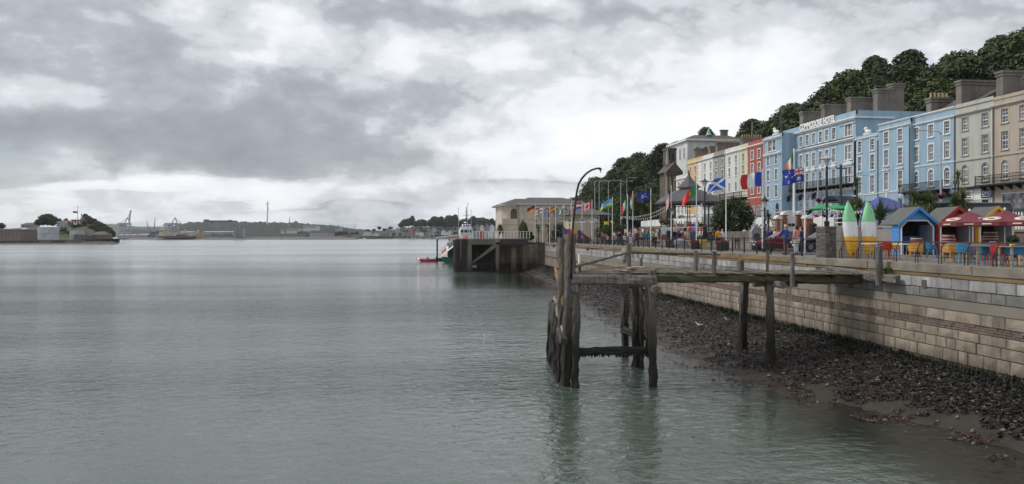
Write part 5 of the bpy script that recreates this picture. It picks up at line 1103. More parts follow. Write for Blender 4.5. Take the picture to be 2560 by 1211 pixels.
# ---- vehicles
tyre_m = mat('tyre', (.015, .015, .015), .8, .1); rim_m = mat('rim', (.35, .35, .36), .35, .1, metal=.7); carglass = mat('car_glass', (.03, .035, .04), .08, .1, spec=.6); lamp_w = mat('headlamp', (.6, .6, .6), .15, .05); lamp_r = mat('tail_lamp', (.35, .02, .02), .2, .05)
def car(name, label, col, loc, rz, cat='car', van=False, group=None, sub=True):
    paint = mat('car_paint_'+'_'.join(str(int(c*100)) for c in col), col, .25, .04, 1, spec=.6)
    t = T(name, label, cat, group=group); Lc = 4.3 if not van else 4.8
    if van: st = [(-2.35, .4, .95, 1.0, .80, .70), (-2.3, .3, 1.05, 1.75, .86, .72), (-1.6, .25, 1.1, 1.92, .9, .76), (.4, .25, 1.1, 1.92, .9, .76), (1.0, .25, 1.08, 1.75, .9, .72), (1.55, .25, 1.05, 1.1, .9, .84), (2.2, .3, .9, .92, .86, .8), (2.4, .4, .7, .72, .76, .7)]
    else: st = [(-2.1, .42, .85, .87, .72, .66), (-2.05, .3, .95, 1.1, .82, .62), (-1.7, .22, .95, 1.40, .86, .6), (-.8, .2, .94, 1.5, .88, .62), (.2, .2, .92, 1.47, .88, .62), (.95, .2, .90, 1.0, .88, .74), (1.75, .22, .82, .86, .84, .74), (2.1, .32, .68, .7, .74, .68), (2.18, .42, .58, .6, .66, .6)]
    rings = [[(x, -wb*.9, zs), (x, -wb, zs+.15), (x, -wb, zb), (x, -wr, zr), (x, wr, zr), (x, wb, zb), (x, wb, zs+.15), (x, wb*.9, zs)] for x, zs, zb, zr, wb, wr in st]
    MB().loft(rings).build('body', paint, t, bevel=.03)
    g = MB(); lo, hi = .1, .88
    for (a, b) in zip(st[:-1], st[1:]):
        for s in (-1, 1):
            if a[3]-a[2] < .1 and b[3]-b[2] < .1: continue
            q = []
            for (x, zs, zb, zr, wb, wr), f in ((a, lo), (b, lo), (b, hi), (a, hi)):
                hh = zr-zb; q.append((x+(.06 if (x, zs) == a[:2] else -.06), s*(wb+(wr-wb)*f+.012), zb+hh*f+.004))
            MB().add(q, [(0, 1, 2, 3)]).build('side_window', carglass, t)
    i = len(st)-4 if not van else 4
    a, b = st[i], st[i+1]; q = lambda f, s: (a[0]+(b[0]-a[0])*f+.012, s*(a[5]+(b[5]-a[5])*f-.07), a[3]+(b[3]-a[3])*f+.018)
    MB().add([q(.06, -1), q(.06, 1), q(.94, 1), q(.94, -1)], [(0, 1, 2, 3)]).build('windscreen', carglass, t)
    for sx in (-1.35, 1.35):
        for sy in (-1, 1):
            w = MB().lathe([(.2, -.1), (.31, -.1), (.33, -.05), (.33, .05), (.31, .1), (.2, .1)], (sx, sy*.8, .33), 18, Matrix.Rotation(R(90), 4, 'X')).build('wheel', tyre_m, t, smooth=False)
            MB().lathe([(.03, .112), (.2, .1), (.21, .08)], (sx, sy*.8, .33), 10, Matrix.Rotation(R(-90*sy), 4, 'X')).build('rim', rim_m, w)
    fx = st[-1][0]-.06
    for sy in (-1, 1): MB().box(fx-.25, fx+.05, sy*.5-.16, sy*.5+.16, .62, .74).build('headlight', lamp_w, t); MB().box(st[0][0]-.03, st[0][0]+.1, sy*.62-.1, sy*.62+.1, .7, .9).build('tail_light', lamp_r, t); MB().box(.75, .95, sy*.98-.1, sy*.98+.1, .95, 1.08).build('mirror', paint, t)
    MB().box(fx+.05, fx+.09, -.26, .26, .42, .53).build('number_plate', wpaint, t); MB().box(fx-.02, fx+.07, -.45, .45, .27, .40).build('grille', darkvoid, t)
    t.location = loc; t.rotation_euler = (0, 0, rz); return t
def cars():
    p = gpos(1950, 57); car('parked_car', 'dark red hatchback parked nose to the promenade railing', (.13, .012, .02), (p.x+.2, p.y, .01), R(172))
    p = gpos(2046, 53.5); car('parked_car', 'black hatchback parked beside the stone pillar', (.018, .018, .022), (p.x+.4, p.y, .01), R(176))
    st = [(1958, 95, (.6, .6, .6), 'white van parked on the street before the hotel', 90, True), (1990, 88, (.45, .46, .47), 'silver car on the street behind the park steps', 90, False), (1545, 118, (.6, .6, .6), 'white car on the street near the trees', 90, False), (1530, 128, (.08, .09, .1), 'dark grey car parked behind the white fence', 90, False), (1700, 112, (.62, .62, .62), 'white van passing behind the bandstand', 90, True), (1745, 100, (.35, .36, .38), 'grey car passing behind the bandstand', 90, False), (1640, 125, (.1, .1, .12), 'dark car on the street beyond the fence', 90, False), (1600, 122, (.5, .5, .5), 'pale grey car on the street beyond the fence', 90, False), (1890, 98, (.02, .03, .09), 'navy car in front of the brick red house', 90, False)]
    for px, d, col, lab, a, v in st: p = gpos(px, d); car('van' if v else 'car', lab, col, (max(p.x, RX+2.2), p.y, sz(p.y)+.02), R(a), 'van' if v else 'car', v)
    # dark tour bus with turquoise panels behind the huts
    b = T('tour_bus', 'dark tour bus with turquoise panels parked behind the huts', 'bus'); bm = mat('bus_dark', (.035, .038, .045), .35, .1); Lb = 6.6
    MB().box(-Lb/2, Lb/2, -1.1, 1.1, .3, 2.3).build('body', bm, b, bevel=.12); MB().box(-Lb/2+.1, Lb/2-.1, -1.05, 1.05, 2.3, 2.45).build('roof', mat('bus_roof', (.12, .13, .15), .4, .1), b, bevel=.05)
    for i in range(6):
        x = -Lb/2+.65+i*1.06; MB().box(x-.48, x+.48, -1.12, -1.105, 1.15, 2.05).build('window', mat('bus_turquoise', (.05, .45, .55), .3, .1) if i in (1, 3, 4) else carglass, b)
    for x in (-2.2, 2.2):
        for s in (-1, 1): w = MB().lathe([(.3, -.14), (.46, -.14), (.48, 0), (.46, .14), (.3, .14)], (x, s*1.0, .48), 18, Matrix.Rotation(R(90), 4, 'X')).build('wheel', tyre_m, b)
    p = gpos(2412, 62); b.location = (p.x, p.y, sz(p.y)+.01); b.rotation_euler = (0, 0, -YAW)
cars()
# ---- street lights, poles
def street_light(label, base, H, arm, az=180, black=False, m=None):
    s = T('street_light', label, 'street light', base); m = m or galv; b = Vector(base); d = Vector((math.cos(R(az)), math.sin(R(az)), 0))
    MB().tube([b, b+Vector((0, 0, H*.3)), b+Vector((0, 0, H))], [.11, .085, .055], 8).build('pole', m, s)
    t = b+Vector((0, 0, H)); MB().tube([t-Vector((0, 0, .2)), t+Vector((0, 0, .05))+d*.15, t+Vector((0, 0, .12))+d*.5, t+Vector((0, 0, .16))+d*arm], .04, 6).build('arm', m, s)
    e = t+Vector((0, 0, .16))+d*arm; MB().loft([[e+d*(u*.75)+Vector((-d.y, d.x, 0))*w*c+Vector((0, 0, .06*sn)) for c, sn in ((1, -.5), (1, .5), (.3, 1), (-.3, 1), (-1, .5), (-1, -.5))] for u, w in ((-.1, .05), (.15, .13), (.8, .14), (1.0, .06))]).build('lamp_head', m, s)
def poles():
    p = atd(2352, 332, 66); street_light('grey street light with long arm in front of the blue balcony house', (p.x, p.y, 1.45), p.z-1.45, 1.6, 180)
    p = atd(2045, 377, 92); street_light('grey street light with arm before the hotel facade', (p.x, p.y, STREET), p.z-STREET, 2.2, 180)
    for px, yt, d, az, lab in [(1487, 453, 165, 0, 'street light near the pavilion with arm to the right'), (1498, 455, 175, 0, 'second street light beside the pavilion'), (1521, 453, 150, 0, 'street light at the start of the tree bank'), (1552, 455, 160, 0, 'street light in front of the dark trees'), (1567, 446, 190, 0, 'distant street light before the wooded bank')]:
        p = atd(px, yt, d); street_light(lab, (p.x, p.y, STREET), p.z-STREET, 2.0, az)
    p = atd(1880, 306, 180); street_light('street light standing on the wooded hillside', (p.x, p.y, p.z-7), 7, 1.2, 0)
    for px, yt, d, lab, wt in [(2067, 392, 66, 'tall black lamp post with wide hood in front of the hotel', 1.5), (1762, 450, 80, 'tall black lamp post beside the bandstand', 1.2)]:
        p = atd(px, yt, d); l = T('tall_lamp_post', lab, 'lamp', (p.x, p.y, wt)); H = p.z; c = (p.x, p.y, 0)
        MB().lathe([(.22, wt-1.2), (.22, wt+.8), (.26, wt+.9), (.1, wt+1.0), (.085, H-1.0), (.12, H-.95), (.06, H-.85)], c, 10).build('post', iron, l)
        MB().lathe([(.1, H-.85), (.28, H-.25), (.3, H-.2)], c, 8).build('lantern_glass', mat('lamp_bowl', (.55, .54, .5), .3, .1), l); MB().lathe([(.62, H-.22), (.3, H-.1), (.12, H), (.03, H+.2)], c, 12).build('lantern_hood', galv if px > 2000 else iron, l)
        if px > 2000: q = MB(); [q.lathe([(.3, 0), (.42, .25), (.3, .3)], (p.x-.0, p.y, 0), 10)]
    p = atd(2102, 412, 78); u = T('utility_pole', 'weathered wooden utility pole at the hotel entrance', 'pole', (p.x, p.y, 1.5)); MB().tube([(p.x, p.y, 1.0), p], [.17, .13], 8).build('pole', mat('pole_wood', (.07, .065, .05), .9, .3, 4), u); MB().box(p.x-.5, p.x+.5, p.y-.05, p.y+.05, p.z-.45, p.z-.33).build('cross_arm', darkwood, u)
    def wire(a, b, sag, lab, m=iron):
        pts = [a.lerp(b, t)-Vector((0, 0, sag*4*t*(1-t))) for t in np.linspace(0, 1, 13)]; tag(MB().tube(pts, .018, 4).build('overhead_wire', m), lab, 'wire')
    wire(p, Vector((XD, yof(2222, XD), 10.6)), 1.2, 'thin black wire from the utility pole to the quoined house')
    wire(atd(1521, 453, 150), atd(1680, 470, 150), 1.5, 'thin cable strung across the wooded bank')
    # baskets of red flowers on lamp posts, bunting
    for px, py, d, lab in [(2047, 500, 80, 'hanging flower basket in front of the hotel arches'), (2353, 489, 66, 'hanging flower basket on the grey street light')]:
        q = atd(px, py, d); t = T('flower_basket', lab, 'flowers', q); MB().lathe([(.08, -.35), (.25, -.15), (.32, 0)], q, 10).build('basket', darkwood, t); rs = np.random.RandomState(px); v, f = leaf_cloud(rs, [(0, 0, .05), (.25, 0, .02), (-.25, 0, .02), (0, .2, .02)], [.2]*4, 260, .06); npmesh('flowers', v, f, mat('red_flowers', (.28, .02, .025), .7, .5, 8), t)
    def bunting(a, b, sag, n, lab, cols):
        t = T('bunting', lab, 'bunting', a); a, b = Vector(a), Vector(b); P = [a.lerp(b, s)-Vector((0, 0, sag*4*s*(1-s))) for s in np.linspace(0, 1, n+1)]
        MB().tube(P, .012, 4).build('cord', wpaint, t)
        for i in range(n):
            q = (P[i]+P[i+1])/2; dd = (P[i+1]-P[i]).normalized()*.1; c = cols[i % len(cols)]
            MB().add([q-dd, q+dd, q+Vector((.02, .03, -.24))], [(0, 1, 2)]).build('pennant', mat('pennant_'+str(int(c[0]*100))+'_'+str(int(c[2]*100)), c, .8, .1), t)
    cs = [Wh, Wh, Wh, Wh, (.55, .3, .15)]
    bunting(atd(1555, 541, 88), atd(1668, 515, 92), .5, 22, 'white and orange bunting from lamp to bandstand', cs); bunting(atd(1395, 550, 125), atd(1493, 548, 103), .4, 16, 'white bunting between lamps before the pavilion', [Wh]); bunting(atd(1560, 543, 88), atd(1690, 507, 94), .9, 24, 'second white bunting running up to the bandstand roof', [Wh]); bunting(atd(1766, 503, 80), atd(1690, 525, 84), .3, 10, 'short bunting between the bandstand and tall lamp', cs); bunting(atd(1912, 513, 51), atd(2067, 520, 66), .5, 22, 'bunting of white and orange pennants in front of the hotel doors', cs); bunting(atd(2067, 520, 66), atd(2210, 515, 60), .4, 20, 'bunting behind the kayaks', cs)
poles()
# ---- park bits: monument, benches, planters, boards, boulder
flower_m = mat('dark_red_flowers', (.19, .014, .024), .7, .5, 8)
def park_bits():
    q = gpos(1889, 58); m = T('monument', 'grey granite slab monument with a round medallion near the parked car', 'monument', (q.x, q.y, 0)); MB().prism([(q.x-.42, q.y-.2, 0), (q.x+.42, q.y-.2, 0), (q.x+.42, q.y-.2, 1.75), (q.x-.15, q.y-.2, 1.9), (q.x-.42, q.y-.2, 1.5)], (0, .4, 0)).build('slab', greystone, m)
    MB().lathe([(.28, 0), (.28, .03)], (q.x, q.y-.2, 1.1), 18, Matrix.Rotation(R(90), 4, 'X')).build('medallion', mat('bronze', (.05, .05, .05), .5, .1), m); MB().box(q.x-.12, q.x+.12, q.y-.22, q.y-.203, .5, .58).build('plaque', darkvoid, m)
    def bench(px, d, rz, lab):
        b = T('park_bench', lab, 'bench', group='dark slatted benches in the park')
        for i in range(3): MB().box(-.8, .8, -.2+i*.14, -.09+i*.14, .42, .46).build('seat_slat', darkwood, b); MB().box(-.8, .8, .24, .28, .55+i*.13, .65+i*.13).build('back_slat', darkwood, b)
        for x in (-.7, .7): MB().box(x-.03, x+.03, -.2, -.14, 0, .42).build('leg', iron, b); MB().box(x-.03, x+.03, .2, .27, 0, .95).build('leg', iron, b); MB().box(x-.03, x+.03, -.2, .25, .62, .66).build('armrest', iron, b)
        b.location = gpos(px, d); b.location.z = pz(b.location); b.rotation_euler = (0, 0, rz)
    for px, d, rz, lab in [(1852, 66, 3.3, 'dark bench where a white shirted person sits beside the bush'), (1828, 69, 3.1, 'empty dark bench in front of the round bush'), (1768, 72, 3.0, 'dark bench left of the white crossed flag'), (1700, 86, 3.1, 'dark bench before the bandstand'), (1590, 92, 3.2, 'dark bench near the orange striped flag')]: bench(px, d, rz, lab)
    def planter(px, d, lab, r=.33, h=.5, red=True, barrel=False):
        c = gpos(px, d, .02); t = T('planter', lab, 'planter', c); MB().lathe([(r*.8, 0), (r, h*.5), (r*.92, h), (r*.8, h), (r*.8, h-.05)], c, 12).build('tub', iron, t)
        rs = np.random.RandomState(px); v, f = leaf_cloud(rs, [(0, 0, h+.15), (r*.5, 0, h+.1), (-r*.5, .1, h+.1), (0, -r*.5, h+.08)], [r*.6]*4, 420, .07); npmesh('flowers', v, f, flower_m if red else leaf_b, t)
    for px, d, lab, red in [(1801, 55, 'black tub of red flowers by the person in orange', True), (1812, 55.5, 'black tub of dark leaves under the white crossed flag', False), (1736, 62, 'black tub of red flowers under the green and red flag', True), (1746, 62.5, 'black tub with dark foliage beside the red flowers', False), (1672, 72, 'small tub of red flowers by the striped flag lamp', True), (1575, 92, 'long tub of dark red flowers between flagpoles', True), (1453, 108, 'tub of red flowers by the red bordered boards', True), (1468, 106, 'tub of crimson flowers below the leaf flag', True), (1922, 53, 'tub of crimson flowers in front of the red car', True)]: planter(px, d, lab, red=red)
    # red bordered boards on coloured blocks
    def board(px, d, cols, lab):
        c = gpos(px, d); t = T('notice_board', lab, 'sign', (c.x, c.y, 0)); w = .62
        for i, cc in enumerate(cols): MB().box(c.x-w+(i % 2)*w, c.x+(i % 2)*w, c.y, c.y+.5, (i//2)*.75, (i//2)*.75+.74).build('block', mat('block_%d' % int(cc[0]*100+cc[1]*1000+cc[2]*10000), cc, .7, .1), t)
        MB().box(c.x-.52, c.x+.52, c.y-.08, c.y-.03, .55, 1.35).build('frame', wpaint, t); MB().box(c.x-.46, c.x+.46, c.y-.1, c.y-.082, .61, 1.29).build('panel', mat('board_red', (.45, .03, .03), .6, .1), t)
        for i, (a, h) in enumerate(((.34, .09), (.25, .05), (.28, .05))): MB().box(c.x-a, c.x+a, c.y-.108, c.y-.102, 1.05-i*.15, 1.05-i*.15+h).build('print', wpaint, t)
    bl, pu, ye, re_ = (.05, .09, .25), (.12, .03, .1), (.45, .35, .05), (.4, .05, .06)
    board(1418, 117, [pu, pu, pu, re_, bl, re_], 'red notice board on blue and red blocks left of the davit'); board(1440, 117, [ye, ye, pu, re_, ye, ye], 'red notice board on yellow blocks right of the davit')
    c = gpos(1452, 116); t = T('block_stack', 'stack of navy and purple blocks beside the notice boards', 'blocks', c)
    for i in range(4): MB().box(c.x-.4, c.x, c.y, c.y+.5, i*.5, i*.5+.49).build('block', mat('block_navy', (.04, .045, .14), .7, .1), t); MB().box(c.x+.002, c.x+.4, c.y, c.y+.5, i*.5, i*.5+.49).build('block', mat('block_purple', (.1, .035, .12), .7, .1), t)
    # anchor monument with tilted dark red hull shape
    c = gpos(1472, 108, 0); t = T('boat_sculpture', 'tilted dark red boat shaped sculpture below the leaf flag', 'sculpture', c); M = Matrix.Translation(c+Vector((0, 0, .95))) @ Matrix.Rotation(R(38), 4, 'Y')
    MB().loft([[M @ Vector((x, w*math.cos(a), h*math.sin(a)-.1)) for a in [math.pi+math.pi*i/6 for i in range(7)]] for x, w, h in ((-1.3, .05, .2), (-.7, .38, .42), (.3, .42, .45), (.9, .3, .4), (1.05, .1, .3))]).build('hull', mat('dark_red_paint', (.16, .02, .03), .6, .2), t); MB().lathe([(.75, 0), (.6, .25), (.25, .55)], c, 9).build('plinth', greystone, t)
    for px, py, d, rot, lab in [(1516.5, 558, 99, 4, 'bright yellow box sign on a post in the park'), (1530, 556, 99, -35, 'tilted pale yellow box sign beside the bright one')]:
        q = atd(px, py, d); t = T('box_sign', lab, 'sign', (q.x, q.y, 0)); M = Matrix.Translation(q) @ Matrix.Rotation(R(rot), 4, 'Y'); MB().box(-.28 if rot == 4 else -.1, .28 if rot == 4 else .1, -.15, .15, -.2, .2, M).build('box', mat('sign_yellow' if rot == 4 else 'sign_pale_yellow', (.75, .5, .02) if rot == 4 else (.75, .65, .3), .5, .1), t); MB().tube([(q.x, q.y, 0), (q.x, q.y, q.z-.15)], .04, 6).build('post', iron, t)
    c = gpos(1702, 73, .02); t = T('boulder', 'rounded grey boulder on the promenade near the striped flag', 'boulder', c); bm = bmesh.new(); bmesh.ops.create_icosphere(bm, subdivisions=3, radius=1)
    for v in bm.verts: n = 1+.18*noise.noise(v.co*1.3); v.co = Vector((v.co.x*.95*n, v.co.y*.7*n, max(-.1, v.co.z*.85*n)))
    me = bpy.data.meshes.new('stone'); bm.to_mesh(me); bm.free(); me.materials.append(greystone); inst(me, 'stone', t, c)
    c = gpos(1758, 62, .02); t = T('yellow_bin', 'small yellow box standing on the promenade', 'box', c); MB().box(c.x-.25, c.x+.25, c.y-.2, c.y+.2, .02, .78).build('box', mat('faded_yellow', (.5, .36, .12), .7, .15), t); MB().box(c.x-.27, c.x+.27, c.y-.22, c.y+.22, .78, .84).build('lid', MATS['faded_yellow'], t)
    c = gpos(1663, 92, PARK); t = T('information_panel', 'white information panel on a brick base in the park', 'sign', c); MB().box(c.x-.55, c.x+.55, c.y-.3, c.y+.3, PARK, PARK+.7).build('base', brick_m, t); MB().box(c.x-.7, c.x+.7, c.y-.32, c.y-.26, PARK+.7, PARK+1.6).build('panel', mat('panel_white', (.55, .58, .62), .4, .2, 3), t)
    for px, d, lab, z in [(1671, 89, 'black litter bin beside the information panel', .61), (2033, 60, 'black bin below the white balustrade', 1.0), (1530, 116, 'black litter bin beside the yellow box signs', .61)]:
        c = gpos(px, d, z); t = T('litter_bin', lab, 'bin', c); MB().lathe([(.25, 0), (.28, .05), (.28, 1.0), (.3, 1.02), (.3, 1.08), (.1, 1.2)], c, 12).build('body', iron, t)
    # gates and rails by the lower steps
    t = T('steps_gate', 'small grey gate in the railing at the lower steps', 'gate', gpos(1506, 74, 0)); c = Vector(t.location)
    for i in range(9): MB().box(20.82, 20.86, 72.3+i*.16, 72.34+i*.16, .1, .95).build('bar', galv, t)
    MB().box(20.80, 20.88, 72.25, 73.7, .95, 1.0).build('rail', galv, t)
park_bits()
# ================================================================== CAFE TERRACE
teak = mat('table_wood', (.33, .29, .23), .75, .2, 5, .2, 20)
def plast(n, c): return mat('plastic_'+n, c, .4, .06, 2)
CH = {'red': plast('red', (.50, .025, .02)), 'blue': plast('blue', (.03, .19, .36)), 'yellow': plast('yellow', (.72, .40, .06)), 'tan': plast('tan', (.60, .32, .07))}
def pillar_and_wall():
    w = T('stone_pillar', 'rough dark stone pillar at the end of the promenade railing', 'pillar', (20.75, 36.3, 0)); rn = random.Random(5); MB().box(20.50, 21.06, 35.85, 36.75, 0, 1.55).build('core', mortar, w); sm = [stone_mesh('stone', 200+k, mat('pillar_stone', (.135, .125, .118), .9, .3, 5, .5, 14, objvar=.35), .5) for k in range(4)]
    z = .0
    while z < 1.55:
        h = .07+.07*rn.random(); x = 20.47
        while x < 21.08:
            l = .16+.2*rn.random(); l = min(l, 21.1-x)
            if l > .05: o = inst(rn.choice(sm), 'stone', w, (x+l/2, 35.82, z+h/2), (1, l-.012, h-.012), (0, 0, R(90)))
            x += l
        for y in (36.05, 36.5): inst(rn.choice(sm), 'stone', w, (20.47, y, z+h/2), (1, .42, h-.012))
        z += h
    MB().box(20.46, 21.1, 35.8, 36.8, 1.55, 1.63).build('cap', rubstone, w)
    v = T('white_wall', 'low white rendered wall behind the two upright kayaks', 'wall', (22.6, 36.2, 0)); ww = wallpaint('cafe_white', (.58, .55, .49))
    MB().box(21.5, 24.3, 36.1, 36.3, 0, 1.52).build('wall', ww, v); MB().box(21.12, 21.5, 36.0, 36.35, 0, 1.58).build('end_post', ww, v); MB().box(21.08, 24.3, 36.02, 36.4, 1.58, 1.68).build('coping', ww, v)
pillar_and_wall()
def cafe_railing():
    r = T('cafe_railing', 'black cafe railing with bent uprights, wires and wooden handrail', 'railing', (20.55, 25, 0)); x = 20.6
    up = MB().tube([(0, 0, 0), (0, 0, .42), (.12, 0, .62), (.22, 0, .86)], .018, 6).build('upright', iron); u = up.data; bpy.data.objects.remove(up); st = MB().tube([(.02, -.14, 0), (.02, -.14, .56)], .02, 6).build('support', iron); s = st.data; bpy.data.objects.remove(st)
    y = 34.7
    while y > 12: inst(u, 'upright', r, (x, y, 0)); inst(s, 'support', r, (x, y, 0)); y -= 1.43
    for dx, z in ((0, .12), (0, .28), (.01, .45), (.11, .61), (.17, .75)): MB().box(x+dx-.006, x+dx+.006, 12, 34.8, z-.006, z+.006).build('wire', iron, r)
    MB().box(x+.17, x+.29, 12, 35.9, .86, .91).build('handrail', mat('handrail_wood', (.055, .035, .03), .5, .2, 4), r)
cafe_railing()
def kayak(px, label, seed, yb):
    k = T('kayak', label, 'kayak', group='kayaks stood on end against the white wall'); H = 2.9; rings = []; n = 18
    prof = [(.0, .09, .05), (.04, .16, .1), (.15, .27, .16), (.3, .34, .19), (.5, .39, .20), (.65, .37, .19), (.78, .28, .16), (.88, .19, .12), (.95, .10, .07), (1.0, .03, .02)]
    for s, w, d in prof:
        rings.append([(w*math.cos(a)*(1-.0), (-d if math.sin(a) < 0 else d*.35)*abs(math.sin(a))**.7*(1+(.16*math.cos(3*a) if math.sin(a) < 0 else 0)), s*H) for a in [6.2832*i/n for i in range(n)]])
    R2 = []
    for (s0, a), (s1, b) in zip(zip([p[0] for p in prof], rings), zip([p[0] for p in prof[1:]], rings[1:])):
        m = max(1, int((s1-s0)/.012))
        for i in range(m): t = i/m; R2.append([tuple(a[q][c]*(1-t)+b[q][c]*t for c in range(3)) for q in range(n)])
    R2.append(rings[-1]); o = MB().loft(R2).build('hull', plast('kayak_yellow', (.68, .36, .02)), k, smooth=True); o.data.materials.append(plast('kayak_white', (.68, .69, .70))); o.data.materials.append(plast('kayak_green', (.22, .55, .27)))
    rn = random.Random(seed)
    for p in o.data.polygons: z = p.center.z/H; p.material_index = 0 if z < .36 else (1 if z < .62 else 2)
    for x in (-.09, .09):
        for z in (.2, .38, .80): MB().lathe([(.02, 0), (.02, .02)], (x, -.17 if z < .7 else -.13, z*H), 8, Matrix.Rotation(R(90), 4, 'X')).build('scupper_hole', darkvoid, k)
    MB().tube([(-.05, .0, H-.12), (-.04, -.02, H+.02), (.04, -.02, H+.02), (.05, .0, H-.12)], .02, 6).build('carry_handle', MATS['plastic_kayak_green'], k); MB().box(-.05, .05, -.12, -.04, .1, .3).build('skeg', darkvoid, k)
    p = atY(px, 640, 35.55); k.location = (p.x, 35.45, .05); k.rotation_euler = (R(-7), R(2 if seed == 2 else -1), R(-3))
kayak(2128, 'green white and yellow kayak standing on end beside the white wall post', 1, 0); kayak(2171, 'green white and yellow kayak standing on end beside the red chairs', 2, 0)
def hut(px, d, label, col, inner):
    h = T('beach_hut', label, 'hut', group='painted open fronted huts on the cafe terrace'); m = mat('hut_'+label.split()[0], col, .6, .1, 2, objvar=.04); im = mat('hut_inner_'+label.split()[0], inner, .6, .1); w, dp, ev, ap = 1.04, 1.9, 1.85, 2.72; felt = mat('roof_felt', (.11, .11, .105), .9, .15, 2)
    nb = 12
    for i in range(nb):
        z0, z1 = ev*i/nb, ev*(i+1)/nb
        for s in (-1, 1): MB().prism([(s*w, .02, z0), (s*(w+.022), .02, z0), (s*(w+.006), .02, z1-.006), (s*w, .02, z1-.006)], (0, dp-.04, 0)).build('side_board', m, h)
    fr = [(-w, ev), (-w, 0), (-w+.1, 0), (-w+.1, 1.62), (-w+.45, 2.0), (w-.45, 2.0), (w-.1, 1.62), (w-.1, 0), (w, 0), (w, ev), (0, ap)]
    F = MB(); y = 0
    for poly in ([(-w, 0), (-w+.1, 0), (-w+.1, 1.62), (-w, ev)], [(w, 0), (w, ev), (w-.1, 1.62), (w-.1, 0)], [(-w, ev), (-w+.1, 1.62), (-w+.45, 2.0), (0, ap)], [(-w+.45, 2.0), (w-.45, 2.0), (0, ap)], [(w, ev), (0, ap), (w-.45, 2.0), (w-.1, 1.62)]): F.prism([(a, 0, b) for a, b in poly], (0, .05, 0))
    F.build('front_gable', m, h)
    tr = MB(); P = [(-w+.1, 0), (-w+.1, 1.62), (-w+.45, 2.0), (w-.45, 2.0), (w-.1, 1.62), (w-.1, 0)]
    for a, b in zip(P, P[1:]): tr.tube([(a[0], -.025, a[1]), (b[0], -.025, b[1])], .045, 4)
    tr.build('opening_trim', whitep, h)
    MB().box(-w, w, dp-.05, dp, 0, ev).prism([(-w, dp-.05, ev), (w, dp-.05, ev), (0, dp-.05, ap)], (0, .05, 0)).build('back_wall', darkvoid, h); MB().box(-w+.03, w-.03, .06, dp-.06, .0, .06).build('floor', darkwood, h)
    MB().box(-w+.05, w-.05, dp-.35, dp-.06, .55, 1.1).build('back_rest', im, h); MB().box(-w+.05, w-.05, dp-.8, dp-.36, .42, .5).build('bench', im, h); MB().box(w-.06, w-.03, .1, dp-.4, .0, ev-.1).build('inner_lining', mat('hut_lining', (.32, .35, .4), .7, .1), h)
    for s in (-1, 1):
        sl = (ap-ev)/w; e = 1.2; zz = lambda x: ap-abs(x)*sl
        MB().prism([(0, -.22, ap+.03), (s*e, -.22, zz(e)+.03), (s*e, -.22, zz(e)+.09), (0, -.22, ap+.09)], (0, dp+.35, 0)).build('roof_slope', felt, h)
        MB().prism([(0, -.26, ap-.08), (s*(e+.03), -.26, zz(e)-.1), (s*(e+.03), -.26, zz(e)+.1), (0, -.26, ap+.12)], (0, .035, 0)).build('barge_board', m, h)
    p = gpos(px, d); h.location = (p.x, p.y, .02); h.rotation_euler = (0, 0, -YAW); h.scale = (1.02,)*3; return h
hut(2293, 44.2, 'blue open fronted hut with white trimmed opening', (.07, .24, .55), (.03, .13, .36)); hut(2391.5, 43.9, 'red open fronted hut with white trimmed opening', (.33, .025, .03), (.35, .03, .04)); hut(2490.5, 43.6, 'yellow open fronted hut with white trimmed opening', (.62, .33, .03), (.42, .25, .06))
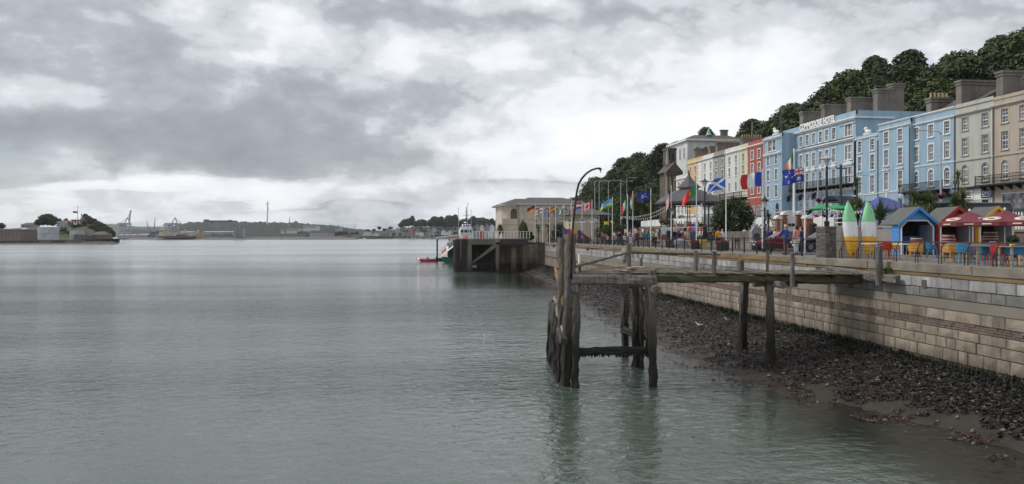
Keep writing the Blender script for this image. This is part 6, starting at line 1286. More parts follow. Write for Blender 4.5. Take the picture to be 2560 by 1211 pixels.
def parasol(px, d, label, H=2.35, Rr=1.42, rim=1.78):
    p = T('parasol', label, 'parasol', group='burgundy parasols over the cafe tables'); bm = mat('burgundy_canvas', (.155, .028, .042), .8, .1, 2); cm = mat('cream_print', (.62, .55, .42), .8, .1)
    n = 8; V = [(0, 0, H)]+[(Rr*math.cos(R(45*i+22.5)), Rr*math.sin(R(45*i+22.5)), rim) for i in range(n)]+[(.5*Rr*math.cos(R(45*i+22.5)), .5*Rr*math.sin(R(45*i+22.5)), (H+rim)/2-.04) for i in range(n)]
    F = []
    for i in range(n): j = (i+1) % n; F += [(0, 9+i, 9+j), (9+i, 1+i, 1+j, 9+j)]
    MB().add(V, F).build('canopy', bm, p)
    for i in range(n):
        j = (i+1) % n; a, b = Vector(V[1+i]), Vector(V[1+j]); MB().add([a, b, b+Vector((0, 0, -.2)), (a+b)/2+Vector((0, 0, -.17)), a+Vector((0, 0, -.2))], [(0, 1, 2, 3, 4)]).build('valance', bm, p)
        m_ = (a+b)/2; nn = Vector((m_.x, m_.y, 0)).normalized(); t = (b-a).normalized(); q = m_+nn*.02-Vector((0, 0, .09)); MB().add([q-t*.22+Vector((0, 0, -.03)), q+t*.22+Vector((0, 0, -.03)), q+t*.22+Vector((0, 0, .03)), q-t*.22+Vector((0, 0, .03))], [(0, 1, 2, 3)]).build('valance_print', cm, p)
        if i % 2 == 1:
            c0 = (Vector(V[9+i])+Vector(V[9+j]))/2*.55+m_*.45; up = (Vector((0, 0, H))-m_).normalized(); nr = t.cross(up).normalized(); nr = nr if nr.z > 0 else -nr; c0 = c0+nr*.03
            o = MB().add([c0+t*.42*math.cos(a)+up*.22*math.sin(a) for a in [6.2832*k/20 for k in range(20)]], [tuple(range(20))]).build('oval_badge', cm, p); c1 = c0+nr*.006
            MB().add([c1+t*.18*math.cos(a)+up*.07*math.sin(a)-up*.03 for a in [6.2832*k/12 for k in range(12)]], [tuple(range(12))]).build('badge_picture', mat('badge_ink', (.12, .1, .06), .8, .3, 20), o)
            for a in np.linspace(.5, 2.64, 7): e = c1+t*.34*math.cos(a)+up*.165*math.sin(a); MB().add([e-t*.03-up*.02, e+t*.03-up*.02, e+t*.03+up*.02, e-t*.03+up*.02], [(0, 1, 2, 3)]).build('badge_letter', bm, o)
    MB().tube([(0, 0, 0), (0, 0, H+.08)], .025, 8).build('pole', wpaint, p); MB().lathe([(.05, 0), (.05, .08), (.0, .12)], (0, 0, H), 8).build('finial', wpaint, p); MB().lathe([(.32, 0), (.32, .06), (.06, .1), (.05, .3)], n=14).build('base', iron, p)
    for i in range(n): MB().tube([(0, 0, H-.35), V[9+i]], .012, 4).build('strut', iron, p)
    q = gpos(px, d); p.location = (q.x, q.y, .02); p.rotation_euler = (0, 0, R(px % 7*3))
parasol(2424, 36.5, 'burgundy parasol with cream oval badge in front of the red hut'); parasol(2512, 34.8, 'burgundy parasol with cream oval badge in front of the yellow hut'); parasol(2600, 33.5, 'burgundy parasol beside the yellow hut and white fence')
def chair_proto(col):
    c = T('armchair', 'x', 'chair', group='coloured plastic armchairs on the cafe terrace'); m = CH[col]
    MB().prism([(-.25, -.22, .44), (.25, -.22, .44), (.23, .2, .43), (-.23, .2, .43)], (0, 0, .035)).build('seat', m, c)
    rings = []
    for k in range(11):
        a = math.pi*k/10; x, y = .28*math.cos(a), .06+.2*math.sin(a) if 0 < k < 10 else -.16; top = .66+.17*math.sin(a)**.7
        if k in (0, 10): y = -.16
        rings.append([(x*1.0, y, .46), (x*1.12, y*1.05+.02, top), (x*1.06, y*1.0-.0, top), (x*.94, y*.92, .46)])
    MB().loft(rings).build('backrest', m, c, smooth=False)
    for sx in (-1, 1):
        for sy in (-1, 1): MB().tube([(sx*.21, sy*.17+.0, .45), (sx*.27, sy*.24, 0)], [.024, .016], 6).build('leg', m, c)
    return c
CP = {k: chair_proto(k) for k in CH}; used_c = set()
def chair(px, X, col, rz, lab):
    p = atX(px, 640, X); src = CP[col]
    if col not in used_c: used_c.add(col); o = src
    else: o = copy_tree(src)
    o.location = (p.x, p.y, .02); o.rotation_euler = (0, 0, R(rz)); o['label'] = lab
for a in [(2212, 22.4, 'red', 160, 'red plastic armchair beside the white topped table near the kayaks'), (2222, 23.6, 'red', 200, 'red plastic armchair behind the yellow one'), (2232, 22.9, 'yellow', 175, 'pale yellow plastic armchair between the red ones and the railing'), (2289, 21.7, 'tan', 150, 'mustard plastic armchair close to the railing by the blue hut'), (2378, 22.3, 'tan', 185, 'mustard plastic armchair at the wooden table before the red hut'),
          (2413, 22.2, 'blue', 120, 'blue plastic armchair turned sideways at the wooden table'), (2436, 23.4, 'red', 30, 'red plastic armchair behind the blue one'), (2466, 22.0, 'blue', 180, 'blue plastic armchair facing the second wooden table'), (2499, 21.5, 'red', 130, 'red plastic armchair close to the railing at the second wooden table'), (2489, 23.6, 'red', 10, 'red plastic armchair across the second wooden table'), (2537, 21.7, 'blue', 175, 'blue plastic armchair at the third wooden table'), (2548, 23.2, 'yellow', 10, 'yellow plastic armchair across the third wooden table'), (2405, 24.4, 'red', 0, 'red plastic armchair in front of the barrel by the red hut'), (2330, 25.5, 'blue', 60, 'blue plastic armchair by the blue hut opening')]: chair(*a)
def table(px, X, w, dp, lab, m=None, rz=0):
    p = atX(px, 640, X); t = T('cafe_table', lab, 'table', group='cafe tables on the terrace'); MB().box(-w/2, w/2, -dp/2, dp/2, .71, .75).build('top', m or teak, t)
    for sx in (-1, 1):
        for sy in (-1, 1): g = .035 if m is None else .014; MB().box(sx*(w/2-.09)-g, sx*(w/2-.09)+g, sy*(dp/2-.09)-g, sy*(dp/2-.09)+g, 0, .71).build('leg', m if m is None and 0 else (teak if m is None else galv), t)
    t.location = (p.x, p.y, .02); t.rotation_euler = (0, 0, R(rz))
table(2181, 22.0, .75, .75, 'white topped table beside the kayaks', wpaint); table(2262, 22.8, .75, .75, 'small pale table by the blue hut', wpaint); table(2392, 22.9, 1.0, .75, 'wooden table before the red hut', rz=5); table(2462, 21.6, 1.2, .7, 'wooden table by the railing before the yellow hut'); table(2546, 21.8, 1.2, .75, 'wooden table by the railing under the last parasol'); table(2440, 25.2, 1.0, .7, 'wooden table in front of the hut doorway')
def barrel(px, d, lab, H=1.15):
    b = T('barrel', lab, 'barrel', group='burgundy painted barrels used as tables'); bm = mat('barrel_paint', (.15, .025, .03), .55, .15, 3); hm = mat('barrel_hoop', (.5, .42, .3), .5, .2, 3)
    pr = lambda z: .27+.085*math.sin(math.pi*z/H); n = 18
    for i in range(n):
        a0, a1 = 6.2832*i/n+.008, 6.2832*(i+1)/n-.008; rings = [[(r*pr(z)*math.cos(a), r*pr(z)*math.sin(a), z) for r, a in ((1, a0), (1.008, (a0+a1)/2), (1, a1), (.92, a1), (.92, a0))] for z in np.linspace(0, H, 7)]
        MB().loft(rings).build('stave', bm, b)
    for z in (.06, .25, .38, H-.40, H-.27, H-.09): MB().lathe([(pr(z)-.01, z), (pr(z)+.012, z), (pr(z+.045)+.012, z+.045), (pr(z+.045)-.01, z+.045)], n=20).build('hoop', hm, b)
    MB().lathe([(.30, H), (.30, H+.03)], n=18).build('lid', darkwood, b)
    for k, (w, z) in enumerate(((.15, .62*H), (.2, .55*H))):
        r = pr(z)+.014; V = [(r*math.sin(a)-0, -r*math.cos(a), zz) for a in np.linspace(-w/r, w/r, 7) for zz in (z-.028, z+.028)]; MB().add(V, [(2*i, 2*i+2, 2*i+3, 2*i+1) for i in range(6)]).build('painted_lettering', whitep, b)
    p = gpos(px, d); b.location = (p.x, p.y, .02); b.rotation_euler = (0, 0, R(-25))
barrel(2193, 39.5, 'burgundy barrel behind the white topped table', .95); barrel(2291, 40.5, 'burgundy barrel in front of the blue hut', 1.05); barrel(2371, 38.5, 'burgundy barrel in front of the red hut', 1.2); barrel(2476, 36.5, 'burgundy barrel in front of the yellow hut', 1.35)
def cafe_back():
    q = gpos(2532, 38); t = T('potted_shrub', 'small round clipped shrub beside the yellow hut', 'shrub'); rs = np.random.RandomState(3); v, f = leaf_cloud(rs, [(0, 0, .95), (0, 0, .75)], [.28, .3], 900, .05); npmesh('foliage', v, f, leaf_b, t); MB().lathe([(.16, 0), (.22, .45), (.2, .45)], n=12).build('pot', iron, t); t.location = (q.x, q.y, .02)
    # blue gazebo, green parasols, picket fence, black railing on the wall
    g = T('gazebo', 'blue canvas gazebo in front of the terrace houses', 'gazebo'); bm = mat('blue_canvas', (.075, .085, .26), .7, .15, 1.5); w = 1.7
    MB().add([(-w, -w, 1.9), (w, -w, 1.9), (w, w, 1.9), (-w, w, 1.9), (-.5, 0, 3.0), (.45, .1, 2.85), (-w*.5, -w*.5, 2.35), (w*.5, -w*.5, 2.25)], [(0, 1, 7, 6), (6, 7, 5, 4), (1, 2, 5, 7), (2, 3, 4, 5), (3, 0, 6, 4)]).build('canopy', bm, g)
    for a, b in (((-w, -w), (w, -w)), ((w, -w), (w, w)), ((-w, w), (-w, -w))): MB().add([(*a, 1.9), (*b, 1.9), (*b, 1.55), (*a, 1.55)], [(0, 1, 2, 3)]).build('valance', bm, g)
    for x in (-w, w):
        for y in (-w, w): MB().tube([(x*.99, y*.99, 0), (x*.99, y*.99, 1.9)], .03, 6).build('leg', galv, g)
    p = gpos(2212, 64); g.location = (p.x, p.y, sz(p.y)+.02); g.rotation_euler = (0, 0, -YAW)
    gm = mat('green_canvas', (.02, .28, .09), .7, .1)
    for px, lab in ((2056, 'green parasol beside the tall black lamp'), (2090, 'green parasol between lamp and utility pole'), (2125, 'green parasol in front of the hotel canopy')):
        t = T('green_parasol', lab, 'parasol', group='green parasols outside the hotel'); MB().lathe([(1.25, 1.95), (1.3, 2.05), (.6, 2.35), (.05, 2.5), (.02, 2.55)], n=8).build('canopy', gm, t); MB().tube([(0, 0, 0), (0, 0, 2.5)], .03, 6).build('pole', darkwood, t); p = gpos(px, 74); t.location = (p.x, p.y, sz(p.y)+.02)
    f = T('picket_fence', 'white picket fence behind the yellow hut', 'fence', (RX-.1, 44, 1.55)); y0, y1 = 37.6, 43.2; n = 26
    for i in range(n): y = y0+(y1-y0)*i/(n-1); MB().prism([(RX-.14, y-.05, 1.55), (RX-.14, y+.05, 1.55), (RX-.14, y+.05, 2.55), (RX-.14, y, 2.66), (RX-.14, y-.05, 2.55)], (.03, 0, 0)).build('picket', whitep, f)
    for z in (1.75, 2.3): MB().box(RX-.11, RX-.06, y0-.1, y1+.1, z, z+.08).build('rail', whitep, f)
    r = T('garden_railing', 'black iron railing on the wall behind the kayaks', 'railing', (RX-.1, 52, 1.55))
    for i in range(44): y = 43.8+i*.36; MB().box(RX-.14, RX-.10, y-.02, y+.02, sz(y)+.16, sz(y)+1.15).build('bar', iron, r)
    for dz in (.3, 1.05): MB().tube([(RX-.12, 43.7, sz(43.7)+dz), (RX-.12, 55, sz(55)+dz), (RX-.12, 59.5, sz(59.5)+dz)], .025, 6).build('rail', iron, r)
cafe_back()
# ================================================================== PIER, BOATS
def build_pier():
    d = 126.; k = d/FPX; Z = lambda py: EYE-(py-HOR)*k; X = lambda px: gpos(px, d).x; Y = gpos(1200, d).y
    blackt = mat('tarred_timber', (.022, .02, .018), .7, .4, 2, .5, 6, stretch=(3, 3, .5), stain=(.07, .055, .045), stain_amt=.6, stain_scale=1.2); greyc = mat('pier_concrete', (.15, .135, .115), .85, .3, 1, .4, 8, stain=(.05, .045, .04), stain_amt=.8, stain_scale=.7, streak=True, extra=grow_by_height(-5, -2.6, (.02, .018, .013), .9)); deckm = mat('pier_beam', (.045, .04, .042), .85, .3, 1.5, .3, 6)
    p = T('pier', 'dark timber and concrete pier with diagonal strut and white railings', 'pier', (X(1200), Y+4, WATER))
    for i in range(8):
        x = X(1141+i*3.5); timber('fender_pile', (x, Y-.2+.06*(i % 3), -6), (x, Y-.2, Z(600)+.1*(i % 2)), .3, .3, blackt if i != 3 else timber_m, p, .04, 200+i, seg=12)
    for i in range(4): timber('fender_pile', (X(1139), Y+.5+i*2.2, -6), (X(1139), Y+.5+i*2.2, Z(600)), .32, .32, blackt, p, .04, 220+i, seg=10)
    MB().box(X(1168.5), X(1179), Y-.1, Y+.7, -6, Z(601)).build('column', greyc, p, bevel=.04); MB().box(X(1240), X(1249), Y-.05, Y+.7, -6, Z(611)).build('column', greyc, p, bevel=.04)
    for i in range(5): MB().box(X(1180+i*12), X(1180+i*12+11.6), Y-.12, Y+.5, Z(612), Z(600)).build('deck_beam_panel', greyc, p)
    MB().box(X(1139), X(1250), Y, Y+8, Z(604), Z(597)).build('deck', concrete, p); MB().box(X(1250), X(1324), Y+.1, Y+5.2, Z(599), Z(597)).build('bridge_deck', concrete, p); MB().box(X(1249.5), X(1322), Y-.05, Y+.25, Z(612), Z(598.5)).build('bridge_beam', deckm, p)
    MB().prism([(X(1181), Y-.15, Z(655)), (X(1181), Y-.15, Z(660)), (X(1247), Y-.15, Z(614)), (X(1247), Y-.15, Z(611)), (X(1235), Y-.15, Z(611))], (0, .5, 0)).build('diagonal_strut', greyc, p); timber('waling', (X(1180), Y+.1, Z(661)), (X(1246), Y+.1, Z(661)), .3, .3, timber_m, p, .03, 230)
    for i in range(18): x = X(1182+i*3.5); timber('back_pile', (x, Y+3.2, -6), (x, Y+3.2, Z(612)), .27, .27, blackt, p, .04, 240+i, seg=8)
    MB().box(X(1183), X(1195), Y+3.0, Y+3.05, Z(672), Z(664)).build('depth_board', mat('depth_board', (.35, .36, .38), .7, .3, 4), p)
    # quay behind
    q = T('pier_quay', 'stone quay block behind the pier under the arts centre', 'quay', (14, 131, -5)); MB().box(9, 26, 131.2, 180, -6.2, -.02).build('core', mortar, q); MB().box(8.9, 26, 130.9, 180, -.02, .02).build('quay_top', paving, q)
    rn = random.Random(12); sm = [stone_mesh('stone', 300+i, sandstone, .3) for i in range(3)]
    for r in range(7):
        x = 9.
        while x < 20.2:
            l = .7+.8*rn.random(); l = min(l, 20.3-x)
            if l > .1: inst(rn.choice(sm), 'stone', q, (x+l/2, 131.12, -4.6+r*.66), (1, l-.03, .63), (0, 0, R(90)))
            x += l
    for px in (1289, 1318): MB().box(X(px-7), X(px+6), Y+1.5, Y+3, -5.5, Z(612)).build('bridge_support', greyc, q, bevel=.05)
    # railings
    r = T('pier_railing', 'white painted railing along the pier bridge', 'railing', (X(1250), Y+.3, Z(597))); px = 1183; i = 0
    while px < 1330:
        MB().box(X(px)-.04, X(px)+.04, Y+.35, Y+.43, Z(597), Z(579)+.1*(i % 4 == 0)).build('post', wpaint, r); px += 8; i += 1
    for py in (579, 586, 593): MB().box(X(1180), X(1330), Y+.37, Y+.41, Z(py)-.025, Z(py)+.025).build('rail', wpaint if py == 579 else galv, r)
    for i in range(14): MB().box(X(1215+i*3)-.03, X(1215+i*3)+.03, Y+5.1, Y+5.14, Z(597), Z(578)).build('baluster', wpaint, r)
    b = T('red_cabinet', 'red cabinet standing on the pier deck', 'cabinet', (X(1207), Y+2, Z(597))); MB().box(X(1202), X(1212), Y+1.8, Y+2.5, Z(597), Z(579)).build('body', mat('cabinet_red', (.42, .05, .03), .5, .1), b); MB().box(X(1201.5), X(1212.5), Y+1.75, Y+2.55, Z(579), Z(577)).build('lid', MATS['cabinet_red'], b)
    for px, yt, dd, lab in ((1146, 521, 128, 'tall thin lamp with triangular head at the pier end'), (1169, 510, 130, 'tallest thin lamp with triangular head on the pier'), (1178, 526, 134, 'shorter thin lamp with triangular head on the pier')):
        t = atd(px, yt, dd); l = T('pier_lamp', lab, 'lamp', (t.x, t.y, .5), group='thin lamps on the pier'); MB().tube([(t.x, t.y, Z(597)), (t.x, t.y, t.z-.35)], [.07, .04], 6).build('post', galv, l); MB().tube([(t.x-.16, t.y, t.z), (t.x, t.y, t.z-.38), (t.x+.16, t.y, t.z), (t.x-.16, t.y, t.z)], .025, 5).build('lamp_head', galv, l); MB().box(t.x-.16, t.x+.16, t.y-.1, t.y+.1, t.z, t.z+.05).build('lamp_cap', galv, l)
    # orange lifebuoys and fenders on the pier end
    om = mat('orange_float', (.6, .1, .03), .6, .1)
    for i, px in enumerate((1147, 1162, 1166)): c = Vector((X(px), Y+.2, Z(594))); tag(MB().tube([c+Vector((.22*math.cos(a), 0, .22*math.sin(a))) for a in [6.2832*j/12 for j in range(13)]], .07, 6).build('lifebuoy', om), ['orange lifebuoy at the outer pier corner', 'orange lifebuoy in the middle of the pier end', 'orange lifebuoy near the pier column'][i], 'lifebuoy')
build_pier()
def boats():
    # white pilot vessel behind the pier
    d = 142.; k = d/FPX; Z = lambda py: EYE-(py-HOR)*k; X = lambda px: gpos(px, d).x; Y = gpos(1165, d).y; v = T('pilot_boat', 'white pilot boat with tall black mast moored behind the pier', 'boat', (X(1165), Y, WATER)); bw = mat('boat_white', (.7, .72, .74), .35, .08)
    L = 5.5; rings = []
    for y, w, zb, zt in ((-L, .1, -4.6, -1.6), (-L+1.2, 1.6, -5.2, -1.9), (-1, 2.1, -5.4, -2.3), (3, 2.1, -5.4, -2.4), (6, 2.0, -5.3, -2.4)): rings.append([(X(1167)+w*.55, Y+y, zb), (X(1167)+w, Y+y, -3.6), (X(1167)+w, Y+y, zt), (X(1167)-w, Y+y, zt), (X(1167)-w, Y+y, -3.6), (X(1167)-w*.55, Y+y, zb)])
    MB().loft(rings).build('hull', mat('hull_navy', (.03, .04, .08), .4, .1), v); MB().box(X(1150), X(1182), Y-1, Y+4, -2.35, Z(585)).build('deckhouse', bw, v, bevel=.1)
    c = [(X(1149), Z(585)), (X(1183), Z(585)), (X(1181), Z(574)), (X(1178), Z(568)), (X(1153), Z(568)), (X(1150), Z(574))]; MB().prism([(a, Y-1.2, b) for a, b in c], (0, 4.5, 0)).build('wheelhouse', bw, v)
    for a, b in ((1151, 1158), (1160, 1171), (1173, 1180)): MB().box(X(a), X(b), Y-1.24, Y-1.205, Z(582), Z(575)).build('window', carglass, v)
    MB().box(X(1156), X(1176), Y, Y+2.5, Z(568), Z(561)).build('upper_bridge', bw, v, bevel=.05)
    for a in (1158, 1164, 1170): MB().box(X(a), X(a+4), Y-.03, Y-.005, Z(566.5), Z(562.5)).build('window', carglass, v)
    MB().tube([(X(1167), Y+1.5, Z(561)), (X(1167), Y+1.5, Z(516))], [.14, .05], 8).build('mast', iron, v)
    for py, w in ((538, 9), (530, 4), (546, 3)): MB().box(X(1167-w), X(1167+w), Y+1.45, Y+1.55, Z(py)-.03, Z(py)+.03).build('yard', iron, v)
    MB().lathe([(.1, 0), (.35, .1), (.1, .25)], (X(1164), Y+1, Z(558)), 10).build('radar', bw, v); MB().box(X(1157), X(1175), Y-.6, Y-.5, Z(597), Z(590)).build('orange_stripe', MATS['orange_float'], v)
    # red inflatables at the pontoon
    def rib(px0, px1, dd, lab, rz=0):
        x0, x1 = gpos(px0, dd).x, gpos(px1, dd).x; y = gpos((px0+px1)/2, dd).y; t = T('inflatable_boat', lab, 'boat', ((x0+x1)/2, y, WATER)); rt = mat('hypalon_red', (.42, .02, .035), .5, .12); L = x1-x0; S = 1.05
        P = [(x1, y-S, WATER+.35), (x0+1.6, y-S, WATER+.38), (x0+.6, y-S*.6, WATER+.55), (x0+.1, y, WATER+.7), (x0+.6, y+S*.6, WATER+.55), (x0+1.6, y+S, WATER+.38), (x1, y+S, WATER+.35)]; MB().tube(P, [.30, .32, .3, .28, .3, .32, .30], 10).build('tube', rt, t, smooth=True)
        MB().box(x0+.9, x1-.1, y-.85, y+.85, WATER+.05, WATER+.25).build('floor', mat('boat_grey', (.1, .1, .11), .6, .1), t); MB().box(x0+L*.5, x0+L*.62, y-.3, y+.3, WATER+.25, WATER+1.1).build('console', mat('boat_grey2', (.25, .25, .26), .5, .1), t); MB().box(x1-.2, x1+.25, y-.25, y+.25, WATER+.1, WATER+1.15).build('outboard', iron, t, bevel=.06); MB().tube([(x0+.25, y-.45, WATER+.62), (x0+.75, y-.85, WATER+.5)], .325, 10).build('white_band', wpaint, t)
    rib(1042, 1091, 176, 'red inflatable boat moored at the outer guide pile'); rib(1108, 1144, 182, 'red inflatable boat moored close to the pier')
    q = gpos(1103, 184); o = T('covered_boat', 'low black covered boat between the red inflatables', 'boat', (q.x, q.y, WATER)); MB().loft([[(q.x+x, q.y+w*math.cos(a), WATER+.25+h*math.sin(a)) for a in [6.2832*i/10 for i in range(10)]] for x, w, h in ((-1.6, .1, .1), (-.9, .7, .4), (.5, .8, .55), (1.5, .4, .3))]).build('cover', darkvoid, o)
    for px, dd, lab in ((1093, 180, 'dark outer guide pile of the pontoon'), (1124, 190, 'dark inner guide pile of the pontoon')): a, b = gpos(px, dd, -6), atd(px, 598, dd); tag(MB().tube([a, b], .2, 10).build('guide_pile', mat('steel_pile', (.03, .03, .032), .6, .2, 2)), lab, 'pile')
    a, b = atd(1093, 594.5, 180), atd(1146, 588, 150); tag(MB().tube([a, b], .12, 6).build('pontoon_beam', galv), 'grey beam joining the guide pile to the pier', 'beam')
    g = T('gangway', 'sloping gangway with red and white panels and lifebuoys down to the pontoon', 'gangway', gpos(1120, 170, -4)); a, b = atd(1104, 641, 178), atd(1142, 611, 150)
    MB().prism([a, b, b+Vector((0, 0, .35)), a+Vector((0, 0, .35))], (0, 1.4, 0)).build('deck', wpaint, g)
    for s0, s1, c in ((.02, .34, MATS['orange_float']), (.36, .5, wpaint), (.52, .98, mat('gangway_grey', (.06, .07, .08), .6, .2))): p0, p1 = a.lerp(b, s0), a.lerp(b, s1); MB().prism([p0+Vector((0, -.05, .36)), p1+Vector((0, -.05, .36)), p1+Vector((0, -.05, 1.2)), p0+Vector((0, -.05, 1.2))], (0, .04, 0)).build('side_panel', c, g)
    MB().tube([a+Vector((0, 0, 1.7)), b+Vector((0, 0, 1.7))], .05, 6).build('handrail', galv, g)
    for s in (.0, .25, .5, .75, 1): p0 = a.lerp(b, s); MB().tube([p0+Vector((0, 0, .3)), p0+Vector((0, 0, 1.7))], .04, 5).build('stanchion', galv, g)
    for s in (.62, .78): p0 = a.lerp(b, s)+Vector((0, -.2, 1.5)); MB().tube([p0+Vector((.3*math.cos(t), 0, .3*math.sin(t))) for t in [6.2832*j/12 for j in range(13)]], .09, 6).build('lifebuoy', MATS['orange_float'] if s > .7 else wpaint, g)
    q = atd(1134, 604, 170); c = T('green_shelter', 'green roofed dark shelter boat beside the pier', 'boat', (q.x, q.y, WATER)); MB().loft([[(q.x+x, q.y-1.3, z0), (q.x+x, q.y+1.3, z0), (q.x+x, q.y+1.3, z1), (q.x+x, q.y-1.3, z1)] for x, z0, z1 in ((-2.6, -4.3, -3.6), (-1.9, -5.2, -3.7), (3.2, -5.2, -3.7))]).build('hull', mat('shelter_green', (.02, .1, .06), .5, .2), c); MB().box(q.x-1.4, q.x+3, q.y-1.1, q.y+1.1, -3.7, -1.3).build('cabin', darkvoid, c, bevel=.15); MB().box(q.x-1.5, q.x+3.1, q.y-1.25, q.y+1.25, -1.3, -.3).build('roof', mat('roof_green', (.02, .2, .09), .5, .15), c, bevel=.2)
    # two gulls on the weed, one on the water
    def gull(p, rz, lab, sc=.8):
        g = T('gull', lab, 'gull'); MB().loft([[(w*math.cos(a), y, .17+z+h*math.sin(a)) for a in [6.2832*i/10 for i in range(10)]] for y, w, h, z in ((-.27, .015, .01, .02), (-.15, .06, .05, .01), (0, .09, .085, 0), (.1, .075, .08, .03), (.16, .045, .055, .1), (.19, .05, .05, .16), (.24, .035, .035, .175), (.27, .01, .01, .17))]).build('body', wpaint, g, smooth=True)
        for s in (-1, 1): MB().loft([[(s*(.085+.01*math.cos(a)), y+.0, .19+z+h*math.sin(a)) for a in [6.2832*i/8 for i in range(8)]] for y, h, z in ((-.3, .01, .02), (-.12, .05, .0), (.07, .04, .02))]).build('wing', mat('gull_grey', (.4, .41, .43), .7, .1), g); MB().tube([(s*.03, 0, .12), (s*.03, .01, 0)], .008, 5).build('leg', mat('gull_leg', (.5, .3, .2), .7, .1), g)
        MB().lathe([(.014, 0), (.002, .07)], (0, .26, .335), 6, Matrix.Rotation(R(-90), 4, 'X')).build('beak', mat('gull_beak', (.6, .4, .03), .6, .1), g); g.location = p; g.rotation_euler = (0, 0, rz); g.scale = (sc,)*3
    for px, py, rz, lab in ((1816, 818, 2.2, 'white gull standing on the seaweed near the tall shore piles'), (1748, 820, 1.2, 'white gull on the seaweed farther from the piles')): p = atZ(px, py, -4.45); gull((p.x, p.y, shore_z(p.x, p.y)+.06), rz, lab)
    p = atZ(1213, 838, WATER); gull((p.x, p.y, WATER-.1), 1.5, 'single gull floating on the open water', .4)
boats()
# ================================================================== PEOPLE
skin_m = mat('skin', (.45, .27, .2), .55, .06, 8, objcol=True); cloth_m = mat('cloth', (.5, .5, .5), .85, .12, 6, objcol=True, bump=.2, bscale=25); hair_m = mat('hair', (.05, .04, .03), .7, .25, 20, objcol=True); shoe_m = mat('shoe', (.03, .03, .03), .6, .2)
def skin_mesh(name, verts, edges, radii, root, m, sub=1):
    me = bpy.data.meshes.new(name); me.from_pydata(verts, edges, []); o = bpy.data.objects.new(name, me); COL.objects.link(o); mo = o.modifiers.new('skin', 'SKIN'); mo.use_smooth_shade = True; sb = o.modifiers.new('sub', 'SUBSURF'); sb.levels = sub
    for i, r in enumerate(radii): sv = me.skin_vertices[0].data[i]; sv.radius = r if isinstance(r, tuple) else (r, r); sv.use_root = (i == root)
    dg = bpy.context.evaluated_depsgraph_get(); res = bpy.data.meshes.new_from_object(o.evaluated_get(dg)); bpy.data.objects.remove(o); res.name = name; res.materials.clear(); res.materials.append(m); return res
def joints(pose, side):
    s = side; J = {'sh': (s*.17, 0, 1.41), 'el': (s*.235, -.03, 1.13), 'wr': (s*.235, .07, .90), 'hip': (s*.085, 0, .92), 'kn': (s*.10, .03, .50), 'an': (s*.10, 0, .09), 'toe': (s*.115, .15, .04)}
    if pose == 'walk': J.update(kn=(s*.09, .12*s+.05, .50), an=(s*.09, .22*s, .11 if s < 0 else .09), toe=(s*.1, .22*s+.15, .05), el=(s*.23, -.1*s, 1.14), wr=(s*.22, -.12*s+.1, .93))
    if pose == 'sit': J.update(hip=(s*.09, 0, .48), kn=(s*.11, .44, .49), an=(s*.11, .42, .09), toe=(s*.12, .57, .04), sh=(s*.17, -.04, .96), el=(s*.23, .02, .70), wr=(s*.16, .26, .58))
    if pose == 'lean': J.update(sh=(s*.17, .10, 1.38), el=(s*.26, .24, 1.14), wr=(s*.17, .42, 1.04))
    if pose == 'phone': J.update(el=(s*.22, .12, 1.15), wr=(s*.08, .30, 1.33))
    return {k: Vector(v) for k, v in J.items()}
_pp = {}
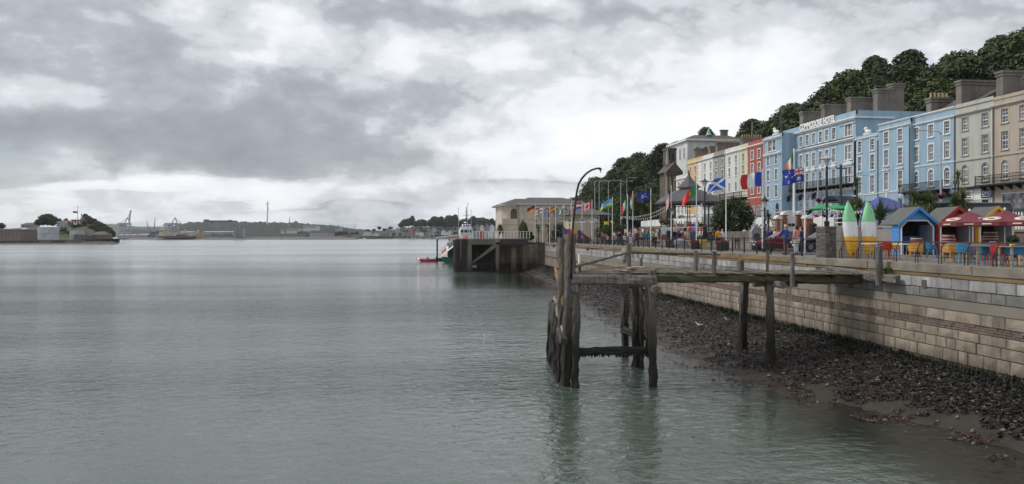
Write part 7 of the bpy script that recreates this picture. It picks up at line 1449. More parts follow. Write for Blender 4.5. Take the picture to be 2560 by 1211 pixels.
def person_meshes(pose, shorts, longs):
    key = (pose, shorts, longs)
    if key in _pp: return _pp[key]
    dz = -.45 if pose == 'sit' else 0; ly = -.03 if pose == 'sit' else (.07 if pose == 'lean' else 0)
    core = {'pel': Vector((0, 0, .95+dz)), 'wai': Vector((0, -.01, 1.10+dz)), 'che': Vector((0, ly*.8, 1.29+dz)), 'nb': Vector((0, ly, 1.45+dz)), 'nk': Vector((0, ly+.02, 1.53+dz)), 'hd': Vector((0, ly+.035, 1.62+dz)), 'ht': Vector((0, ly+.02, 1.70+dz))}
    V = []; E = []; Rr = []; idx = {}
    def add(k, p, r, par=None): idx[k] = len(V); V.append(p); Rr.append(r); (par is not None) and E.append((idx[par], idx[k]))
    add('pel', core['pel'], (.13, .095)); add('wai', core['wai'], (.12, .085), 'pel'); add('che', core['che'], (.135, .095), 'wai'); add('nb', core['nb'], (.075, .065), 'che'); add('nk', core['nk'], .05, 'nb'); add('hd', core['hd'], (.074, .092), 'nk'); add('ht', core['ht'], (.055, .07), 'hd'); add('nose', core['hd']+Vector((0, .105, -.01)), .014, 'hd')
    for s in (-1, 1):
        J = joints(pose, s); n = lambda k: k+str(s)
        add(n('sh'), J['sh'], .062, 'nb'); add(n('el'), J['el'], .043, n('sh')); add(n('wr'), J['wr'], .029, n('el')); d = (J['wr']-J['el']).normalized(); pm = J['wr']+d*.07; add(n('pm'), pm, (.036, .02), n('wr')); sd = Vector((s, 0, 0))
        w = d.cross(Vector((1, 0, 0))).normalized()
        for q, (o, l) in enumerate(((-.03, .065), (-.01, .08), (.01, .075), (.03, .06))):
            a = pm+d*.035+w*o; add(n('fa%d' % q), a, .0095, n('pm')); add(n('fb%d' % q), a+d*l*.55+Vector((-s*.008, 0, 0)), .009, n('fa%d' % q)); add(n('fc%d' % q), a+d*l-sd*.022, .007, n('fb%d' % q))
        add(n('ta'), J['wr']+d*.05-w*.04, .011, n('wr')); add(n('tb'), J['wr']+d*.09-w*.062, .009, n('ta'))
        add(n('hip'), J['hip'], .082, 'pel'); add(n('kn'), J['kn'], .056, n('hip')); add(n('an'), J['an'], .037, n('kn')); add(n('toe'), J['toe'], .033, n('an'))
    body = skin_mesh('body', V, E, Rr, 0, skin_m)
    V, E, Rr, idx = [], [], [], {}
    add('pel', core['pel']+Vector((0, 0, -.08)), (.155, .12)); add('wai', core['wai'], (.145, .11), 'pel'); add('che', core['che'], (.16, .12), 'wai'); add('nb', core['nb']-Vector((0, 0, .01)), (.085, .075), 'che')
    for s in (-1, 1):
        J = joints(pose, s); n = lambda k: k+str(s); add(n('sh'), J['sh'], .078, 'nb'); e = J['el'] if longs else J['sh'].lerp(J['el'], .72); add(n('el'), e, .06, n('sh'))
        if longs: add(n('wr'), J['wr'], .042, n('el'))
    shirt = skin_mesh('shirt', V, E, Rr, 0, cloth_m)
    V, E, Rr, idx = [], [], [], {}
    add('pel', core['pel']-Vector((0, 0, .0)), (.15, .115))
    for s in (-1, 1):
        J = joints(pose, s); n = lambda k: k+str(s); add(n('hip'), J['hip'], .1, 'pel'); k = J['kn'] if not shorts else J['hip'].lerp(J['kn'], .85); add(n('kn'), k, .078, n('hip'))
        if not shorts: add(n('an'), J['an']+Vector((0, 0, .03)), .06, n('kn'))
    tro = skin_mesh('trousers', V, E, Rr, 0, cloth_m)
    h = core['hd']; hv = MB().lathe([(.03, -.04), (.078, -.02), (.09, .03), (.078, .085), (.04, .118), (.005, .125)], (0, 0, 0), 12).build('hair', hair_m, smooth=True); hm = hv.data; bpy.data.objects.remove(hv); hm.transform(Matrix.Translation(h+Vector((0, -.022, .0))) @ Matrix.Diagonal((.92, 1.08, 1, 1)))
    lv = MB().loft([[(h.x+w*math.cos(a), h.y-.05+dd*math.sin(a), h.z+z) for a in [6.2832*i/10 for i in range(10)]] for z, w, dd in ((-.24, .05, .03), (-.2, .085, .045), (-.08, .09, .055), (.04, .088, .08), (.1, .06, .07), (.125, .01, .01))]).build('hair', hair_m, smooth=True); lm = lv.data; bpy.data.objects.remove(lv)
    sh = []
    for s in (-1, 1): J = joints(pose, s); a, t = J['an'], J['toe']; o = MB().loft([[(c.x+w*math.cos(q), c.y, max(.005, c.z+hh*math.sin(q))) for q in [6.2832*i/8 for i in range(8)]] for c, w, hh in ((a+Vector((0, -.07, -.05)), .035, .05), (a+Vector((0, 0, -.03)), .048, .07), (t, .05, .045), (t+Vector((0, .05, -.01)), .03, .025))]).build('shoe', shoe_m); sh.append(o.data); bpy.data.objects.remove(o)
    _pp[key] = (body, shirt, tro, hm, lm, sh, h); return _pp[key]
CLR = {'white': (.65, .65, .64), 'red': (.5, .03, .04), 'teal': (.03, .22, .28), 'navy': (.02, .03, .09), 'black': (.018, .018, .02), 'pink': (.6, .25, .27), 'magenta': (.6, .06, .22), 'yellow': (.65, .42, .04), 'orange': (.6, .25, .03), 'sky blue': (.2, .3, .55), 'royal blue': (.02, .055, .28), 'grey': (.25, .25, .26), 'beige': (.42, .35, .25), 'brown': (.1, .06, .04), 'green': (.06, .14, .07), 'maroon': (.14, .02, .03), 'lilac': (.35, .28, .5), 'denim': (.06, .09, .17), 'lime': (.45, .6, .08), 'purple': (.16, .08, .3), 'cream': (.58, .52, .42), 'khaki': (.2, .17, .1)}
HAIRS = [(.03, .022, .018), (.09, .05, .025), (.3, .2, .1), (.45, .43, .4), (.02, .018, .016), (.16, .09, .05)]; PN = [0]; LABELS = set()
def person(px, d, pose, face, top, leg, where, shorts=False, longs=True, hair=None, long_hair=None, z=None, scale=1.0, cap=None, X=None):
    body, shirt, tro, hm, lm, sh, h = person_meshes(pose, shorts, longs); k = PN[0]; PN[0] += 1; rn = random.Random(k)
    p = gpos(px, d) if X is None else atX(px, HOR, X)
    p.z = pz(p) if z is None else z
    verb = {'stand': 'standing', 'walk': 'walking', 'sit': 'sitting', 'lean': 'leaning', 'phone': 'holding up a phone'}[pose]; lab = 'person in %s top and %s %s %s %s' % (top, leg, 'shorts' if shorts else 'trousers', verb, where)
    if len(lab.split()) > 16: lab = lab.replace(' and %s %s' % (leg, 'shorts' if shorts else 'trousers'), '')
    t = T('person', lab, 'person', p, R(face), group='people on the promenade and in the park'); t.scale = (scale,)*3
    sk = rn.choice([(.5, .3, .22), (.45, .26, .18), (.55, .35, .27), (.3, .17, .11)]); hc = hair or rn.choice(HAIRS); lh = rn.random() < .45 if long_hair is None else long_hair
    def ch(me, nm, c): o = bpy.data.objects.new(nm, me); COL.objects.link(o); o.parent = t; o.color = (*c, 1); return o
    ch(body, 'body', sk); ch(shirt, 'shirt', CLR[top]); ch(tro, 'shorts' if shorts else 'trousers', CLR[leg]); ch(lm if lh else hm, 'hair' if not cap else 'cap', cap or hc)
    for s in sh: ch(s, 'shoe', (0, 0, 0))
    if pose == 'sit' and z is None and 'bench' not in where:
        c = Vector((0, 0, 0)); q = T('stool', 'low dark seat under the '+lab.replace('person', 'one', 1)[:60].rsplit(' ', 1)[0], 'seat'); MB().box(-.24, .24, -.22, .22, .36, .41).build('seat', darkwood, q)
        for sx in (-.2, .2):
            for sy in (-.18, .18): MB().box(sx-.02, sx+.02, sy-.02, sy+.02, 0, .36).build('leg', iron, q)
        q.location = p; q.rotation_euler = (0, 0, R(face)); q['group'] = 'low seats in the park'; q['label'] = 'low dark seat under the one in %s %s' % (top, where)
    return t
def crowd():
    # two at the railing
    person(1966, 0, 'lean', 10, 'royal blue', 'denim', 'at the railing in a pale cap', True, True, cap=(.55, .5, .38), long_hair=False, z=.022, scale=1.04, X=21.75)
    person(1991, 0, 'stand', 20, 'pink', 'white', 'at the railing beside the one in the pale cap', False, True, long_hair=True, z=.022, X=21.9); person(2004, 0, 'stand', 60, 'navy', 'navy', 'at the railing with long dark hair', False, True, hair=(.02, .015, .012), long_hair=True, z=.022, scale=.97, X=22.3)
    # promenade
    for a in [(1796, 62, 'stand', 0, 'orange', 'black', 'near the tub of red flowers'), (1806, 64, 'stand', 30, 'white', 'grey', 'beside the one in orange'), (1592, 76, 'walk', 90, 'black', 'black', 'on the promenade road'), (1626, 82, 'walk', 100, 'brown', 'khaki', 'with a small black dog'), (1634, 83, 'walk', 95, 'green', 'black', 'beside the dog walker')]: person(*a)
    E = [(1508, 112, 'stand', 30, 'magenta', 'denim', 'by the yellow box sign'), (1517, 113, 'stand', 200, 'yellow', 'black', 'under the yellow box sign'), (1516, 108, 'sit', 180, 'navy', 'denim', 'below the yellow box sign'), (1499, 112, 'stand', 120, 'black', 'grey', 'near the pavilion'), (1524, 110, 'stand', 0, 'black', 'denim', 'left of the light blue flag'), (1536, 104, 'stand', 60, 'white', 'black', 'right of the light blue flag', True), (1541, 108, 'stand', 160, 'grey', 'navy', 'near the hedge'),
         (1547, 102, 'stand', 220, 'maroon', 'black', 'near the hedge'), (1552, 100, 'sit', 0, 'grey', 'beige', 'facing the street'), (1561, 96, 'sit', 10, 'white', 'denim', 'between the lamp and the green striped flag'), (1573, 100, 'stand', 180, 'beige', 'black', 'behind the green striped flag'), (1577, 98, 'stand', 90, 'purple', 'black', 'between two drooping flags'), (1585, 95, 'stand', 0, 'grey', 'black', 'under the orange striped flag'), (1595, 93, 'stand', 10, 'red', 'black', 'with back to the harbour'), (1601, 96, 'stand', 200, 'cream', 'grey', 'beside the one in red'),
         (1612, 92, 'stand', 0, 'teal', 'denim', 'talking in a pair'), (1620, 92.5, 'stand', 20, 'teal', 'navy', 'talking in a pair'), (1607, 97, 'stand', 90, 'white', 'black', 'behind the teal pair'), (1631, 90, 'stand', 180, 'beige', 'black', 'right of the starred flag'), (1639, 89, 'stand', 10, 'white', 'black', 'beside the information panel'), (1649, 90, 'stand', 90, 'navy', 'black', 'beside the information panel'), (1656, 97, 'stand', 0, 'sky blue', 'grey', 'behind the information panel'),
         (1686, 84, 'stand', 30, 'cream', 'black', 'by the striped flag lamp'), (1691, 86, 'stand', 330, 'pink', 'denim', 'by the striped flag lamp'), (1698, 82, 'stand', 10, 'navy', 'navy', 'behind the boulder'), (1708, 80, 'stand', 0, 'red', 'red', 'near the boulder', False, True, None, None, None, .75), (1715, 83, 'stand', 180, 'black', 'white', 'in front of the bandstand', True), (1722, 80, 'stand', 20, 'beige', 'cream', 'in front of the bandstand', True), (1729, 79, 'stand', 340, 'red', 'denim', 'in front of the bandstand'), (1737, 78, 'stand', 0, 'sky blue', 'denim', 'left of the green and red flag'),
         (1749, 80, 'sit', 80, 'white', 'beige', 'with legs stretched out', True), (1757, 81, 'sit', 60, 'white', 'grey', 'right of the green and red flag', True), (1757, 85, 'stand', 180, 'red', 'black', 'behind the seated pair'), (1764, 84, 'stand', 200, 'pink', 'black', 'near the tall black lamp'), (1861, 66, 'sit', 10, 'white', 'beige', 'on the bench by the bush', True), (1873, 70, 'sit', 180, 'grey', 'black', 'right of the round bush'), (1879, 71, 'stand', 90, 'black', 'black', 'behind the monument'), (1885, 64, 'stand', 0, 'sky blue', 'sky blue', 'beside the monument', True),
         (1890, 69, 'sit', 180, 'brown', 'navy', 'behind the monument')]
    for a in E: person(*a)
    rn = random.Random(8); cols = ['grey', 'navy', 'beige', 'red', 'black', 'pink', 'white', 'brown', 'sky blue', 'maroon', 'cream', 'green']
    for i in range(22): # audience seated round the bandstand, above the others on its steps
        person(1683+i*4.3+rn.random()*2, 87+rn.random()*3, 'sit', 0+rn.random()*60-30, cols[i % 12], ['black', 'denim', 'grey', 'beige', 'navy'][i % 5], ['among the audience before the bandstand', 'in the audience near the bandstand posts'][i % 2])
    for i in range(12): person(1690+i*6.2+rn.random()*3, 92.2+rn.random(), 'stand', 180+rn.random()*80-40, cols[(i*5+2) % 12], ['black', 'navy', 'brown', 'grey'][i % 4], 'on the bandstand platform', z=1.21)
    G = [(1925, 63, 'stand', 0, 'royal blue', 'navy', 'with a backpack by the park steps'), (1931, 64, 'stand', 90, 'lilac', 'denim', 'next to the backpacker'), (1938, 63, 'stand', 180, 'black', 'black', 'left of the brick pier'), (1945, 62, 'stand', 20, 'white', 'grey', 'left of the brick pier'), (1951, 63, 'stand', 200, 'grey', 'black', 'by the white balustrade'), (1957, 61, 'stand', 0, 'white', 'denim', 'by the white balustrade'), (1937, 60.5, 'stand', 45, 'white', 'beige', 'behind the red car'), (1999, 60, 'stand', 180, 'sky blue', 'denim', 'right of the flagpole at the steps'), (2006, 60, 'stand', 150, 'purple', 'black', 'right of the flagpole at the steps'), (2032, 62, 'stand', 90, 'khaki', 'black', 'by the black bin')]
    for a in G: person(*a, z=.022 if a[0] in (1937,) else .6 if False else .022)
    for a in [(1942, 70, 'stand', 180, 'maroon', 'black', 'on the raised terrace'), (1893, 76, 'stand', 90, 'white', 'grey', 'above the retaining wall'), (1915, 76, 'stand', 100, 'lilac', 'cream', 'above the retaining wall'), (1903, 77, 'stand', 90, 'white', 'lilac', 'above the retaining wall')]: p = gpos(a[0], a[1]); person(*a, z=sz(p.y)+.02 if p.x > RX else 1.57 if 60.5 < p.y < 68 and p.x > gpos(1930, 66).x-3 else pz(p))
    for a in [(1980, 78, 'stand', 0, 'lime', 'navy', 'on the street in a bright vest'), (2060, 74, 'stand', 0, 'brown', 'black', 'under the green parasols'), (2098, 70, 'stand', 40, 'purple', 'black', 'near the utility pole'), (2112, 70, 'stand', 200, 'white', 'denim', 'behind the kayaks'), (2080, 73, 'stand', 90, 'black', 'grey', 'under the green parasols'), (2040, 76, 'stand', 10, 'red', 'denim', 'by the white fence')]:
        p = gpos(a[0], a[1]); person(*a, z=sz(p.y)+.02 if p.x > RX else pz(p))
    for i in range(26): person(1503+i*6.6+rn.random()*4, 97+rn.random()*14, ['stand', 'stand', 'sit'][i % 3], rn.random()*360, cols[(i*7+3) % 12], ['denim', 'black', 'khaki', 'navy', 'grey'][(i*3) % 5], ['in the crowd near the hedge', 'in the crowd by the park benches', 'in the crowd below the white fence'][(i//2) % 3])
    # the small black dog
    q = gpos(1643, 82, .022); g = T('dog', 'small black dog walking beside the person in brown', 'dog'); fur = mat('black_fur', (.012, .012, .013), .8, .3, 20)
    V = [(0, -.25, .36), (0, 0, .36), (0, .2, .38), (0, .3, .47), (0, .38, .53), (0, .48, .50), (0, -.33, .42), (0, -.42, .52)]; E2 = [(0, 1), (1, 2), (2, 3), (3, 4), (4, 5), (0, 6), (6, 7)]; Rd2 = [.075, .07, .085, .055, .06, .03, .02, .012]
    for sx in (-1, 1):
        b = len(V); V += [(sx*.06, .2, .28), (sx*.06, .19+.05*sx, .14), (sx*.06, .21+.05*sx, .02)]; E2 += [(2, b), (b, b+1), (b+1, b+2)]; Rd2 += [.035, .022, .022]
        b = len(V); V += [(sx*.06, -.22, .27), (sx*.06, -.3-.04*sx, .15), (sx*.06, -.26-.04*sx, .02)]; E2 += [(0, b), (b, b+1), (b+1, b+2)]; Rd2 += [.045, .022, .022]
        b = len(V); V += [(sx*.06, .36, .62)]; E2 += [(4, b)]; Rd2 += [.015]
    me = skin_mesh('body', V, E2, Rd2, 1, fur); o = bpy.data.objects.new('body', me); COL.objects.link(o); o.parent = g; g.location = q; g.rotation_euler = (0, 0, R(-80))
crowd()
# ================================================================== FAR SHORES
def far_hill(name, d, dep, prof, m, zb=WATER-.3, rough=2.2, nz=9, freq=.02, kind='structure', step=6):
    """a ridge traced along the skyline: front foot at distance d, ridge line farther back; bumps are the tree canopy"""
    xs = [p[0] for p in prof]; px = np.arange(xs[0], xs[-1]+.1, step); ys = np.interp(px, xs, [p[1] for p in prof]); V = []; dr = d+dep
    for q in range(nz+1):
        t = q/nz; f = math.sin(min(1, t*1.25)*math.pi/2) if t < .8 else 1-(t-.8)*1.2; dd = d+dep*1.25*t
        for x, y in zip(px, ys):
            zr = EYE+(HOR-y)*(d+dep)/FPX; p = gpos(x, dd); fade = min(1, (x-xs[0])/12+.02, (xs[-1]-x)/12+.02); n = rough*(noise.noise(Vector((p.x*freq, p.y*freq, 1)))+.7*noise.noise(Vector((p.x*freq*3, p.y*freq*3, 4))))
            V.append((p.x, p.y, zb+(zr-zb)*f*max(0, min(1, fade*1.0 if fade < .99 else 1))+(n if 0 < q else 0)*min(1, t*4)))
    n = len(px); Fq = np.array([(j*n+i, j*n+i+1, (j+1)*n+i+1, (j+1)*n+i) for j in range(nz) for i in range(n-1)])
    return npmesh(name, np.array(V), Fq, m, kind=kind)
woodf = mat('far_woodland', (.022, .033, .02), .95, .5, .06, stain=(.02, .03, .016), stain_amt=.8, stain_scale=.03); fieldf = mat('far_fields', (.085, .10, .055), .95, .3, .01, stain=(.05, .065, .035), stain_amt=.8, stain_scale=.008)
far_hill('far_hills', 3300, 700, [(230, 572), (262, 561), (300, 562), (340, 566), (400, 567), (470, 566), (520, 562), (600, 566), (700, 570)], fieldf, rough=5, freq=.004)
far_hill('wooded_ridge', 2100, 400, [(400, 580), (440, 563), (470, 558), (508, 556), (575, 557), (612, 556), (650, 557), (700, 559), (740, 556), (770, 560), (800, 563), (835, 567), (880, 572), (930, 578), (1000, 588)], woodf, rough=7, freq=.03, step=2)
far_hill('far_bank', 2500, 300, [(290, 576), (340, 574), (400, 576), (470, 578), (560, 583), (620, 590)], woodf, rough=4, freq=.01)
far_hill('port_shore', 1150, 60, [(282, 597), (300, 594), (360, 593.5), (480, 593), (600, 592.5), (640, 593), (720, 593), (800, 592), (850, 593), (900, 595)], mat('port_apron', (.12, .11, .10), .9, .3, .02), rough=.3, step=8)
def gx(px, d): return gpos(px, d)
def far_box(parent, name, px0, px1, y0, y1, d, m, dep=12):
    k = d/FPX; a, b = gpos(px0, d), gpos(px1, d); r = (b-a); n = Vector((SA, CA, 0)); z0, z1 = EYE+(HOR-y1)*k, EYE+(HOR-y0)*k
    return MB().add([a+Vector((0, 0, z0)), b+Vector((0, 0, z0)), b+n*dep+Vector((0, 0, z0)), a+n*dep+Vector((0, 0, z0)), a+Vector((0, 0, z1)), b+Vector((0, 0, z1)), b+n*dep+Vector((0, 0, z1)), a+n*dep+Vector((0, 0, z1))], [(3, 2, 1, 0), (4, 5, 6, 7), (0, 1, 5, 4), (1, 2, 6, 5), (2, 3, 7, 6), (3, 0, 4, 7)]).build(name, m, parent)
fm = lambda n, c: mat('far_'+n, c, .8, .12, .08)
def thing_at(name, lab, cat, px, d, z=0): return T(name, lab, cat, gpos(px, d, z))
def port():
    D = 1180
    # container cranes
    def crane(px0, px1, d, lab, up):
        cm = fm('crane_grey', (.34, .37, .42)); t = thing_at('container_crane', lab, 'crane', (px0+px1)/2, d); P = lambda px, py, dd=0: atd(px, py, d+dd); w = px1-px0
        for px in (px0, px0+w*.42, px1):
            for dd in (0, 14): MB().tube([P(px, 594, dd), P(px, 559, dd)], .9, 4).build('leg', cm, t)
        for py in (559, 562, 583): MB().tube([P(px0-4, py), P(px1+1, py)], .9, 4).build('girder', cm, t)
        MB().tube([P(px0+2, 583), P(px0+w*.42, 563)], .6, 4).build('brace', cm, t); MB().tube([P(px0+w*.42, 583), P(px1, 565)], .6, 4).build('brace', cm, t); MB().tube([P(px0+w*.45, 560), P(px0+w*.75, 544)], .8, 4).build('apex_frame', cm, t); MB().tube([P(px1-2, 560), P(px0+w*.75, 544)], .8, 4).build('apex_frame', cm, t)
        far_box(t, 'machinery_house', px0+w*.1, px0+w*.35, 562, 567, d, fm('crane_house', (.2, .2, .24)), 10)
        if up: MB().tube([P(px1-4, 560), P(px1-1, 528), P(px1+2, 527)], [1.3, 1.3, 1.2], 4).build('boom', cm, t); MB().tube([P(px0+w*.75, 544), P(px1-1, 530)], .4, 4).build('stay', cm, t); MB().tube([P(px0+1, 560), P(px0+w*.75, 544)], .4, 4).build('stay', cm, t)
        else: MB().tube([P(px1, 560), P(px1+8, 560)], 1.0, 4).build('boom', cm, t); MB().tube([P(px0+w*.72, 544.5), P(px1+9, 559)], .5, 4).build('stay', cm, t); MB().tube([P(px0-7, 563), P(px0, 563)], 1.4, 4).build('back_reach', cm, t)
    crane(297, 327, 1200, 'grey container crane with raised boom at the far port', True); crane(415, 445, 1200, 'grey container crane with lowered boom at the far port', False)
    for px0, py0, px1, py1, d, lab in ((372, 569, 367, 553, 1700, 'thin harbour crane jib behind the port sheds'), (385, 567, 388, 545, 1700, 'taller thin harbour crane jib behind the port sheds'), (721, 557, 725, 542, 2250, 'distant crane jib standing on the wooded ridge')):
        t = thing_at('jib_crane', lab, 'crane', px0, d); MB().tube([atd(px0, py0+10, d), atd(px1, py1, d)], [1.3, .7], 4).build('jib', fm('jib', (.25, .27, .31)), t); MB().tube([atd(px0+1.5, py0+10, d), atd(px1, py1, d)], .5, 4).build('stay', MATS['far_jib'], t); far_box(t, 'cab', px0-2, px0+3, py0+2, py0+10, d, MATS['far_jib'], 6)
    # sheds, ship, silos, containers
    S = [('white port shed at the left of the quay', 290, 340, 586, 594, 'white', (.5, .5, .5)), ('pale grey port shed beside the first crane', 342, 368, 585, 593, 'pale', (.42, .43, .45)), ('blue storage tower among the sheds', 374, 384, 577, 593, 'blue', (.11, .14, .21)), ('grey shed beside the storage tower', 385, 395, 585, 593, 'grey', (.3, .31, .33)), ('long grey warehouse before the ridge', 505, 583, 578.5, 590, 'wh', (.36, .35, .33)), ('teal and white warehouse on the quay', 526, 548, 583, 592, 'teal', (.16, .28, .34)), ('blue and white warehouse on the quay', 556, 578, 583, 592, 'blue2', (.07, .17, .35)), ('pale shed with green roof behind the second crane', 445, 478, 579, 592, 'pg', (.42, .44, .42))]
    for lab, a, b, y0, y1, n, c in S:
        t = thing_at('warehouse', lab, 'warehouse', (a+b)/2, D+20); far_box(t, 'wall', a, b, y0+1.8, y1+.5, D+20, fm(n, c), 30); k = (D+20)/FPX; p, q = atd(a-.5, y0+1.9, D+19), atd(b+.5, y0+1.9, D+19); nn = Vector((SA, CA, 0))*32; up = Vector((0, 0, 1.8*k*1.0))
        MB().add([p, q, q+nn, p+nn, p+nn*.5+up, q+nn*.5+up], [(0, 1, 5, 4), (2, 3, 4, 5), (0, 4, 3), (1, 2, 5)]).build('roof', fm('roof_'+n, tuple(x*.9+.06 for x in c)), t)
        for i in range(int((b-a)/7)): far_box(t, 'door', a+2+i*7, a+4.5+i*7, y1-3.6, y1+.3, D+19.4, fm('door', (.2, .22, .25)), .5)
    t = thing_at('cargo_ship', 'cargo ship with cream superstructure at the port quay', 'ship', 430, D-20); far_box(t, 'hull', 396, 478, 590.5, 595, D-25, fm('ship_hull', (.10, .06, .055)), 18); far_box(t, 'superstructure', 398, 410, 576, 591, D-24, fm('ship_cream', (.5, .46, .36)), 16); far_box(t, 'bridge_wing', 396.5, 412, 573, 576.3, D-25, MATS['far_ship_cream'], 14); far_box(t, 'funnel', 402, 405, 568, 573, D-20, MATS['far_ship_cream'], 5)
    for i in range(4): far_box(t, 'window', 399+i*2.7, 400.6+i*2.7, 578, 579.5, D-24.6, fm('dark', (.06, .07, .08)), .4)
    for i, (a, b, y0, y1, c, n) in enumerate([(408, 419, 586, 591, (.25, .1, .08), 'cred'), (420, 440, 582, 591, (.5, .5, .48), 'cwhite'), (441, 456, 586, 591, (.25, .09, .08), 'cmar'), (457, 470, 588, 592.5, (.34, .22, .13), 'cor'), (470, 484, 586, 592, (.45, .45, .44), 'cgr'), (494, 506, 588, 593, (.42, .24, .1), 'cor2'), (484, 492, 587, 593, (.4, .3, .12), 'cye')]):
        t = thing_at('container_stack', ['red', 'white', 'maroon', 'orange', 'grey', 'rust orange', 'ochre'][i]+' container stack on the port quay', 'containers', (a+b)/2, D-5)
        for r in range(2):
            for c_ in range(3): far_box(t, 'container', a+(b-a)*c_/3+.1, a+(b-a)*(c_+1)/3-.1, y0+(y1-y0)*r/2+.1, y0+(y1-y0)*(r+1)/2, D-5, fm(n, c), 6)
    for px, y0, lab in ((462, 574, 'cream chimney stack rising from the quay'), (494.5, 575, 'second cream chimney stack at the quay')): t = thing_at('chimney_stack', lab, 'chimney', px, D); far_box(t, 'stack', px-1.3, px+1.3, y0, 592, D, fm('cream', (.5, .44, .33)), 3); far_box(t, 'base', px-2.5, px+4, 584, 592.3, D-1, fm('orange_base', (.4, .2, .09)), 6)
    t = thing_at('silo_block', 'twin grey green concrete silos on the quay', 'silo', 594, D)
    for a, b, y0 in ((585, 594, 565.5), (595.5, 602, 566.5)): far_box(t, 'silo', a, b, y0, 593, D, fm('silo', (.19, .215, .20)), 14)
    far_box(t, 'annex', 602, 607, 572, 593, D+4, fm('annex', (.3, .31, .31)), 10)
    # fort on the ridge, turbine, factories
    t = thing_at('hilltop_fort', 'dark flat topped fort along the ridge', 'fort', 540, 2480); far_box(t, 'rampart', 509, 578, 551.5, 562, 2480, fm('fort', (.06, .065, .06)), 60); far_box(t, 'tower', 509, 514, 549, 562, 2478, MATS['far_fort'], 30); far_box(t, 'tower', 571, 575, 550, 562, 2478, MATS['far_fort'], 20)
    t = thing_at('wind_turbine', 'white wind turbine standing on the ridge', 'wind turbine', 669, 2350); wm = fm('turbine', (.62, .63, .65)); b, h = atd(668.2, 562, 2350), atd(669, 510.5, 2350); MB().tube([b, h], [2.6, 1.4], 8).build('tower', wm, t); MB().tube([h+Vector((-4, 0, .5)), h+Vector((4, 0, .5))], 2.0, 6).build('nacelle', wm, t)
    for px, py in ((670, 499), (673, 533), (663, 509)): q = atd(px, py, 2345); MB().tube([atd(669, 510.5, 2345), atd(669, 510.5, 2345).lerp(q, .3), q], [.8, 1.4, .3], 5).build('blade', wm, t)
    for lab, a, b, y0, y1, c, n in (('long cream factory on the wooded slope', 758, 792, 564, 578, (.46, .44, .38), 'fac1'), ('lower cream factory among the trees', 716, 750, 571, 580, (.44, .42, .36), 'fac2'), ('dark grey industrial block at the shore', 743, 762, 579, 592, (.13, .14, .17), 'fac3'), ('long grey shed along the shore', 775, 860, 577, 592, (.28, .28, .29), 'fac4'), ('small pale shed on the far right of the ridge', 838, 850, 567, 573, (.32, .33, .34), 'fac5'), ('pale shed among the ridge trees', 702, 712, 573, 580, (.42, .42, .4), 'fac6')):
        d = 1900 if y1 < 585 else 1500; t = thing_at('factory', lab, 'factory', (a+b)/2, d); far_box(t, 'wall', a, b, y0+1, y1+4, d, fm(n, c), 30); far_box(t, 'roof', a-.5, b+.5, y0, y0+1, d-1, fm(n+'r', tuple(x*.75 for x in c)), 32)
        for i in range(int((b-a)/5)): far_box(t, 'window', a+1.2+i*5, a+4.4+i*5, y0+3, y0+5, d-.5, MATS['far_dark'], .5)
    for px, py, d, lab in ((704, 600, 1150, 'small dark channel buoy in front of the port'), (394, 601.5, 1030, 'small red buoy before the cargo ship')):
        p = atZ(px, py, WATER); t = T('buoy', lab, 'buoy', p); MB().lathe([(.9, -.3), (1.1, .3), (.9, .8), (.25, 1.2), (.2, 3.2), (.5, 3.4), (.5, 4.0), (0, 4.4)], p, 8).build('float', fm('buoy_dark' if px > 500 else 'buoy_red', (.03, .05, .04) if px > 500 else (.3, .05, .05)), t)
port()
def small_tree(px, py_base, d, h, lab, m_i=0, grp='trees on the far shores', z=None, wide=1.0):
    p = gpos(px, d); zb = EYE+(HOR-py_base)*d/FPX if z is None else z; s = h/TP[m_i].children[0].dimensions.z if False else h/11.5
    copy_tree(TP[m_i], None, (p.x, p.y, zb), random.random()*6, (s*wide, s*wide, s), label=lab, group=grp).name = 'shore_tree'
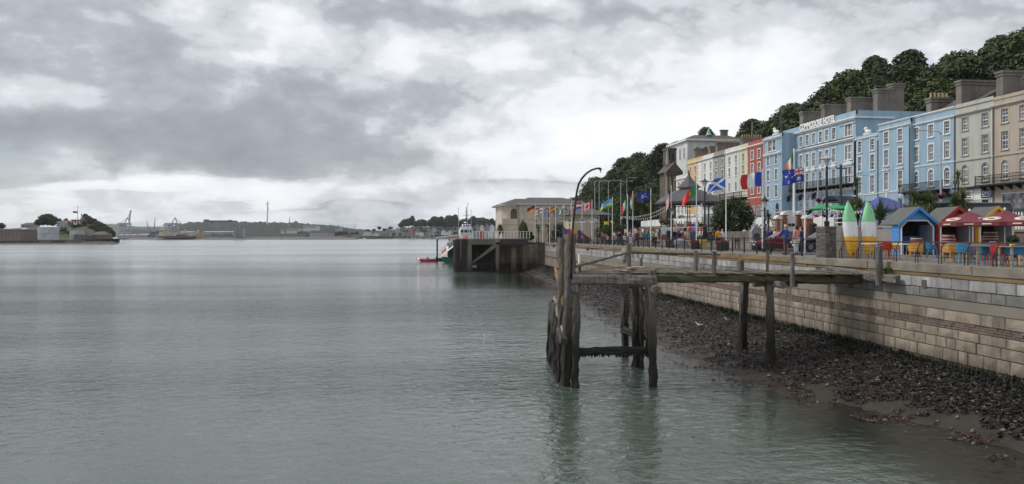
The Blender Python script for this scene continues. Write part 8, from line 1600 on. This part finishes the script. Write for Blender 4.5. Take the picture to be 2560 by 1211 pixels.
def island():
    """naval island on the left: quay, tanks, buildings and the overgrown mound"""
    D = 600; isg = mat('island_grass', (.055, .07, .028), .95, .45, .12, stain=(.10, .085, .05), stain_amt=.6, stain_scale=.06); rock = mat('island_shore', (.055, .05, .045), .9, .4, .15)
    far_hill('island_hill', 600, 70, [(-160, 575), (-60, 568), (0, 572), (60, 571), (110, 566), (165, 566), (178, 563), (222, 562.5), (240, 567), (262, 577), (280, 592), (290, 600)], isg, rough=.7, freq=.05, step=4, zb=-2.5)
    far_hill('island_shore', 520, 60, [(-160, 606), (0, 606), (100, 605.5), (200, 605), (285, 604.5), (300, 606)], rock, rough=.4, freq=.2, step=6)
    k = D/FPX; wm = fm('tank_white', (.42, .44, .47)); st = fm('island_stone', (.17, .135, .115)); ro = fm('island_roof', (.1, .1, .105))
    w = thing_at('island_quay_wall', 'low stone quay wall along the island front', 'wall', 100, 560); far_box(w, 'wall', 45, 200, 600.5, 608.5, 556, fm('quay_stone', (.13, .12, .105)), 6); far_box(w, 'dark_wall', -150, 92, 602.5, 609, 554, fm('quay_dark', (.05, .045, .045)), 4)
    for i in range(7): far_box(w, 'buttress', 128+i*5, 129.5+i*5, 601.5, 607, 555, MATS['far_dark'], 1)
    t = thing_at('timber_quay', 'dark timber quay on piles at the island tip', 'quay', 250, 590); far_box(t, 'deck', 198, 296, 597, 599, 588, fm('timber', (.07, .06, .05)), 14)
    for i in range(24): far_box(t, 'pile', 199+i*4.1, 201.6+i*4.1, 598.5, 607.6, 587+i*.15, MATS['far_timber'] if i % 3 else fm('timber_pale', (.15, .13, .11)), 2)
    f = thing_at('stone_fort', 'square reddish stone fort on the island shore', 'fort', 24, 575); far_box(f, 'wall', -70, 49, 576.5, 603, 573, fm('fort_red', (.22, .165, .14)), 30); far_box(f, 'parapet', -71, 50, 575, 576.8, 572.5, fm('fort_red2', (.18, .135, .115)), 31)
    for i in range(5):
        for y in (582, 588): far_box(f, 'window', 3+i*9.2, 5+i*9.2, y, y+2.6, 572.6, MATS['far_dark'], .5)
    def tank(px0, px1, y0, y1, d, lab):
        p = gpos((px0+px1)/2, d); r = (px1-px0)/2*d/FPX; z0, z1 = EYE+(HOR-y1)*d/FPX, EYE+(HOR-y0)*d/FPX; t = T('storage_tank', lab, 'tank', (p.x, p.y+r, z0)); MB().lathe([(r, z0), (r, z1)], (p.x, p.y+r, 0), 28).build('shell', wm, t); MB().lathe([(r*1.02, z1), (r*.5, z1+r*.12), (.1, z1+r*.17)], (p.x, p.y+r, 0), 28).build('roof', fm('tank_roof', (.58, .6, .62)), t)
        MB().tube([(p.x+r*1.01*math.sin(a), p.y+r-r*1.01*math.cos(a), z0+(z1-z0)*s) for s, a in ((.25, -.1), (.45, .2), (.65, .5), (.95, .9))], .25, 4).build('stairway', fm('tank_stair', (.25, .26, .28)), t); MB().lathe([(r*1.015, (z0+z1)/2-.12), (r*1.015, (z0+z1)/2+.12)], (p.x, p.y+r, 0), 28).build('wind_girder', MATS['far_tank_stair'], t)
    tank(86, 133, 568, 600, 580, 'large white storage tank on the island'); tank(50, 66, 572, 590, 640, 'smaller white tank beside the stone fort')
    def gable(px0, px1, yr, ye, yb, d, wallm, lab, hip=.0, dep=9, wins=0):
        t = thing_at('island_house', lab, 'house', (px0+px1)/2, d); far_box(t, 'wall', px0, px1, ye, yb, d, wallm, dep); a, b = atd(px0-.7, ye, d-.4), atd(px1+.7, ye, d-.4); n = Vector((SA, CA, 0))*(dep+.8); up = Vector((0, 0, (ye-yr)*d/FPX)); MB().add([a, b, b+n, a+n, a.lerp(b, hip)+n*.5+up, a.lerp(b, 1-hip)+n*.5+up], [(0, 1, 5, 4), (2, 3, 4, 5), (0, 4, 3), (1, 2, 5)]).build('roof', ro, t)
        for i in range(wins): x = px0+(px1-px0)*(i+.6)/(wins+.2); far_box(t, 'window', x-.8, x+.8, ye+2.5, ye+6, d-.3, MATS['far_dark'], .4)
        return t
    gable(141, 168, 551, 560, 568, 650, fm('house_pale', (.4, .4, .4)), 'grey roofed house on the island ridge', .15, wins=3); gable(184, 212, 575, 587, 600, 592, st, 'stone gabled boathouse by the timber quay', .4, wins=2); gable(228, 265, 579, 587, 600, 592, st, 'stone house with hipped roof near the island tip', .3, wins=3); gable(214, 233, 587, 588.5, 600, 590, fm('low_house', (.12, .11, .11)), 'low dark shed between the stone houses', .1, wins=2); gable(52, 85, 557, 562, 570, 720, fm('hall', (.25, .25, .25)), 'distant hall with paired chimneys behind the fort', .2, wins=3)
    t = thing_at('white_shed', 'tall plain white shed by the boathouse', 'shed', 183, 600); far_box(t, 'wall', 173.5, 189, 577, 600, 600, fm('shed_white', (.55, .57, .6)), 12); far_box(t, 'roof', 173, 189.5, 576, 577.2, 599.5, fm('shed_roof', (.5, .52, .55)), 13); far_box(t, 'door', 178, 184, 588, 600, 599.6, fm('shed_door', (.4, .42, .45)), .3)
    t = thing_at('striped_building', 'red and white striped building on top of the island mound', 'building', 198, 655)
    for i in range(12):
        a0, a1 = 175+44*i/12, 175+44*(i+1)/12; c = fm('stripe_red', (.4, .07, .06)) if i % 2 else fm('stripe_white', (.6, .58, .57)); d = 655; P = lambda px, py: atd(px, py, d); sl = lambda x: 197+(x-197)*.93
        MB().prism([P(a0, 559.5), P(a1, 559.5), P(sl(a1), 551), P(sl(a0), 551)], Vector((SA, CA, 0))*9).build('stripe', c, t)
    far_box(t, 'roof', 178, 216, 549.3, 551, 654, MATS['far_dark'], 11); far_box(t, 'lookout', 201, 211, 546, 549.5, 657, fm('lookout', (.3, .31, .32)), 5); far_box(t, 'aerial', 202.3, 204.5, 534.5, 546.5, 657, fm('aerial', (.5, .5, .5)), 1)
    t = thing_at('flagstaff', 'tall thin flagstaff with a small dark flag on the island mound', 'flagstaff', 194, 650); MB().tube([atd(194.5, 552, 650), atd(193.8, 514, 650)], [.3, .15], 5).build('pole', fm('mast', (.4, .4, .4)), t); q = atd(193.6, 529, 650); MB().add([q, q+Vector((-3.8, 0, .3)), q+Vector((-3.8, 0, -1.3)), q+Vector((0, 0, -1.6))], [(0, 1, 2, 3)]).build('flag', MATS['far_dark'], t)
    MB().tube([atd(183, 529, 650), atd(187, 529, 650)], .3, 4)
    for i, (px, py, d, h, w) in enumerate([(98, 566, 655, 6, 1.2), (108, 566, 660, 8, 1.1), (118, 567, 655, 9.5, 1.2), (128, 567, 655, 9, 1.1), (134, 568, 650, 6, .9), (150, 556, 690, 4, .8), (165, 556, 690, 4, .9), (213, 562, 665, 7.6, .9), (221, 563, 660, 7, 1.0), (229, 566, 655, 6.5, 1.0), (237, 569, 650, 6, 1.1), (245, 573, 645, 6, 1.1), (253, 577, 640, 6, 1.1), (260, 582, 635, 6, 1.1), (267, 588, 630, 6.5, 1.1), (274, 594, 625, 6.5, 1.1), (280, 598, 622, 6, 1.0), (232, 578, 640, 5, 1.2), (245, 584, 632, 5, 1.2), (128, 598, 585, 4.5, 1.1), (3, 574, 660, 5, 1.2), (70, 592, 610, 4, 1.2), (210, 570, 650, 5, 1.1), (197, 568, 645, 3.5, 1.3), (185, 570, 640, 3.5, 1.3), (160, 580, 625, 3.5, 1.4), (145, 582, 620, 3.5, 1.4), (172, 586, 610, 3.2, 1.3)]):
        small_tree(px, py+1, d, h*1.05, ['dark tree on the island behind the storage tank', 'bushy tree on the island mound', 'scrub tree on the slope of the island mound'][0 if px < 140 else (1 if h > 5.5 else 2)], [0, 3, 1][i % 3] if h > 4.2 else 2, 'trees on the naval island', None, w*1.25)
island()
def point():
    """wooded point with the village in the middle distance"""
    random.seed(5)
    far_hill('village_point', 1480, 160, [(836, 591), (850, 584), (880, 580), (930, 578), (980, 575), (1040, 568), (1100, 566), (1160, 566), (1230, 563), (1300, 562), (1420, 560), (1520, 566)], mat('point_green', (.04, .052, .026), .95, .5, .05), rough=2.5, freq=.03, step=5); far_hill('village_shore', 1440, 30, [(790, 596.5), (830, 594.5), (900, 593), (1000, 592.5), (1100, 592), (1300, 591)], mat('point_shore', (.05, .045, .042), .9, .3, .1), rough=.3, step=8)
    w = thing_at('village_sea_wall', 'long dark sea wall below the white cottages', 'wall', 960, 1430); far_box(w, 'wall', 900, 1024, 591, 596, 1428, fm('seawall', (.075, .07, .065)), 4)
    wh, cr, gr = fm('cottage_white', (.6, .6, .58)), fm('cottage_cream', (.42, .38, .32)), fm('cottage_grey', (.25, .25, .25)); rf = fm('cottage_roof', (.09, .09, .095)); nL = [0]
    def cot(px0, px1, yr, ye, yb, d, m, lab, gable=False):
        t = thing_at('cottage', lab, 'house', (px0+px1)/2, d); t['group'] = 'village houses on the far point'; far_box(t, 'wall', px0, px1, ye, yb, d, m, 8); n = Vector((SA, CA, 0))*8.6; a, b = atd(px0-.3, ye, d-.3), atd(px1+.3, ye, d-.3); up = Vector((0, 0, (ye-yr)*d/FPX))
        if gable: MB().add([a, b, a.lerp(b, .5)+up, a+n, b+n, a.lerp(b, .5)+up+n], [(0, 3, 5, 2), (1, 2, 5, 4)]).build('roof', rf, t); MB().add([a+Vector((0, .2, 0)), b+Vector((0, .2, 0)), a.lerp(b, .5)+up+Vector((0, .2, 0))], [(0, 1, 2)]).build('gable', m, t)
        else: MB().add([a, b, b+n, a+n, a+n*.5+up, b+n*.5+up], [(0, 1, 5, 4), (2, 3, 4, 5), (0, 4, 3), (1, 2, 5)]).build('roof', rf, t)
        q = atd(px0+1.2, yr+.5, d+4); MB().box(q.x-.5, q.x+.5, q.y-.5, q.y+.5, q.z-1, q.z+1.3).build('chimney', gr, t)
        for i in range(max(1, int((px1-px0)/3.2))): x = px0+1.2+i*3.2; far_box(t, 'window', x, x+1.1, ye+1.4, ye+3.0, d-.25, MATS['far_dark'], .3)
        return t
    cot(909, 926, 578, 581, 588, 1440, wh, 'large white house by the sea wall'); cot(905, 922, 587, 588, 592, 1430, wh, 'low white boathouse on the sea wall'); cot(926, 938, 584, 585.5, 590, 1436, wh, 'small white cottage beside the large white house'); cot(936, 945, 582, 586, 591, 1434, wh, 'white gabled cottage at the end of the row', True)
    cot(1103, 1113, 576, 580, 588, 1300, wh, 'white gabled house with arched window by the trees', True); cot(1112, 1121, 579, 581, 588, 1302, wh, 'white wing joined to the gabled house'); cot(1120, 1126, 577, 580, 588, 1304, wh, 'small white gabled porch house', True); cot(1038, 1052, 580, 582, 588, 1360, wh, 'long white house near the red sign'); cot(1072, 1085, 582, 584, 588, 1350, fm('pale_blue', (.3, .34, .42)), 'pale blue boat shed near the moorings')
    t = thing_at('red_hoarding', 'red round topped hoarding on the village front', 'hoarding', 1035, 1345); far_box(t, 'panel', 1031, 1039, 578, 585, 1345, fm('hoarding', (.4, .05, .06)), 1); far_box(t, 'post', 1033, 1034, 584, 591, 1345, MATS['far_dark'], 1)
    rn = random.Random(31); cl = [('cream', cr), ('grey', gr), ('stone', fm('cottage_stone', (.3, .25, .2))), ('white', wh)]; rows = ['beside the sea wall', 'on the middle lane', 'on the upper lane', 'below the big trees']
    for r, (y, d) in enumerate([(588, 1470), (583, 1500), (578.5, 1540), (574.5, 1580)]):
        x = 944+r*9+rn.random()*4
        while x < 1250:
            wd = 7+rn.random()*7; c, m = cl[rn.choice((0, 1, 2, 0, 1, 2, 3))]; rowed = ''
            if rn.random() < .72 and not (r == 0 and 1100 < x < 1128): h = 4.5+rn.random()*2; cot(x, x+wd, y-h-2.2, y-h+.4, y+3, d+rn.random()*20, m, '%s %s house %s of the far village' % (c, 'gabled' if wd < 10 else 'long roofed', rows[r]), wd < 10)
            x += wd+1.5+rn.random()*7
    for px0, px1, y, d in ((1190, 1210, 572, 1100), (1214, 1236, 571, 1090), (1160, 1180, 573, 1120)): cot(px0, px0+9, y-11, y-4, y+8, d, gr, 'dark steep gabled house behind the pier railing', True); cot(px0+10, px1, y-10, y-4, y+8, d, wh, 'white steep gabled house behind the pier railing', True)
    for i, (px, py, h, w) in enumerate([(843, 590, 9, 1.6), (850, 589, 10, 1.6), (858, 589, 10, 1.5), (866, 588, 9, 1.4), (880, 588, 8, 1.3), (892, 587, 8, 1.4), (948, 575, 8, 1.2), (975, 574, 7, 1.4), (985, 590, 8, 1.3), (1000, 590, 7, 1.3), (1003, 570, 13, 1.2), (1013, 569, 17, 1.1), (1022, 568, 20, 1.0), (1031, 568, 21, .9), (1040, 569, 14, 1.2), (1048, 569, 16, 1.1), (1056, 569, 19, 1.0), (1063, 570, 15, 1.0), (1077, 571, 20, 1.1), (1087, 571, 24, 1.0), (1095, 571, 25, 1.1), (1103, 571, 22, 1.1), (1114, 571, 15, 1.1), (1124, 572, 27, 1.0), (1131, 572, 29, 1.1), (1138, 572, 26, 1.0), (1149, 572, 18, 1.1), (1160, 571, 19, 1.2), (1172, 570, 20, 1.2), (1183, 570, 22, 1.2), (1195, 570, 23, 1.2), (1206, 570, 21, 1.2), (1218, 569, 20, 1.2), (1230, 569, 17, 1.2), (1242, 569, 17, 1.2), (1138, 590, 10, 1.5), (1146, 590, 11, 1.5), (1156, 588, 10, 1.4), (920, 579, 6, 1.6), (935, 578, 6, 1.6), (960, 577, 6, 1.6), (1018, 580, 5, 1.4), (1060, 581, 5, 1.5), (1095, 584, 6, 1.4)]):
        small_tree(px, py+1, 1560 if h > 11 else 1462, h*.92, ['big dark spreading tree over the village', 'dark tree at the tip of the point', 'garden tree among the village houses'][0 if h > 11 else (1 if px < 900 else 2)], [0, 3, 0, 1][i % 4] if w < 1.3 else 2, 'trees on the village point', None, w*1.15)
    # moored boats and masts
    for i in range(26):
        px = 985+i*6.2+rn.random()*3; d = 1330+rn.random()*90; p = gpos(px, d, WATER); mast = rn.random() < .55; t = T('moored_yacht' if mast else 'moored_launch', ('small white yacht with bare mast' if mast else 'small white motor launch')+[' moored off the village front', ' moored near the village boat sheds', ' moored close to the pier line of sight'][min(2, i//9)], 'boat', p, group='boats moored off the far village')
        L = 4.2+2*rn.random(); MB().loft([[(p.x+x, p.y+w*math.cos(a), WATER+.5+.7*math.sin(a)) for a in (math.pi, math.pi*1.25, math.pi*1.5, math.pi*1.75, math.pi*2)] for x, w in ((-L, .1), (-L*.5, 1.2), (L*.5, 1.4), (L*.8, 1.1))]).build('hull', wh, t); MB().box(p.x-L*.2, p.x+L*.4, p.y-.8, p.y+.8, WATER+.5, WATER+1.3).build('cabin', wh if i % 3 else gr, t)
        if mast: MB().tube([(p.x, p.y, WATER+.8), (p.x, p.y, WATER+10+3*rn.random())], .14, 4).build('mast', wh, t)
    p = gpos(911, 1380, WATER); t = T('cabin_cruiser', 'white cabin cruiser lying off the white cottages', 'boat', p); MB().loft([[(p.x+x, p.y+w*math.cos(a), WATER+.9+1.1*math.sin(a)) for a in (math.pi, math.pi*1.25, math.pi*1.5, math.pi*1.75, math.pi*2)] for x, w in ((-5, .1), (-2.5, 1.6), (3, 1.8), (4.5, 1.4))]).build('hull', wh, t); MB().box(p.x-2, p.x+2.5, p.y-1, p.y+1, WATER+.9, WATER+2.4).build('cabin', wh, t)
    for px, yt, d, lab in ((886, 557, 1700, 'thin lattice mast on the far ridge'), (890, 554, 1700, 'taller lattice mast on the far ridge'), (1083.5, 563, 1330, 'tall bare flag mast on the village front')): q = atd(px, 592 if d < 1500 else 572, d); tag(MB().tube([q, atd(px, yt, d)], [.5, .2], 4).build('mast', fm('mast2', (.4, .41, .43))), lab, 'mast')
point()
# ================================================================== HAZE
def haze():
    m = bpy.data.materials.new('harbour_haze'); m.use_nodes = True; N = m.node_tree.nodes
    for n in list(N): N.remove(n)
    v = N.new('ShaderNodeVolumePrincipled'); v.inputs['Color'].default_value = (.80, .86, .95, 1); v.inputs['Density'].default_value = .00006; v.inputs['Anisotropy'].default_value = .2
    o = N.new('ShaderNodeOutputMaterial'); m.node_tree.links.new(v.outputs[0], o.inputs['Volume'])
    h = MB().box(-5100, 5100, -150, 5300, WATER-1.5, 135).build('haze', m, kind='stuff'); tag(h, 'thin pale haze over the whole harbour', 'haze')
haze()
